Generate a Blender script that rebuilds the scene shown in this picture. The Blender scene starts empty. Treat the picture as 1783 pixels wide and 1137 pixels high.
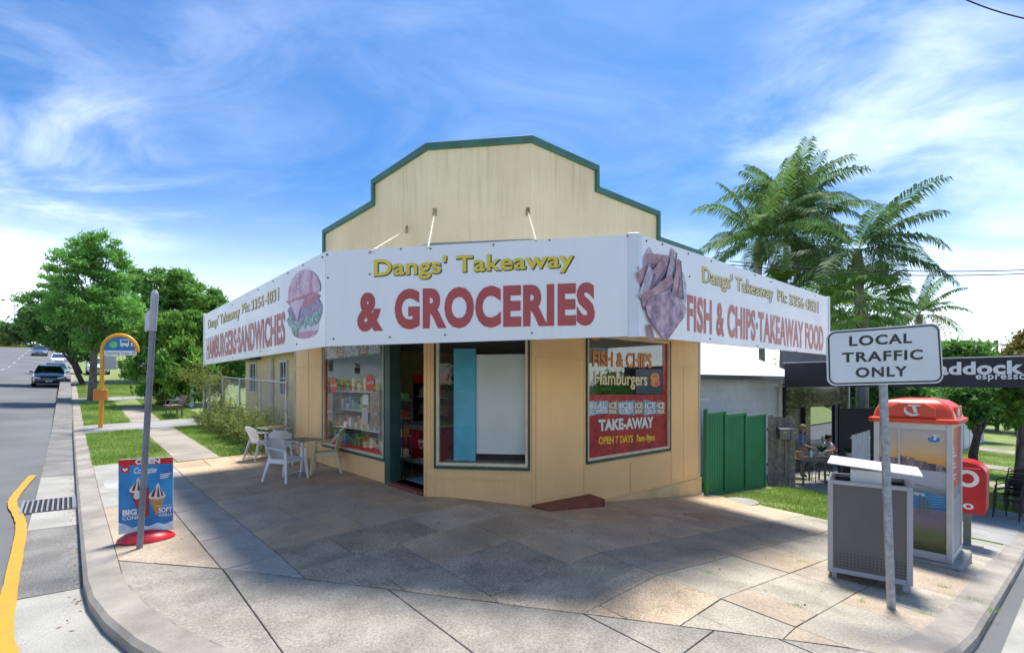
import bpy, bmesh, math, random
import numpy as np
from mathutils import Matrix, Vector
random.seed(7); rng = np.random.default_rng(7)
SC = bpy.context.scene
COL = SC.collection
PI = math.pi
EYE = 2.0                      # camera height above the world zero
FPX, CXP, HYP = 868., 891.5, 667.   # focal length, centre column and horizon row of the photograph in pixels

# ---------------------------------------------------------------- camera, sky, sun, exposure
cd = bpy.data.cameras.new('camera'); cam = bpy.data.objects.new('camera', cd); COL.objects.link(cam)
cam.location = (0, 0, EYE); cam.rotation_euler = (PI/2, 0, 0)
cd.sensor_fit = 'HORIZONTAL'; cd.sensor_width = 36; cd.lens = 36*FPX/1783
cd.shift_y = (HYP-568.5)/1783; cd.clip_start = .05; cd.clip_end = 3000
SC.camera = cam
SUN_EL, SUN_AZ = math.radians(72), math.radians(27)      # azimuth from +Y towards +X
world = bpy.data.worlds.new('World'); SC.world = world; world.use_nodes = True
def build_world():
    nt = world.node_tree; N = nt.nodes; Lk = nt.links; N.clear()
    def nn(t, **k):
        n = N.new(t)
        for a, b in k.items(): setattr(n, a, b)
        return n
    def mth(op, a, b=None, c=None, clamp=False):
        n = nn('ShaderNodeMath', operation=op, use_clamp=clamp)
        for i, v in enumerate((a, b, c)):
            if v is None: continue
            if isinstance(v, (int, float)): n.inputs[i].default_value = v
            else: Lk.new(v, n.inputs[i])
        return n.outputs[0]
    out = nn('ShaderNodeOutputWorld'); bg = nn('ShaderNodeBackground')
    sky = nn('ShaderNodeTexSky', sky_type='NISHITA', sun_disc=False, sun_elevation=SUN_EL, sun_rotation=SUN_AZ,
             altitude=0, air_density=1.0, dust_density=1.0, ozone_density=2.6)
    tc = nn('ShaderNodeTexCoord'); sep = nn('ShaderNodeSeparateXYZ'); Lk.new(tc.outputs['Generated'], sep.inputs[0])
    X, Y, Z = sep.outputs
    zc = mth('ADD', mth('MAXIMUM', Z, 0.0), .22)
    comb = nn('ShaderNodeCombineXYZ'); Lk.new(mth('DIVIDE', X, zc), comb.inputs[0]); Lk.new(mth('DIVIDE', Y, zc), comb.inputs[1])
    def noise(scale, det, rough, dist, sx=1, sy=1, rot=0, loc=(0, 0, 0)):
        mp = nn('ShaderNodeMapping'); mp.inputs['Scale'].default_value = (sx, sy, 1); mp.inputs['Rotation'].default_value = (0, 0, rot)
        mp.inputs['Location'].default_value = loc
        Lk.new(comb.outputs[0], mp.inputs[0])
        n = nn('ShaderNodeTexNoise'); n.inputs['Scale'].default_value = scale; n.inputs['Detail'].default_value = det
        n.inputs['Roughness'].default_value = rough; n.inputs['Distortion'].default_value = dist
        Lk.new(mp.outputs[0], n.inputs['Vector']); return n.outputs['Fac']
    wisps = noise(1.7, 9, .60, .7, 1.0, 1.7, .5, (5.6, 4.4, 0))
    broad = noise(.8, 5, .55, .5, 1, 1.3, -.3, (7.3, 2.2, 0))
    def ramp(v, a, b): 
        n = nn('ShaderNodeMapRange', interpolation_type='SMOOTHSTEP'); Lk.new(v, n.inputs['Value'])
        n.inputs['From Min'].default_value = a; n.inputs['From Max'].default_value = b; return n.outputs['Result']
    # cloud banks stand in these directions of the sky (seen in the photograph)
    def bank(px, py, a, b):
        d = Vector(((px-CXP)/FPX, 1, (HYP-py)/FPX)).normalized()
        dot = nn('ShaderNodeVectorMath', operation='DOT_PRODUCT'); nrm = nn('ShaderNodeVectorMath', operation='NORMALIZE')
        Lk.new(tc.outputs['Generated'], nrm.inputs[0]); Lk.new(nrm.outputs[0], dot.inputs[0]); dot.inputs[1].default_value = d
        return ramp(dot.outputs['Value'], math.cos(math.radians(a)), math.cos(math.radians(b)))
    banks = mth('ADD', mth('ADD', mth('MULTIPLY', bank(60, 330, 13, 1), .75), mth('MULTIPLY', bank(1500, 200, 13, 1), .7)), mth('ADD', mth('MULTIPLY', bank(1690, 330, 10, 2), .4), mth('MULTIPLY', bank(200, 90, 17, 2), .18)))
    cl = mth('MULTIPLY', ramp(mth('ADD', mth('MULTIPLY', wisps, .62), mth('MULTIPLY', broad, .38)), .40, .74), mth('ADD', mth('MULTIPLY', banks, .08), .019))
    low = ramp(Z, .44, .0)
    fac = mth('MINIMUM', mth('ADD', mth('ADD', cl, .0), mth('MULTIPLY', mth('POWER', low, 2.0), mth('ADD', mth('MULTIPLY', broad, .06), .108))), .93)
    mix = nn('ShaderNodeMix', data_type='RGBA'); Lk.new(fac, mix.inputs['Factor'])
    tint = nn('ShaderNodeMix', data_type='RGBA', blend_type='MULTIPLY'); tint.inputs['Factor'].default_value = 1
    Lk.new(sky.outputs[0], tint.inputs['A']); tint.inputs['B'].default_value = SKYTINT
    Lk.new(tint.outputs['Result'], mix.inputs['A']); mix.inputs['B'].default_value = CLOUD
    Lk.new(mix.outputs['Result'], bg.inputs['Color']); bg.inputs['Strength'].default_value = .15
    Lk.new(bg.outputs[0], out.inputs[0])
SKYTINT = (.034, .064, .092, 1); CLOUD = (6.2, 5.75, 5.2, 1)
build_world()
sd = bpy.data.lights.new('sun', 'SUN'); sd.energy = .5; sd.angle = math.radians(11); sd.color = (1, .955, .88)
sun = bpy.data.objects.new('sun', sd); COL.objects.link(sun)
sdir = Vector((math.sin(SUN_AZ)*math.cos(SUN_EL), math.cos(SUN_AZ)*math.cos(SUN_EL), math.sin(SUN_EL)))
sun.rotation_euler = sdir.to_track_quat('Z', 'Y').to_euler(); sun.location = sdir*60
vs = SC.view_settings; vs.view_transform = 'Standard'; vs.look = 'None'; vs.gamma = 1; vs.exposure = 3.74
SC.render.engine = 'CYCLES'; SC.cycles.max_bounces = 8; SC.cycles.transparent_max_bounces = 16

# ---------------------------------------------------------------- ground shape: s runs along the side street, t along the main street
RV, LV, P0 = (.751, .660), (-.6646, .7472), (.307, 7.95)
DET = RV[0]*LV[1]-RV[1]*LV[0]
def clampf(x, a, b): return a if x < a else b if x > b else x
def gA(s):
    if s < -.9:
        if s > -5.5: return .033*(s+.9)
        if s > -11: return -.152+.018*(-5.5-s)
        return -.053-.015*min(-11-s, 6)
    return -.11*(min(s, 6)+.9)-.07*clampf(s-6, 0, 16)-.03*clampf(s-22, 0, 30)
def gB(t):
    if t < 0: return .05*max(t, -5.2)
    return .03*clampf(t-6, 0, 10)+.058*clampf(t-16, 0, 64)+.1*clampf(t-80, 0, 50)-.05*clampf(t-130, 0, 120)
def st_of(x, y):
    dx, dy = x-P0[0], y-P0[1]
    return (dx*LV[1]-dy*LV[0])/DET, (RV[0]*dy-RV[1]*dx)/DET
def xy(s, t): return P0[0]+s*RV[0]+t*LV[0], P0[1]+s*RV[1]+t*LV[1]
def Gst(s, t): return EYE-1.86+gA(s)+gB(t)
def G(x, y): return Gst(*st_of(x, y))
def P(s, t, dz=0):
    x, y = xy(s, t); return Vector((x, y, Gst(s, t)+dz))
def pix(px, py, Y): return Vector(((px-CXP)/FPX*Y, Y, EYE+(HYP-py)/FPX*Y))
def pg(px, py, dz=0):
    a, b = (px-CXP)/FPX, (HYP-py)/FPX; Y = 1.5
    while Y < 200 and b*Y+EYE > G(a*Y, Y)+dz: Y += .02
    return Vector((a*Y, Y, G(a*Y, Y)+dz))
ANG_R = math.atan2(RV[1], RV[0]); ANG_L = math.atan2(LV[1], LV[0])

# ---------------------------------------------------------------- helpers
class MB:
    def __init__(s): s.v = []; s.f = []; s.mi = []
    def add(s, vs, fs, M=None, mi=0):
        n = len(s.v)
        s.v += [tuple(M @ Vector(p)) for p in vs] if M is not None else [tuple(p) for p in vs]
        s.f += [tuple(i+n for i in f) for f in fs]; s.mi += [mi]*len(fs); return s
    def box(s, x0, x1, y0, y1, z0, z1, M=None, mi=0):
        v = [(x, y, z) for z in (z0, z1) for y in (y0, y1) for x in (x0, x1)]
        return s.add(v, [(0, 2, 3, 1), (4, 5, 7, 6), (0, 1, 5, 4), (2, 6, 7, 3), (0, 4, 6, 2), (1, 3, 7, 5)], M, mi)
    def tube(s, path, r, n=8, M=None, mi=0, cap=True, flat=1.0):
        path = [Vector(p) for p in path]; k = len(path)
        rs = r if isinstance(r, (list, tuple)) else [r]*k
        vs = []; up = None
        for i, p in enumerate(path):
            d = (path[min(i+1, k-1)]-path[max(i-1, 0)]).normalized()
            if up is None: up = Vector((0, 0, 1)) if abs(d.z) < .9 else Vector((0, 1, 0))
            a = d.cross(up).normalized(); b = a.cross(d).normalized(); up = b
            for j in range(n):
                w = 2*PI*j/n; vs.append(p+a*math.cos(w)*rs[i]+b*math.sin(w)*rs[i]*flat)
        fs = [(i*n+j, i*n+(j+1) % n, (i+1)*n+(j+1) % n, (i+1)*n+j) for i in range(k-1) for j in range(n)]
        if cap: fs += [tuple(range(n-1, -1, -1)), tuple((k-1)*n+j for j in range(n))]
        return s.add(vs, fs, M, mi)
    def lathe(s, prof, n=16, M=None, mi=0):
        vs = [(r*math.cos(2*PI*j/n), r*math.sin(2*PI*j/n), z) for r, z in prof for j in range(n)]; k = len(prof)
        fs = [(i*n+j, i*n+(j+1) % n, (i+1)*n+(j+1) % n, (i+1)*n+j) for i in range(k-1) for j in range(n)]
        fs += [tuple(range(n-1, -1, -1)), tuple((k-1)*n+j for j in range(n))]
        return s.add(vs, fs, M, mi)
    def prism(s, poly, y0, y1, M=None, mi=0):          # polygon in x-z pushed along y
        n = len(poly); vs = [(x, y0, z) for x, z in poly]+[(x, y1, z) for x, z in poly]
        fs = [tuple(range(n)), tuple(range(2*n-1, n-1, -1))]+[(i, (i+1) % n+0, (i+1) % n+n, i+n)[::-1] for i in range(n)]
        return s.add(vs, fs, M, mi)
    def slab(s, poly, z0, z1, M=None, mi=0):           # polygon in x-y pushed along z
        n = len(poly); vs = [(x, y, z0) for x, y in poly]+[(x, y, z1) for x, y in poly]
        fs = [tuple(range(n-1, -1, -1)), tuple(range(n, 2*n))]+[(i, (i+1) % n, (i+1) % n+n, i+n) for i in range(n)]
        return s.add(vs, fs, M, mi)
    def shell(s, fn, nu, nv, th, M=None, mi=0):        # sheet fn(u,v) with a thickness
        P_ = [[Vector(fn(i/nu, j/nv)) for j in range(nv+1)] for i in range(nu+1)]
        top = []; bot = []
        for i in range(nu+1):
            for j in range(nv+1):
                du = P_[min(i+1, nu)][j]-P_[max(i-1, 0)][j]; dv = P_[i][min(j+1, nv)]-P_[i][max(j-1, 0)]
                nrm = du.cross(dv).normalized()*th/2
                top.append(P_[i][j]+nrm); bot.append(P_[i][j]-nrm)
        w = nv+1; o = len(top); fs = []
        for i in range(nu):
            for j in range(nv):
                a = i*w+j; fs += [(a, a+w, a+w+1, a+1), (o+a, o+a+1, o+a+w+1, o+a+w)]
        for i in range(nu): fs += [(i*w, o+i*w, o+(i+1)*w, (i+1)*w), (i*w+nv, (i+1)*w+nv, o+(i+1)*w+nv, o+i*w+nv)]
        for j in range(nv): fs += [(j, j+1, o+j+1, o+j), (nu*w+j, o+nu*w+j, o+nu*w+j+1, nu*w+j+1)]
        return s.add(top+bot, fs, M, mi)
    def mesh(s, name, bevel=0, smooth=False, fix=True):
        me = bpy.data.meshes.new(name); me.from_pydata(s.v, [], s.f)
        if any(s.mi): me.polygons.foreach_set('material_index', s.mi)
        if fix or bevel:
            bm = bmesh.new(); bm.from_mesh(me)
            if fix: bmesh.ops.recalc_face_normals(bm, faces=bm.faces)
            if bevel: bmesh.ops.bevel(bm, geom=[e for e in bm.edges if e.is_manifold and e.calc_face_angle(0) > .6], offset=bevel, segments=1, affect='EDGES', clamp_overlap=True)
            bm.to_mesh(me); bm.free()
        if smooth: 
            me.polygons.foreach_set('use_smooth', [True]*len(me.polygons)); me.set_sharp_from_angle(angle=math.radians(40))
        me.update(); return me
    def build(s, name, mat, parent=None, bevel=0, smooth=False, W=False, fix=True):
        if W and parent is not None:
            r = parent
            while r.parent: r = r.parent
            inv = r.matrix_basis.inverted(); s.v = [tuple(inv @ Vector(p)) for p in s.v]
        me = s.mesh(name, bevel, smooth, fix)
        for m in (mat if isinstance(mat, (list, tuple)) else [mat]): me.materials.append(m)
        return link(name, me, parent)
def link(name, me, parent=None):
    o = bpy.data.objects.new(name, me); COL.objects.link(o); o.parent = parent; return o
def tag(o, label, cat=None, group=None, kind=None):
    if label: o['label'] = label
    if cat: o['category'] = cat
    if group: o['group'] = group
    if kind: o['kind'] = kind
    return o
def thing(name, label, cat, loc=(0, 0, 0), rz=0, group=None, rot=None):
    o = bpy.data.objects.new(name, None); COL.objects.link(o); o.empty_display_size = .2
    o.location = loc; o.rotation_euler = rot if rot else (0, 0, rz)
    return tag(o, label, cat, group)
def struct(o): o['kind'] = 'structure'; return o
def copy_tree(o, parent=None):
    c = o.copy(); COL.objects.link(c); c.parent = parent
    for ch in o.children: copy_tree(ch, c)
    return c
def arrmesh(name, v, f, mat, parent=None, smooth=False):     # big meshes from numpy arrays
    me = bpy.data.meshes.new(name); v = np.asarray(v, dtype=np.float32); f = np.asarray(f, dtype=np.int32)
    k = f.shape[1]; me.vertices.add(len(v)); me.vertices.foreach_set('co', v.ravel())
    me.loops.add(f.size); me.loops.foreach_set('vertex_index', f.ravel())
    me.polygons.add(len(f)); me.polygons.foreach_set('loop_start', np.arange(0, f.size, k, dtype=np.int32)); me.polygons.foreach_set('loop_total', np.full(len(f), k, dtype=np.int32))
    me.update(calc_edges=True); me.materials.append(mat)
    return link(name, me, parent)

# ---------------------------------------------------------------- materials
def lin(r, g, b):
    f = lambda c: (c/255/12.92) if c <= 10 else ((c/255+.055)/1.055)**2.4
    return (f(r), f(g), f(b))
MATS = {}
def M(name, col, rough=.6, var=.12, scale=2.5, bump=0., bscale=60, metal=0, spec=.5, col2=None, speck=0, sscale=160, streak=None, lo=.35, hi=.65, rand=0, trans=0, coat=0, spots=0):
    if name in MATS: return MATS[name]
    m = bpy.data.materials.new(name); m.use_nodes = True; nt = m.node_tree; N = nt.nodes; Lk = nt.links
    b = N['Principled BSDF']; MATS[name] = m
    b.inputs['Roughness'].default_value = rough; b.inputs['Metallic'].default_value = metal; b.inputs['Specular IOR Level'].default_value = spec
    if coat: b.inputs['Coat Weight'].default_value = coat; b.inputs['Coat Roughness'].default_value = .05
    geo = N.new('ShaderNodeNewGeometry')
    def noise(sc, det=6, vec=None):
        n = N.new('ShaderNodeTexNoise'); n.inputs['Scale'].default_value = sc; n.inputs['Detail'].default_value = det
        Lk.new(vec or geo.outputs['Position'], n.inputs['Vector']); return n.outputs['Fac']
    def mr(v, a, c, to0=0., to1=1.):
        n = N.new('ShaderNodeMapRange'); Lk.new(v, n.inputs['Value']); n.inputs['From Min'].default_value = a; n.inputs['From Max'].default_value = c
        n.inputs['To Min'].default_value = to0; n.inputs['To Max'].default_value = to1; return n.outputs['Result']
    def mix(fac, a, c, bt='MIX'):
        n = N.new('ShaderNodeMix'); n.data_type = 'RGBA'; n.blend_type = bt
        for s_, v in (('Factor', fac), ('A', a), ('B', c)):
            if isinstance(v, (int, float)): n.inputs[s_].default_value = v
            elif isinstance(v, tuple): n.inputs[s_].default_value = (*v[:3], 1)
            else: Lk.new(v, n.inputs[s_])
        return n.outputs['Result']
    c1 = tuple(min(1, x*(1-var)) for x in col); c2 = col2 or tuple(min(1, x*(1+var)) for x in col)
    c = mix(mr(noise(scale), lo, hi), c1, c2)
    if streak:                        # run-off stains hanging down the face
        mp = N.new('ShaderNodeMapping'); mp.inputs['Scale'].default_value = (9, 9, .5); Lk.new(geo.outputs['Position'], mp.inputs[0])
        mm = N.new('ShaderNodeMath'); mm.operation = 'MULTIPLY'; Lk.new(mr(noise(1.6, 7, mp.outputs[0]), .46, .74, 0, streak[1]), mm.inputs[0]); Lk.new(mr(noise(.75, 3), .38, .64), mm.inputs[1])
        c = mix(mm.outputs[0], c, streak[0])
    if speck:
        k = mr(noise(sscale, 5), .3, .7, 1-speck, 1+speck)
        n = N.new('ShaderNodeVectorMath'); n.operation = 'SCALE'; Lk.new(c, n.inputs[0]); Lk.new(k, n.inputs['Scale']); c = n.outputs[0]
    if spots:                         # gum and oil spots
        vo = N.new('ShaderNodeTexVoronoi'); vo.inputs['Scale'].default_value = 3.2; Lk.new(geo.outputs['Position'], vo.inputs['Vector'])
        c = mix(mr(vo.outputs['Distance'], .035, .075, spots, 0), c, tuple(x*.35 for x in col))
        vo2 = N.new('ShaderNodeTexNoise'); vo2.inputs['Scale'].default_value = 1.1; vo2.inputs['Detail'].default_value = 5; Lk.new(geo.outputs['Position'], vo2.inputs['Vector'])
        c = mix(mr(vo2.outputs['Fac'], .52, .72, 0, .45), c, tuple(x*.62 for x in col))
    if rand:
        oi = N.new('ShaderNodeObjectInfo') if rand > 0 else geo
        v = oi.outputs['Random'] if rand > 0 else geo.outputs['Random Per Island']
        k = mr(v, 0, 1, 1-abs(rand), 1+abs(rand))
        n = N.new('ShaderNodeVectorMath'); n.operation = 'SCALE'; Lk.new(c, n.inputs[0]); Lk.new(k, n.inputs['Scale']); c = n.outputs[0]
    Lk.new(c, b.inputs['Base Color'])
    if rough < .95:
        Lk.new(mr(noise(scale*3), .3, .7, max(.02, rough-.06), min(1, rough+.08)), b.inputs['Roughness'])
    if bump:
        bp = N.new('ShaderNodeBump'); bp.inputs['Strength'].default_value = min(1, bump); bp.inputs['Distance'].default_value = .01
        Lk.new(noise(bscale, 4), bp.inputs['Height']); Lk.new(bp.outputs[0], b.inputs['Normal'])
    if trans:
        t = N.new('ShaderNodeBsdfTranslucent'); Lk.new(c, t.inputs['Color']); ms = N.new('ShaderNodeMixShader'); ms.inputs[0].default_value = trans
        Lk.new(b.outputs[0], ms.inputs[1]); Lk.new(t.outputs[0], ms.inputs[2]); Lk.new(ms.outputs[0], N['Material Output'].inputs[0])
    return m
def glass(name, tint=(.9, .95, .93), base=.05, gain=1.2, rough=.01):
    if name in MATS: return MATS[name]
    m = bpy.data.materials.new(name); m.use_nodes = True; nt = m.node_tree; N = nt.nodes; Lk = nt.links; N.clear(); MATS[name] = m
    o = N.new('ShaderNodeOutputMaterial'); ms = N.new('ShaderNodeMixShader'); t = N.new('ShaderNodeBsdfTransparent'); g = N.new('ShaderNodeBsdfGlossy')
    t.inputs[0].default_value = (*tint, 1); g.inputs['Roughness'].default_value = rough; g.inputs['Color'].default_value = (.95, .97, 1, 1)
    fr = N.new('ShaderNodeFresnel'); fr.inputs[0].default_value = 1.5; ma = N.new('ShaderNodeMath'); ma.operation = 'MULTIPLY_ADD'; ma.use_clamp = True
    Lk.new(fr.outputs[0], ma.inputs[0]); ma.inputs[1].default_value = gain; ma.inputs[2].default_value = base
    Lk.new(ma.outputs[0], ms.inputs[0]); Lk.new(t.outputs[0], ms.inputs[1]); Lk.new(g.outputs[0], ms.inputs[2]); Lk.new(ms.outputs[0], o.inputs[0]); return m
def leafmat(name, col, col2, var=.35):
    return M(name, col, .5, .1, .9, col2=col2, rand=-var, trans=.46, spec=.25)
# ---------------------------------------------------------------- flat frames, print and lettering
class Frame:                    # local x along the face, y into it, z up
    def __init__(s, O, u):
        u = Vector((u[0], u[1], 0)).normalized(); s.M = Matrix(((u.x, -u.y, 0, O[0]), (u.y, u.x, 0, O[1]), (0, 0, 1, O[2] if len(O) > 2 else 0), (0, 0, 0, 1)))
        s.inv = s.M.inverted()
    def on(s, px, py, off=0):   # the point of the face (off metres in front of it) that lies in this direction
        d = s.inv.to_3x3() @ Vector(((px-CXP)/FPX, 1, (HYP-py)/FPX)); o = s.inv @ Vector((0, 0, EYE))
        k = (-off-o.y)/d.y; return o+d*k
TXT = {}
def glyphs(body, bold=0, shear=0, space=1.0):
    key = (body, bold, shear, space)
    if key in TXT: return TXT[key]
    cu = bpy.data.curves.new('lettering', 'FONT'); cu.body = body; cu.offset = bold; cu.shear = shear; cu.resolution_u = 4; cu.space_character = space
    ob = bpy.data.objects.new('lettering', cu); COL.objects.link(ob)
    me = bpy.data.meshes.new_from_object(ob.evaluated_get(bpy.context.evaluated_depsgraph_get()))
    v = np.array([tuple(x.co)[:2] for x in me.vertices]); f = [tuple(p.vertices) for p in me.polygons]
    bpy.data.objects.remove(ob); bpy.data.curves.remove(cu); bpy.data.meshes.remove(me)
    v = (v-v.min(0))/(v.max(0)-v.min(0)); TXT[key] = (v, f); return v, f
def quad_local(fr, quad, off):  # quad = BL, BR, TR, TL in photo pixels
    return [fr.on(px, py, off) for px, py in quad]
def bil(q, u, v): return q[0]*(1-u)*(1-v)+q[1]*u*(1-v)+q[2]*u*v+q[3]*(1-u)*v
def txtq(name, body, q, mat, parent, M_=None, bold=0, shear=0, dx=0, dz=0, dy=0, space=1.0, W=True):
    v, f = glyphs(body, bold, shear, space); d = Vector((dx, dy, dz))
    mb = MB(); mb.add([bil(q, a, b)+d for a, b in v], f, M_); return mb.build(name, mat, parent, W=W, fix=False)
def artq(name, poly, q, mat, parent, M_=None, dy=0, W=True, th=0):
    mb = MB(); pts = [bil(q, a, b)+Vector((0, dy, 0)) for a, b in poly]; mb.add(pts, [tuple(range(len(pts)))], M_)
    return mb.build(name, mat, parent, W=W, fix=False)
def ell(cx, cy, rx, ry, n=24, a0=0, a1=2*PI): return [(cx+rx*math.cos(a0+(a1-a0)*i/n), cy+ry*math.sin(a0+(a1-a0)*i/n)) for i in range(n if abs(a1-a0-2*PI) < 1e-6 else n+1)]
UNIT = [(0, 0), (1, 0), (1, 1), (0, 1)]
def rect(x0, z0, x1, z1, y=0): return [Vector((x0, y, z0)), Vector((x1, y, z0)), Vector((x1, y, z1)), Vector((x0, y, z1))]

# ---------------------------------------------------------------- ground, lawn, road
m_soil = M('soil', (.10, .085, .05), .95, .3, .6)
m_lawn = M('lawn_turf', (.24, .26, .08), .9, .3, 1.3, bump=.6, bscale=55, col2=(.22, .30, .08), speck=.45, sscale=38)
m_asph = M('asphalt', (0.136, 0.139, 0.140), .85, .16, .35, bump=.5, bscale=220, speck=.25, sscale=109)
m_asph_old = M('asphalt_worn', (.20, .19, .175), .9, .22, 1.6, bump=.7, bscale=160, speck=.45, sscale=63)
m_conc = M('concrete', (.33, .315, .28), .85, .16, 1.4, bump=.4, bscale=150, speck=.22, sscale=79)
m_conc_lt = M('concrete_ramp', (.285, .262, .22), .85, .10, 3.2, bump=.5, bscale=170, speck=.30, sscale=50, col2=(.345, .315, .265), spots=.5, spec=.2)
m_kerb = M('kerb_concrete', (0.306, 0.272, 0.230), .85, .25, 1.8, bump=.4, bscale=120, speck=.25, streak=((.12, .11, .10), .5))
m_joint = M('joint_dirt', (.10, .08, .055), 1, .3, 5)
def grid_sheet(name, ss, ts, mat, dz, keep=None):
    v = []; idx = {}; f = []
    for i, s_ in enumerate(ss):
        for j, t_ in enumerate(ts):
            idx[i, j] = len(v); v.append(P(s_, t_, dz))
    for i in range(len(ss)-1):
        for j in range(len(ts)-1):
            if keep is None or keep((ss[i]+ss[i+1])/2, (ts[j]+ts[j+1])/2): f.append((idx[i, j], idx[i+1, j], idx[i+1, j+1], idx[i, j+1]))
    mb = MB(); mb.v = [tuple(p) for p in v]; mb.f = f; mb.mi = [0]*len(f)
    return struct(mb.build(name, mat, fix=False))
def span(a, b, st): 
    n = max(1, round((b-a)/st)); return [a+(b-a)*i/n for i in range(n+1)]
far_s = [-700, -300, -120, -60, -30, -17, -11, -5.5, -.9, 6, 22, 52, 120, 300, 700]; far_t = [-700, -300, -100, -40, -13, -5.2, 0, 6, 16, 40, 80, 130, 250, 400, 700]
grid_sheet('ground', far_s, far_t, m_soil, -.42)
grid_sheet('lawn', span(-5.2, -.9, 1.0)+[.6, 3, 6, 10, 22, 40, 52, 90], [8.35]+[9.5, 11, 13, 16]+span(20, 80, 5)+span(84, 130, 6)+[160, 250], m_lawn, -.012)
grid_sheet('lawn', [5.65, 6]+span(7, 22, 1.5)+[28, 36, 52, 70, 110], [-4.95, -4, -3, -2, -1, 0, 2, 4, 6, 8.35], m_lawn, -.012)
grid_sheet('lawn', [-90, -40, -24, -17.15], [-120, -60, -30, -13.2, -5.2, 0, 6, 16]+span(20, 80, 10)+[90, 110, 130, 170, 250], m_lawn, -.03)
grid_sheet('lawn', [-5, -.9, 6, 22, 52, 110], [-90, -40, -20, -13.2], m_lawn, -.03)
def on_road(s_, t_): return (-17.1 < s_ < -5.2) or (-13.15 < t_ < -4.9) or (-5.3 < s_ < 1 and -5.2 < t_ < 1.2)
rs = sorted(set([-90, -60, -40, -25, -17.1, -14, -11]+span(-10, -5.35, .8)+[-5.2]+span(-4.2, 1, 1.0)+[6, 14, 22, 36, 52, 110]))
rt = sorted(set([-120, -60, -30, -13.15, -9]+[-7, -4.9, -3.5, -2, 0, 1.2, 3, 6, 9, 12, 16]+span(20, 80, 6)+span(84, 130, 4)+[140, 160, 250]))
grid_sheet('road', rs, rt, m_asph, -.135, on_road)
# centre line dashes (painted), each a sheet of its own on the road
m_paint = M('road_paint_white', (.45, .45, .44), .7, .12, 6)
rp = thing('road_marking', 'broken white centre line running up the asphalt main street', 'road marking', P(-10.9, 34))
for i in range(13):
    t0 = 22+i*8.0; mb = MB()
    mb.add([P(-10.93, t0, -.128), P(-10.82, t0, -.128), P(-10.82, t0+3, -.128), P(-10.93, t0+3, -.128)], [(0, 1, 2, 3)]); mb.build('dash', m_paint, rp, W=True, fix=False)
# kerb, swept along the street and round the corner
KC = (.7, .95); KR = 6.1
def kerb_path(off=0):           # distance off measured towards the footpath
    p = [(-5.4+off, t_) for t_ in [160, 130]+span(126, 80, 6)[::1]+span(76, 20, 4)+[16, 13, 10, 8, 6, 4, 2.5]]
    r = KR-off
    p += [(KC[0]+r*math.cos(a), KC[1]+r*math.sin(a)) for a in [PI+PI/2*i/16 for i in range(17)]]
    p += [(s_, KC[1]-r) for s_ in [2, 3.5, 5, 6, 9, 13, 17, 22, 30, 52, 100]]; return p
a0, a1, a2 = kerb_path(0), kerb_path(.035), kerb_path(.30)
v = []; 
for q in range(len(a0)):
    for (pp, dz) in ((a0[q], -.30), (a0[q], -.035), (a1[q], .004), (a2[q], .004), (a2[q], -.30)): v.append(tuple(P(pp[0], pp[1], dz)))
mb = MB(); mb.add(v, [(5*q+j, 5*q+j+1, 5*q+6+j, 5*q+5+j) for q in range(len(a0)-1) for j in range(4)])
struct(mb.build('kerb', m_kerb))
# gutter slabs and drain grate
gut = struct(bpy.data.objects.new('gutter', None)); COL.objects.link(gut); gut.location = P(-5.7, 3, -.13)
def gpath(off): return [(q, a) for q, a in zip(kerb_path(-off), range(999))]
g0 = kerb_path(-.002); g1 = kerb_path(-.56)
def tpos(i): return i
m_g = [m_conc, m_asph_old, m_conc, m_conc, m_asph_old]
def gutter_run(t0, t1, mat, w0=.0, w1=.56):
    ts_ = span(t1, t0, 1.0) if t1-t0 < 12 else span(t1, t0, 4)
    mb = MB(); n = len(ts_); mb.v = [tuple(P(-5.4-w, t_, -.128+.012*(w > .1))) for t_ in ts_ for w in (w0, w1)]; mb.f = [(2*i, 2*i+1, 2*i+3, 2*i+2) for i in range(n-1)]; mb.mi = [0]*(n-1)
    return mb.build('gutter_slab', mat, gut, W=True, fix=False)
gutter_run(1.12, 4.2, m_asph_old); gutter_run(4.22, 5.5, m_conc); gutter_run(6.62, 9.0, m_conc); gutter_run(9.03, 16, m_asph_old); gutter_run(16.03, 120, m_asph_old)
arc = [PI+PI/2*i/16 for i in range(17)]
mb = MB(); v = [P(-5.4, 1.1, -.128), P(-5.96, 1.1, -.116)]
for a in arc:
    for r, z in ((KR, -.128), (KR+.56, -.116)): v.append(P(KC[0]+r*math.cos(a), KC[1]+r*math.sin(a), z))
for s_ in (3, 6, 12, 30): v += [P(s_, KC[1]-KR, -.128), P(s_, KC[1]-KR-.56, -.116)]
mb.add(v, [(2*i, 2*i+1, 2*i+3, 2*i+2) for i in range(len(v)//2-1)]); mb.build('gutter_slab', m_conc, gut, W=True, fix=False)
m_galv = M('galvanised_steel', (.42, .43, .45), .45, .15, 9, metal=.75)
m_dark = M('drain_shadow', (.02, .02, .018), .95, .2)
grate = thing('drain_grate', 'galvanised steel bar grate over the gutter drain by the kerb', 'drain grate', P(-5.75, 6.0, -.13))
mb = MB(); mb.add([P(-5.41, 5.5, -.131), P(-6.12, 5.5, -.131), P(-6.12, 6.62, -.131), P(-5.41, 6.62, -.131)], [(0, 1, 2, 3)]); mb.build('drain_pit', m_dark, grate, W=True, fix=False)
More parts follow.
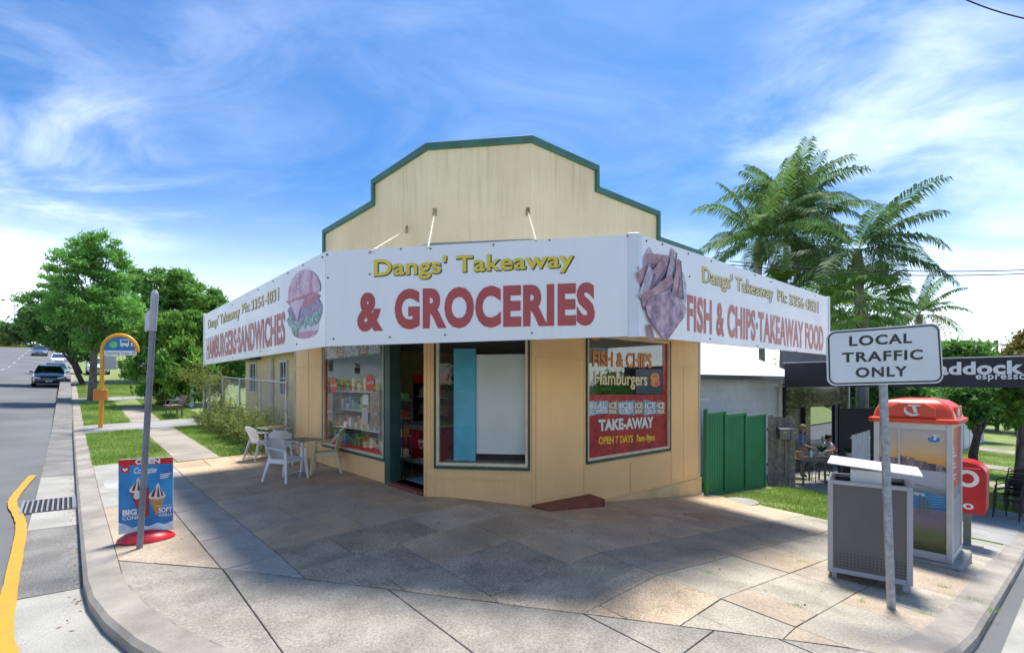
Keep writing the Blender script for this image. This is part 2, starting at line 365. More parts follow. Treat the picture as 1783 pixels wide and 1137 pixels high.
def st_box(s0, s1, t0, t1, z0, z1):
    c = [(s0, t0), (s1, t0), (s1, t1), (s0, t1)]; mb = MB()
    mb.add([P(a, b, z0) for a, b in c]+[P(a, b, z1) for a, b in c], [(3, 2, 1, 0), (4, 5, 6, 7), (0, 1, 5, 4), (1, 2, 6, 5), (2, 3, 7, 6), (3, 0, 4, 7)]); return mb
for k in range(10): st_box(-6.06+k*.066, -6.036+k*.066, 5.53, 6.59, -.128, -.103).build('bar', m_galv, grate, W=True)
for s_ in (-6.12, -5.44): st_box(s_, s_+.035, 5.5, 6.62, -.128, -.098).build('frame', m_galv, grate, W=True)
# yellow edge line
m_yel = M('road_paint_yellow', (.66, .35, .025), .75, .14, 7, bump=.4, bscale=160, speck=.18, col2=(.52, .26, .03))
pts = [(-6.10, 9.3), (-6.24, 7.2), (-6.24, 6.4), (-6.15, 5.7), (-6.03, 4.4), (-5.97, 1.7), (-5.93, .4), (-5.86, -.3), (-5.62, -1.8)]
pq = [pts[0]]+pts+[pts[-1]]; sm = []
for i in range(1, len(pq)-2):
    for k in range(8):
        u = k/8; p0, p1, p2, p3 = [Vector(q) for q in pq[i-1:i+3]]
        sm.append(tuple(.5*((2*p1)+(p2-p0)*u+(2*p0-5*p1+4*p2-p3)*u*u+(3*p1-p0-3*p2+p3)*u**3)))
mb = MB(); v = []; n = len(sm); re_ = random.Random(21)
for i, (a, b) in enumerate(sm):
    d = Vector(sm[min(i+1, n-1)])-Vector(sm[max(i-1, 0)]); d.normalize(); nx, ny = -d.y, d.x
    for k in (-1, 1): w = k*(.060+re_.uniform(-.006, .005)); v.append(tuple(P(a+nx*w, b+ny*w, -.103)))
mb.add(v, [(2*i, 2*i+1, 2*i+3, 2*i+2) for i in range(n-1)]); o = mb.build('yellow_line', m_yel, fix=False)
tag(o, 'wavy yellow no-stopping line painted beside the gutter', 'road marking')
mb = MB(); mb.add([P(-6.35, .1, -.126), P(-6.06, .1, -.126), P(-6.04, -.9, -.126), P(-6.35, -.9, -.126)], [(0, 1, 2, 3)])
tag(mb.build('white_line', m_paint, fix=False), 'worn white road line at the bottom left corner', 'road marking')

# ---------------------------------------------------------------- paved corner: bed, pavers, ramp slabs
def clip(poly, a, b, c):        # keep a*s+b*t >= c
    o = []
    for i in range(len(poly)):
        p, q = poly[i], poly[(i+1) % len(poly)]; dp, dq = a*p[0]+b*p[1]-c, a*q[0]+b*q[1]-c
        if dp >= 0: o.append(p)
        if (dp > 0 > dq) or (dp < 0 < dq):
            k = dp/(dp-dq); o.append((p[0]+(q[0]-p[0])*k, p[1]+(q[1]-p[1])*k))
    return o
RA, RB = Vector((-4.93, 1.16)), Vector((-.46, -5.2)); rd = (RB-RA).normalized(); RN = (-rd.y, rd.x); RCc = RN[0]*RA.x+RN[1]*RA.y   # ramp edge; RN points to the shop
pav = struct(bpy.data.objects.new('footpath', None)); COL.objects.link(pav); pav.location = P(-2, 0)
bedpoly = [(-5.12, 9.25), (-5.12, 1.2), (-4.93, 1.16), (-.46, -5.0), (5.75, -4.9), (5.75, 1.0), (-1.0, 1.5), (-1.0, 8.35), (-2.6, 8.4), (-3.6, 9.25)]
def fine(poly, z):
    mb = MB(); pts_ = []
    for i in range(len(poly)):
        p, q = poly[i], poly[(i+1) % len(poly)]; n = max(1, int(math.hypot(q[0]-p[0], q[1]-p[1])/1.0))
        pts_ += [(p[0]+(q[0]-p[0])*k/n, p[1]+(q[1]-p[1])*k/n) for k in range(n)]
    return pts_
grid = [(s_, t_) for s_ in span(-5.12, 5.75, .9)[:-1] for t_ in span(-5, 9.3, .9)[:-1]]; ds = 10.87/round(10.87/.9); dt = 14.3/round(14.3/.9)
mb = MB()
for s_, t_ in grid:
    c = [(s_, t_), (s_+ds, t_), (s_+ds, t_+dt), (s_, t_+dt)]; c = clip(c, RN[0], RN[1], RCc)
    if s_ > -1.2 and t_ > 1.0: continue
    if len(c) > 2: mb.add([P(a, b, -.05) for a, b in c], [tuple(range(len(c)))])
mb.build('paving_bed', m_joint, pav, W=True, fix=False)
pk = dict(bump=.45, bscale=70, spots=.8, spec=.15)
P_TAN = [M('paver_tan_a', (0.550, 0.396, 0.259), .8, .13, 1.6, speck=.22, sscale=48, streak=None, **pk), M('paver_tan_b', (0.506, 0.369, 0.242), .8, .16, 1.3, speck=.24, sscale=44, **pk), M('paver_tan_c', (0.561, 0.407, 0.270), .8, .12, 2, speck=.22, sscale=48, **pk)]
P_GRY = [M('paver_grey_a', (0.517, 0.402, 0.286), .8, .13, 1.4, speck=.24, sscale=44, **pk), M('paver_grey_b', (0.550, 0.429, 0.308), .8, .14, 1.8, speck=.24, sscale=44, **pk)]
P_DRK = [M('paver_aggregate_a', (0.420, 0.324, 0.234), .85, .22, 2.2, speck=.45, sscale=54, bump=.6, bscale=90, spots=.5, spec=.15), M('paver_aggregate_b', (0.468, 0.360, 0.252), .85, .25, 1.7, speck=.40, sscale=58, bump=.6, bscale=90, spots=.5, spec=.15)]
P_BLU = [M('paver_blue_a', (0.385, 0.336, 0.286), .82, .10, 2.5, speck=.26, sscale=63, **pk), M('paver_blue_b', (0.424, 0.369, 0.314), .82, .10, 2.5, speck=.24, sscale=63, **pk)]
P_SUNLIT = [M('paver_sunlit_a', (.38, .335, .27), .85, .2, 2.2, speck=.3, sscale=58, **pk), M('paver_sunlit_tan', (.40, .325, .245), .82, .14, 1.8, speck=.24, sscale=44, **pk)]  # pavers of the sunlit region, base colours toned down to offset the sun
rp_ = random.Random(3)
def piece(poly, mat, name='paver', dz=None, th=.10):
    if len(poly) < 3: return
    ar = abs(sum(poly[i][0]*poly[(i+1) % len(poly)][1]-poly[(i+1) % len(poly)][0]*poly[i][1] for i in range(len(poly))))/2
    if ar < .002: return
    dz = rp_.uniform(-.003, .003) if dz is None else dz
    cx_, cy_ = sum(p[0] for p in poly)/len(poly), sum(p[1] for p in poly)/len(poly); n = len(poly)
    tilt = (rp_.uniform(-.003, .003), rp_.uniform(-.003, .003))
    h = lambda p: dz+(p[0]-cx_)*tilt[0]+(p[1]-cy_)*tilt[1]
    ins = [(p[0]+(cx_-p[0])*.008, p[1]+(cy_-p[1])*.008) for p in poly]
    v = [P(*p, -th) for p in poly]+[P(*p, h(p)-.005) for p in poly]+[P(*p, h(p)) for p in ins]
    f = [tuple(range(2*n, 3*n))]+[(i, (i+1) % n, n+(i+1) % n, n+i) for i in range(n)]+[(n+i, n+(i+1) % n, 2*n+(i+1) % n, 2*n+i) for i in range(n)]
    MBx = MB(); MBx.add(v, f); return MBx.build(name, mat, pav, W=True)
g = .005
rows = [8.35, 7.3, 6.35, 5.45, 4.55, 3.68, 2.5, 1.38, .48, -.33, -1.15, -2.08, -2.86, -3.53, -4.18, -4.86]
def inside_shop(s_, t_): return s_ > -1.1 and t_ > .0 and (s_-(-1.1))*1.31+(t_-1.31)*1.1 > .45
for ri in range(len(rows)-1):
    t1, t0 = rows[ri], rows[ri+1]; s_ = -3.72; k = 0
    while s_ < 5.7:
        w = rp_.choice([.56, .58, 1.1, 1.14, 1.12]) if t1 > -2 else rp_.choice([.56, 1.1, 1.2, 1.7])
        if s_ < -3.7: w = [.64, 1.18][ri % 2]
        e = min(s_+w, 5.72)
        if 5.72-e < .3: e = 5.72
        if s_ < -1.1 and e > -.9: e = -.9
        c = ((s_+e)/2, (t0+t1)/2)
        if not inside_shop(*c) or not inside_shop(s_+.1, t0+.1):
            poly = clip([(s_+g, t0+g), (e-g, t0+g), (e-g, t1-g), (s_+g, t1-g)], RN[0], RN[1], RCc+g)
            if t1 > 8: poly = clip(poly, 0, -1, -8.35)
            d_ramp = RN[0]*c[0]+RN[1]*c[1]-RCc
            if -.35 > c[1] > -3.3 and d_ramp < 1.05 and c[0] < -1.0 or (.5 > c[1] > -1.15 and c[0] < -2.5): m = rp_.choice(P_DRK)
            elif c[1] < -2.9 and c[0] < 1.2: m = rp_.choice([P_SUNLIT[0], P_SUNLIT[0], P_SUNLIT[1]])
            elif c[1] < -2.2: m = rp_.choice([P_SUNLIT[1], P_SUNLIT[1], P_SUNLIT[0]])
            elif c[0] > -1.6: m = rp_.choice([P_GRY[0], P_GRY[1], P_TAN[1], P_TAN[0], P_GRY[1]])
            else: m = rp_.choice([P_TAN[0], P_TAN[1], P_GRY[0], P_TAN[1]])
            piece(poly, m)
        s_ = e
tt = 8.9
while tt > -1:                    # strip of blue-grey pavers
    piece(clip([(-4.30+g, tt-.62+g), (-3.72-g, tt-.62+g), (-3.72-g, tt-g), (-4.30+g, tt-g)], RN[0], RN[1], RCc+g), rp_.choice(P_BLU)); tt -= .62
for t0, t1, m in [(7.2, 9.2, m_conc), (5.9, 7.2, m_conc), (4.55, 5.9, m_conc), (2.75, 4.55, P_SUNLIT[1]), (1.0, 2.75, P_SUNLIT[1]), (-.3, 1.0, P_SUNLIT[1])]:
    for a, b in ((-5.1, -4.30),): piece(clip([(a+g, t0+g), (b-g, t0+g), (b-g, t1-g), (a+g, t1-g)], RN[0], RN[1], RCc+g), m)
piece([(-5.0, 6.1), (-4.55, 6.1), (-4.55, 6.95), (-5.0, 6.95)], M('pit_lid_concrete', (.40, .39, .37), .85, .12, 5, bump=.5, bscale=60), 'pit_lid', .006)
# ramp slabs between the corner kerb and the paving
ri_ = KR-.305
full = [(KC[0]+ri_*math.cos(PI+PI/2*i/40), KC[1]+ri_*math.sin(PI+PI/2*i/40)) for i in range(-3, 41)]
full = [(-5.09, 1.6)]+full[3:]+[(.7, -4.85), (.7, 1.6)]
for a, b in ((-5.2, -4.29), (-4.29, -3.19), (-3.19, -2.1), (-2.1, -1.2), (-1.2, .2)):
    poly = clip(full, -RN[0], -RN[1], -RCc+g); poly = clip(poly, 1, 0, a+g); poly = clip(poly, -1, 0, -b+g)
    if a > -3.3:
        piece(clip(poly, 0, 1, -3.75+g), m_conc_lt, 'ramp_slab', 0); piece(clip(poly, 0, -1, 3.75+g), m_conc_lt, 'ramp_slab', 0)
    else: piece(poly, m_conc_lt, 'ramp_slab', 0)
mb = MB(); rampb = clip(full, -RN[0], -RN[1], -RCc); mb.add([P(a, b, -.075) for a, b in rampb], [tuple(range(len(rampb)))]); mb.build('ramp_bed', m_joint, pav, W=True, fix=False)
# concrete paths over the lawns
def path_slabs(nm, lst, mat):
    o = struct(bpy.data.objects.new('path', None)); COL.objects.link(o); o.location = P((lst[0][0]+lst[0][1])/2, lst[0][2])
    for (s0, s1, t0, t1) in lst:
        mb = MB(); n = max(1, round((t1-t0)/1.5)); k = max(1, round((s1-s0)/1.5))
        for i in range(n):
            for j in range(k):
                a, b, c, d = s0+(s1-s0)*j/k, s0+(s1-s0)*(j+1)/k, t0+(t1-t0)*i/n, t0+(t1-t0)*(i+1)/n; e = .008
                x = st_box(a+e, b-e, c+e, d-e, -.06, .006+.002*((i+j) % 2)); x.build('path_slab', mat, o, W=True)
m_path = M('path_concrete', (.33, .28, .225), .88, .2, .9, bump=.4, bscale=110, speck=.2)
m_path2 = M('path_grey', (.30, .29, .275), .88, .14, 1.2, bump=.4, bscale=110, speck=.2)
path_slabs('path', [(-3.58, -2.68, 8.4, 16.1)], m_path)
path_slabs('path', [(-5.1, -3.3, 16.2, 18.3), (-3.3, -1.6, 16.2, 18.3)], m_path2)
path_slabs('path', [(-3.7, -2.8, 18.35, 24)], m_path)
path_slabs('path', [(-5.1, -1.4, 28.6, 30.6)], m_path2)
path_slabs('path', [(-5.1, -1.4, 44, 47)], m_path2)
path_slabs('path', [(7.3, 12.6, -4.95, -3.5)], m_path2)
path_slabs('path', [(19, 21.5, -4.9, -.4), (27, 29, -4.9, -.4), (38, 41, -4.9, -.4)], m_path)
path_slabs('path', [(5.66, 7.1, -4.9, -2.9)], m_conc)
path_slabs('path', [(9.55, 20.5, -2.6, .88)], m_path2)
# ---------------------------------------------------------------- the corner shop
C1, C2 = Vector((-1.384, 8.2)), Vector((.307, 7.95)); LVv, RVv = Vector(LV), Vector(RV)
LLEN, RLEN = 6.47, 5.39
WLfar = C1+LVv*LLEN; WRfar = C2+RVv*RLEN; BK = WRfar+LVv*8.0; BL_ = WLfar+RVv*4.2
FWL = Frame((WLfar.x, WLfar.y, 0), -LVv); FWM = Frame((C1.x, C1.y, 0), C2-C1); FWR = Frame((C2.x, C2.y, 0), RVv)
MLEN = (C2-C1).length
m_cream = M('cream_paint', (.90, .585, .27), .55, .05, 1.1, bump=.08, bscale=90, streak=((.66, .46, .24), .4))
m_creamtrim = M('cream_trim', (.84, .545, .26), .5, .05, 2)
m_plinth = M('rough_plinth', (.76, .55, .26), .8, .12, 3, bump=1, bscale=45)
m_green = M('dark_green_paint', (.028, .085, .068), .4, .12, 4)
m_cap = M('parapet_capping_green', (.055, .155, .115), .5, .14, 3, speck=.1)
m_stucco = M('cream_stucco', (.88, .70, .41), .85, .07, .8, bump=.9, bscale=26, streak=((.42, .33, .18), .36), col2=(.92, .76, .48))
m_white = M('white_sign_face', (.90, .875, .87), .35, .03, .7, streak=((.70, .66, .62), .18))
m_whitetrim = M('white_metal_trim', (.76, .77, .80), .4, .05, 3)
m_soffit = M('awning_soffit', (.76, .73, .66), .8, .12, 2)
m_bolt = M('rusty_bolt', (.10, .06, .04), .7, .3, 30)
m_glass = glass('shop_glass', (.94, .95, .945), .01, .17)
m_redstep = M('red_oxide_paint', (.215, .05, .038), .55, .25, 4, bump=.2)
m_alu = M('brushed_aluminium', (.62, .63, .65), .35, .06, 12, metal=.8)
shop = thing('takeaway_shop', 'cream corner takeaway shop with stepped green-edged parapet and white sign awning', 'shop', (C2.x, C2.y, G(C2.x, C2.y)))
WB = -.75     # walls go below the pavement
def wbox(fr, x0, x1, z0, z1, y0, y1, name, mat, parent=shop, bevel=0):
    mb = MB(); mb.box(x0, x1, y0, y1, z0, z1, fr.M); return mb.build(name, mat, parent, W=True, bevel=bevel)
# walls: pieces around the openings
TOPW = 2.97
wx = dict(l=(1.97, 4.97), d=(5.22, 6.36), m=(.14, 1.66), r=(1.36, 4.05))
SILL = dict(l=.535, m=.60, r=.56)
mb = MB()
mb.box(0, 1.97, 0, .14, WB, TOPW, FWL.M); mb.box(1.97, 4.97, 0, .14, WB, SILL['l'], FWL.M); mb.box(4.97, 5.02, 0, .14, WB, TOPW, FWL.M); mb.box(6.36, LLEN-.002, 0, .14, WB, TOPW, FWL.M)
mb.box(1.97, 6.36, .001, .139, 2.88, TOPW-.002, FWL.M)
wl = mb.build('street_wall', m_cream, shop, W=True)
mb = MB(); mb.box(0, MLEN, .001, .14, WB, SILL['m'], FWM.M); mb.box(0, .14, 0, .14, SILL['m'], TOPW, FWM.M); mb.box(1.66, MLEN, 0, .14, SILL['m'], TOPW, FWM.M); mb.box(.14, 1.66, 0, .138, 2.88, TOPW-.002, FWM.M)
wm = mb.build('corner_wall', m_cream, shop, W=True)
mb = MB(); mb.box(0, 1.36, 0, .14, WB, TOPW, FWR.M); mb.box(1.36, 4.05, 0, .14, WB, SILL['r'], FWR.M); mb.box(4.05, RLEN, 0, .14, WB, TOPW, FWR.M); mb.box(1.36, 4.05, .001, .139, 2.88, TOPW-.002, FWR.M)
wr = mb.build('side_wall', m_cream, shop, W=True)
mb = MB(); mb.box(1.5, RLEN+.002, -.03, .1, WB, -.17, FWR.M); mb.build('plinth', m_plinth, shop, W=True, bevel=.008)
# cover strips over the panel joints
def strip(fr, x0, x1, z0, z1, par, d=.010): wbox(fr, x0, x1, z0, z1, -d, .01, 'cover_strip', m_creamtrim, par, .002)
for x in (.015, 1.0, 1.90): strip(FWL, x, x+.035, -.1, 2.9, wl)
strip(FWL, .05, 1.9, 2.38, 2.42, wl, .008); strip(FWL, 3.2, 3.235, -.1, .44, wl)
for x in (.0, .105, 1.565, MLEN-.045): strip(FWM, x, x+.04, .05, .5, wm)
strip(FWM, .005, MLEN-.005, .42, .455, wm, .013); strip(FWM, .02, .05, .6, 2.9, wm, .016); strip(FWM, .10, .125, .6, 2.9, wm, .016)
for x, z0, z1 in ((.0, -.1, 2.9), (.09, .12, 2.40), (1.27, .12, 2.40), (2.65, -.16, .46), (4.12, -.16, 2.9), (4.62, -.12, 2.34), (5.30, -.16, 2.9)): strip(FWR, x, x+.035, z0, z1, wr)
strip(FWR, .09, 1.30, 2.40, 2.425, wr, .008); strip(FWR, .09, 1.30, .10, .125, wr, .008); strip(FWR, .09, 1.30, .0, .025, wr, .008)
strip(FWR, 4.15, 5.3, 2.34, 2.37, wr, .008); strip(FWR, 1.3, 5.34, -.165, -.13, wr, .008); strip(FWR, 4.15, 5.3, -.10, -.075, wr, .007)
mb = MB(); mb.box(LLEN-.105, LLEN-.03, -.02, .05, -.2, 2.9, FWL.M); mb.build('door_post', m_creamtrim, shop, W=True, bevel=.006)
# windows
def window(fr, x0, x1, z0, z1, lab, sill_mat=m_green):
    w = wbox(fr, x0, x1, z0-.045, z0, -.045, .12, 'window', sill_mat); w['label'] = lab
    mb = MB(); c = .045
    mb.box(x0+.003, x0+c, -.02, .08, z0+.002, z1, fr.M); mb.box(x1-c, x1-.003, -.02, .08, z0+.002, z1, fr.M); mb.box(x0+c, x1-c, -.02, .08, z0+.002, z0+.055, fr.M); mb.box(x0+c, x1-c, -.02, .08, z1-.05, z1, fr.M)
    mb.build('frame', M('window_frame_cream', (.70, .60, .42), .5, .1, 5), w, W=True, bevel=.004)
    for xa, xb in ((x0-.03, x0-.002), (x1+.002, x1+.03)): mb = MB(); mb.box(xa, xb, -.03, .02, z0-.045, z1, fr.M); mb.build('edge_trim', m_green, w, W=True)
    mb = MB(); mb.box(x0+c, x1-c, .028, .033, z0+.055, z1-.05, fr.M); mb.build('pane', m_glass, w, W=True)
    return w
wnl = window(FWL, *wx['l'], SILL['l']+.05, 2.88, 'window with red edged drink posters'); wnm = window(FWM, *wx['m'], SILL['m']+.05, 2.88, 'corner window with a blue panel behind the glass'); wnr = window(FWR, *wx['r'], SILL['r']+.05, 2.88, 'window covered by a dark red takeaway poster')
# door opening
mb = MB(); mb.box(5.02, 5.22, -.03, .2, WB, 2.92, FWL.M); mb.build('door_jamb', m_green, shop, W=True, bevel=.006)
wbox(FWL, 5.22, 6.36, 2.80, 2.88, -.01, .12, 'door_head', m_creamtrim, shop, .004)
FL0 = .20    # shop floor level
ins = [WLfar-LVv*.05+RVv*.05, C1+Vector((.05, .06)), C2+Vector((-.02, .08)), WRfar+LVv*.1-RVv*.05, BK, BL_]
mb = MB(); mb.slab([tuple(p) for p in ins], -.9, FL0); mb.build('floor', M('shop_floor_lino', (.10, .12, .13), .35, .2, 3), shop, W=True)
wbox(FWL, 5.225, 6.355, -.3, FL0-.0, -.06, .30, 'door_step', m_redstep, shop, .006)
wbox(FWL, 5.23, 6.35, FL0, FL0+.012, .301, .62, 'door_mat', M('pale_blue_mat', (.20, .36, .42), .6, .15, 5), shop)
mb = MB(); mb.slab([tuple(p) for p in ins], TOPW, TOPW+.1); mb.build('ceiling', M('shop_ceiling', (.45, .46, .44), .8, .1), shop, W=True)
mb = MB()
for a, b, fr_ in ((WRfar, BK, 0), (BK, BL_, 0), (BL_, WLfar, 0)):
    d = (b-a); f2 = Frame((a.x, a.y, 0), d); mb.box(0, d.length, 0, .12, WB, 4.4, f2.M)
mb.build('rear_wall', M('rear_wall_paint', (.42, .43, .42), .7, .1, 2), shop, W=True)
mb = MB(); mb.slab([tuple(p) for p in (WLfar, C1, C2, WRfar, BK, BL_)], 4.2, 4.3); mb.build('roof', M('roof_iron', (.45, .46, .46), .5, .1), shop, W=True)
# parapet with its capping
ZH, ZM = 5.911, 5.545
def para(fr, prof):
    mb = MB(); mb.prism(prof, 0, .2, fr.M); return mb
pl = [(0, TOPW+.002), (LLEN, TOPW+.002), (LLEN, ZH-.02), (LLEN-1.916, ZH-.02), (LLEN-1.916, ZM-.04), (LLEN-4.4, ZM-.04), (LLEN-4.4, 4.5), (0, 4.5)]
parapet = para(FWL, pl).build('parapet', m_stucco, shop, W=True)
para(FWM, [(0, TOPW+.002), (MLEN, TOPW+.002), (MLEN, ZH-.021), (0, ZH-.021)]).build('parapet', m_stucco, shop, W=True)
para(FWR, [(0, TOPW+.002), (RLEN, TOPW+.002), (RLEN, 5.0), (3.607, 5.0), (3.607, ZM-.02), (1.618, ZM-.02), (1.618, ZH-.022), (0, ZH-.022)]).build('parapet', m_stucco, shop, W=True)
def cap(fr, x0, x1, z0, z1, par=shop):
    mb = MB(); mb.box(x0, x1, -.055, .26, z0, z1, fr.M); o = mb.build('capping', m_cap, par, W=True, bevel=.01); return o
cap(FWL, LLEN-1.97, LLEN+.02, ZH-.09, ZH+.02); cap(FWL, LLEN-1.972, LLEN-1.875, ZM-.055, ZH-.091); cap(FWL, LLEN-4.45, LLEN-1.876, ZM-.13, ZM-.056+.04); cap(FWL, LLEN-4.452, LLEN-4.36, 4.45, ZM-.131)
cap(FWM, -.02, MLEN+.02, ZH-.09, ZH+.021)
cap(FWR, -.02, 1.66, ZH-.09, ZH+.022); cap(FWR, 1.575, 1.662, ZM-.03, ZH-.091); cap(FWR, 1.577, 3.65, ZM-.10, ZM+.01); cap(FWR, 3.56, 3.652, 4.95, ZM-.101); cap(FWR, 3.562, RLEN+.04, 4.93, 5.03)
# awning: three sign boards, soffit, top sheet, stays
FLc, FRc = Vector((-2.165, 5.79)), Vector((1.375, 5.40)); FLe, FRe = FLc+LVv*6.97, FRc+RVv*6.17
BFL = Frame((FLe.x, FLe.y, 0), FLc-FLe); BFM = Frame((FLc.x, FLc.y, 0), FRc-FLc); BFR = Frame((FRc.x, FRc.y, 0), RVv)
awn = wbox(BFM, .05, .10, 2.5, 2.56, .06, .1, 'awning', m_whitetrim)
def board(fr, quad, lab):
    q = quad_local(fr, quad, 0); mb = MB(); mb.prism([(p.x, p.z) for p in q], 0, .045, fr.M); o = mb.build('sign_board', m_white, awn, W=True); o['label'] = lab; return o, q
bl, ql = board(BFL, [(355, 635), (566.4, 603.2), (566.4, 438.3), (355, 548.5)], 'white board advertising hamburgers and sandwiches')
bm_, qm = board(BFM, [(567.5, 603), (1111, 585), (1111, 407.5), (567.5, 438)], 'white board reading takeaway and groceries')
br, qr = board(BFR, [(1112.8, 585), (1444, 618), (1442, 518), (1112.8, 408)], 'white board advertising fish and chips')
# red-brown, yellow and black print
m_red = M('sign_red', (.47, .075, .07), .4, .05, 2); m_red2 = M('sign_red_faded', (.53, .13, .10), .4, .06, 2); m_yl = M('sign_yellow', (.80, .60, .055), .4, .04, 2); m_yl2 = M('sign_yellow_faded', (.76, .60, .19), .4, .05, 2); m_blk = M('print_black', (.02, .022, .018), .5, .1)
def lettering(fr, body, quad, mat, par, off=.004, bold=.0, space=1.0, shadow=None):
    if shadow:
        q = quad_local(fr, [(x+shadow[0], y+shadow[1]) for x, y in quad], off-.002)
        g_ = shadow[2]; c_ = sum((p for p in q), Vector())/4
        txtq('lettering_shadow', body, [c_+(p-c_)*1.006 for p in q], m_blk, par, fr.M, bold+.014, 0, space=space)
    return txtq('lettering', body, quad_local(fr, quad, off), mat, par, fr.M, bold, space=space)
lettering(BFM, "Dangs' Takeaway", [(651, 490), (999, 474), (999, 434), (651, 451)], m_yl, awn, .006, .024, 1.05, (1.5, 1.5, 0))
lettering(BFM, "&", [(622, 578), (667, 577), (667, 508), (622, 510)], m_red, awn, .004, .05)
lettering(BFM, "GROCERIES", [(687, 574), (1036, 567), (1036, 491), (687, 503.5)], m_red, awn, .004, .052, 1.09)
for bd_, q4 in (("Dangs' Takeaway", [(362, 576.5), (417, 556.5), (417, 531), (362, 556)]), ("Ph:", [(421, 546), (434, 541), (434, 523.5), (421, 529.5)]), ("3356", [(437, 541), (459, 532), (459, 512), (437, 522)]), ("4031", [(462, 531), (485, 522), (485, 499.5), (462, 510.5)])): lettering(BFL, bd_, q4, m_yl2, awn, .006, .016, 1.05, (.5, 1, 0))
lettering(BFL, "HAMBURGERS\u00b7SANDWICHES", [(359.6, 626.4), (496, 599), (496, 542), (359.6, 588.7)], m_red, awn, .004, .036, 1.06)
for bd_, q4 in (("Dangs' Takeaway", [(1223, 499), (1346, 528), (1346, 499), (1223, 462)]), ("Ph:", [(1354, 524), (1370, 528.5), (1370, 509), (1354, 503)]), ("3356", [(1374, 530.5), (1399, 537.5), (1399, 518.5), (1374, 510.5)]), ("4031", [(1402, 538), (1424.5, 545), (1424.5, 525), (1402, 518.5)])): lettering(BFR, bd_, q4, m_yl2, awn, .006, .016, 1.05, (.8, 1, 0))
lettering(BFR, "FISH & CHIPS\u00b7TAKEAWAY FOOD", [(1197, 577), (1434, 612), (1434, 569), (1197, 512)], m_red2, awn, .004, .036, 1.06)
# pictures printed on the side boards
rr = random.Random(5)
def jag(cx, cy, rx, ry, n, j): return [(cx+rx*math.cos(2*PI*i/n)*(1+rr.uniform(-j, j)), cy+ry*math.sin(2*PI*i/n)*(1+rr.uniform(-j, j))) for i in range(n)]
qb = quad_local(BFL, [(497, 596), (564, 592), (564, 462), (497, 475)], .003)
def art(q, fr, lst, par=awn, base=0.):
    for k, (nm, poly, m) in enumerate(lst): artq(nm, poly, q, m, par, fr.M, -.0012*k-base)
m_bun = M('print_bun_pink', (.60, .24, .36), .4, .25, 6, col2=(.74, .50, .58)); m_meat = M('print_meat_purple', (.13, .05, .16), .4, .6, 22, col2=(.36, .20, .45)); m_tom = M('print_tomato', (.50, .04, .12), .4, .35, 25, col2=(.62, .16, .26)); m_let = M('print_lettuce', (.06, .22, .22), .4, .5, 20, col2=(.28, .55, .50)); m_chz = M('print_cheese', (.62, .46, .56), .4, .12, 6); m_bun2 = M('print_bun_base', (.60, .56, .66), .4, .15, 8); m_bunred = M('print_bun_rim', (.50, .20, .32), .4, .2, 8)
seeds = [('seed', ell(.30+.42*rr.random(), .72+.20*rr.random(), .012, .010, 6), M('print_seed', (.80, .74, .78), .4)) for _ in range(26)]
art(qb, BFL, [('bun_base', ell(.53, .20, .36, .16), m_bun2), ('bun_rim', [(.24, .12)]+ell(.53, .14, .33, .105, 14, PI, 2*PI)+[(.84, .14)], m_bunred),
  ('patty', jag(.50, .42, .43, .17, 30, .07), m_meat), ('patty_edge', jag(.68, .47, .25, .14, 20, .12), M('print_patty_light', (.22, .13, .32), .4, .5, 30, col2=(.45, .30, .55))),
  ('lettuce', [(.05, .32), (.12, .38), (.2, .33), (.26, .26), (.36, .24), (.44, .33), (.52, .27), (.62, .36), (.70, .31), (.80, .40), (.88, .38), (.97, .50), (.96, .38), (.90, .27), (.82, .21), (.78, .24), (.70, .19), (.60, .24), (.55, .17), (.47, .23), (.38, .18), (.34, .05), (.29, .12), (.24, .08), (.18, .2), (.10, .24)], m_let),
  ('tomato', jag(.50, .58, .42, .10, 30, .12), m_tom), ('cheese', [(.14, .55), (.30, .58), (.55, .585), (.44, .46), (.36, .29), (.26, .42)], m_chz),
  ('bun_top', [(.10, .58), (.3, .60), (.6, .645), (.92, .66)]+ell(.52, .66, .42, .33, 16, 0, PI)[1:]+[(.09, .62)], m_bun)]+seeds)
qc = quad_local(BFR, [(1110.5, 587), (1195, 596), (1195, 452), (1110.5, 424)], .003)
m_chip = M('print_chip_mauve', (.36, .13, .15), .4, .3, 7, col2=(.54, .32, .36)); m_chip2 = M('print_chip_pale', (.50, .36, .40), .4, .3, 12, col2=(.60, .50, .58)); m_fish = M('print_fish', (.22, .09, .20), .4, .5, 8, col2=(.58, .38, .46)); m_lem = M('print_lemon_blue', (.42, .55, .66), .4, .4, 20, col2=(.62, .66, .66)); m_chipdk = M('print_chip_dark', (.13, .07, .12), .4, .3, 12)
def chip(x, y, a, l, w): 
    c, s_ = math.cos(a), math.sin(a); return [(x+c*u*l-s_*v_*w, y+s_*u*l+c*v_*w) for u, v_ in ((-.5, -.5), (.5, -.45), (.52, .4), (-.48, .5))]
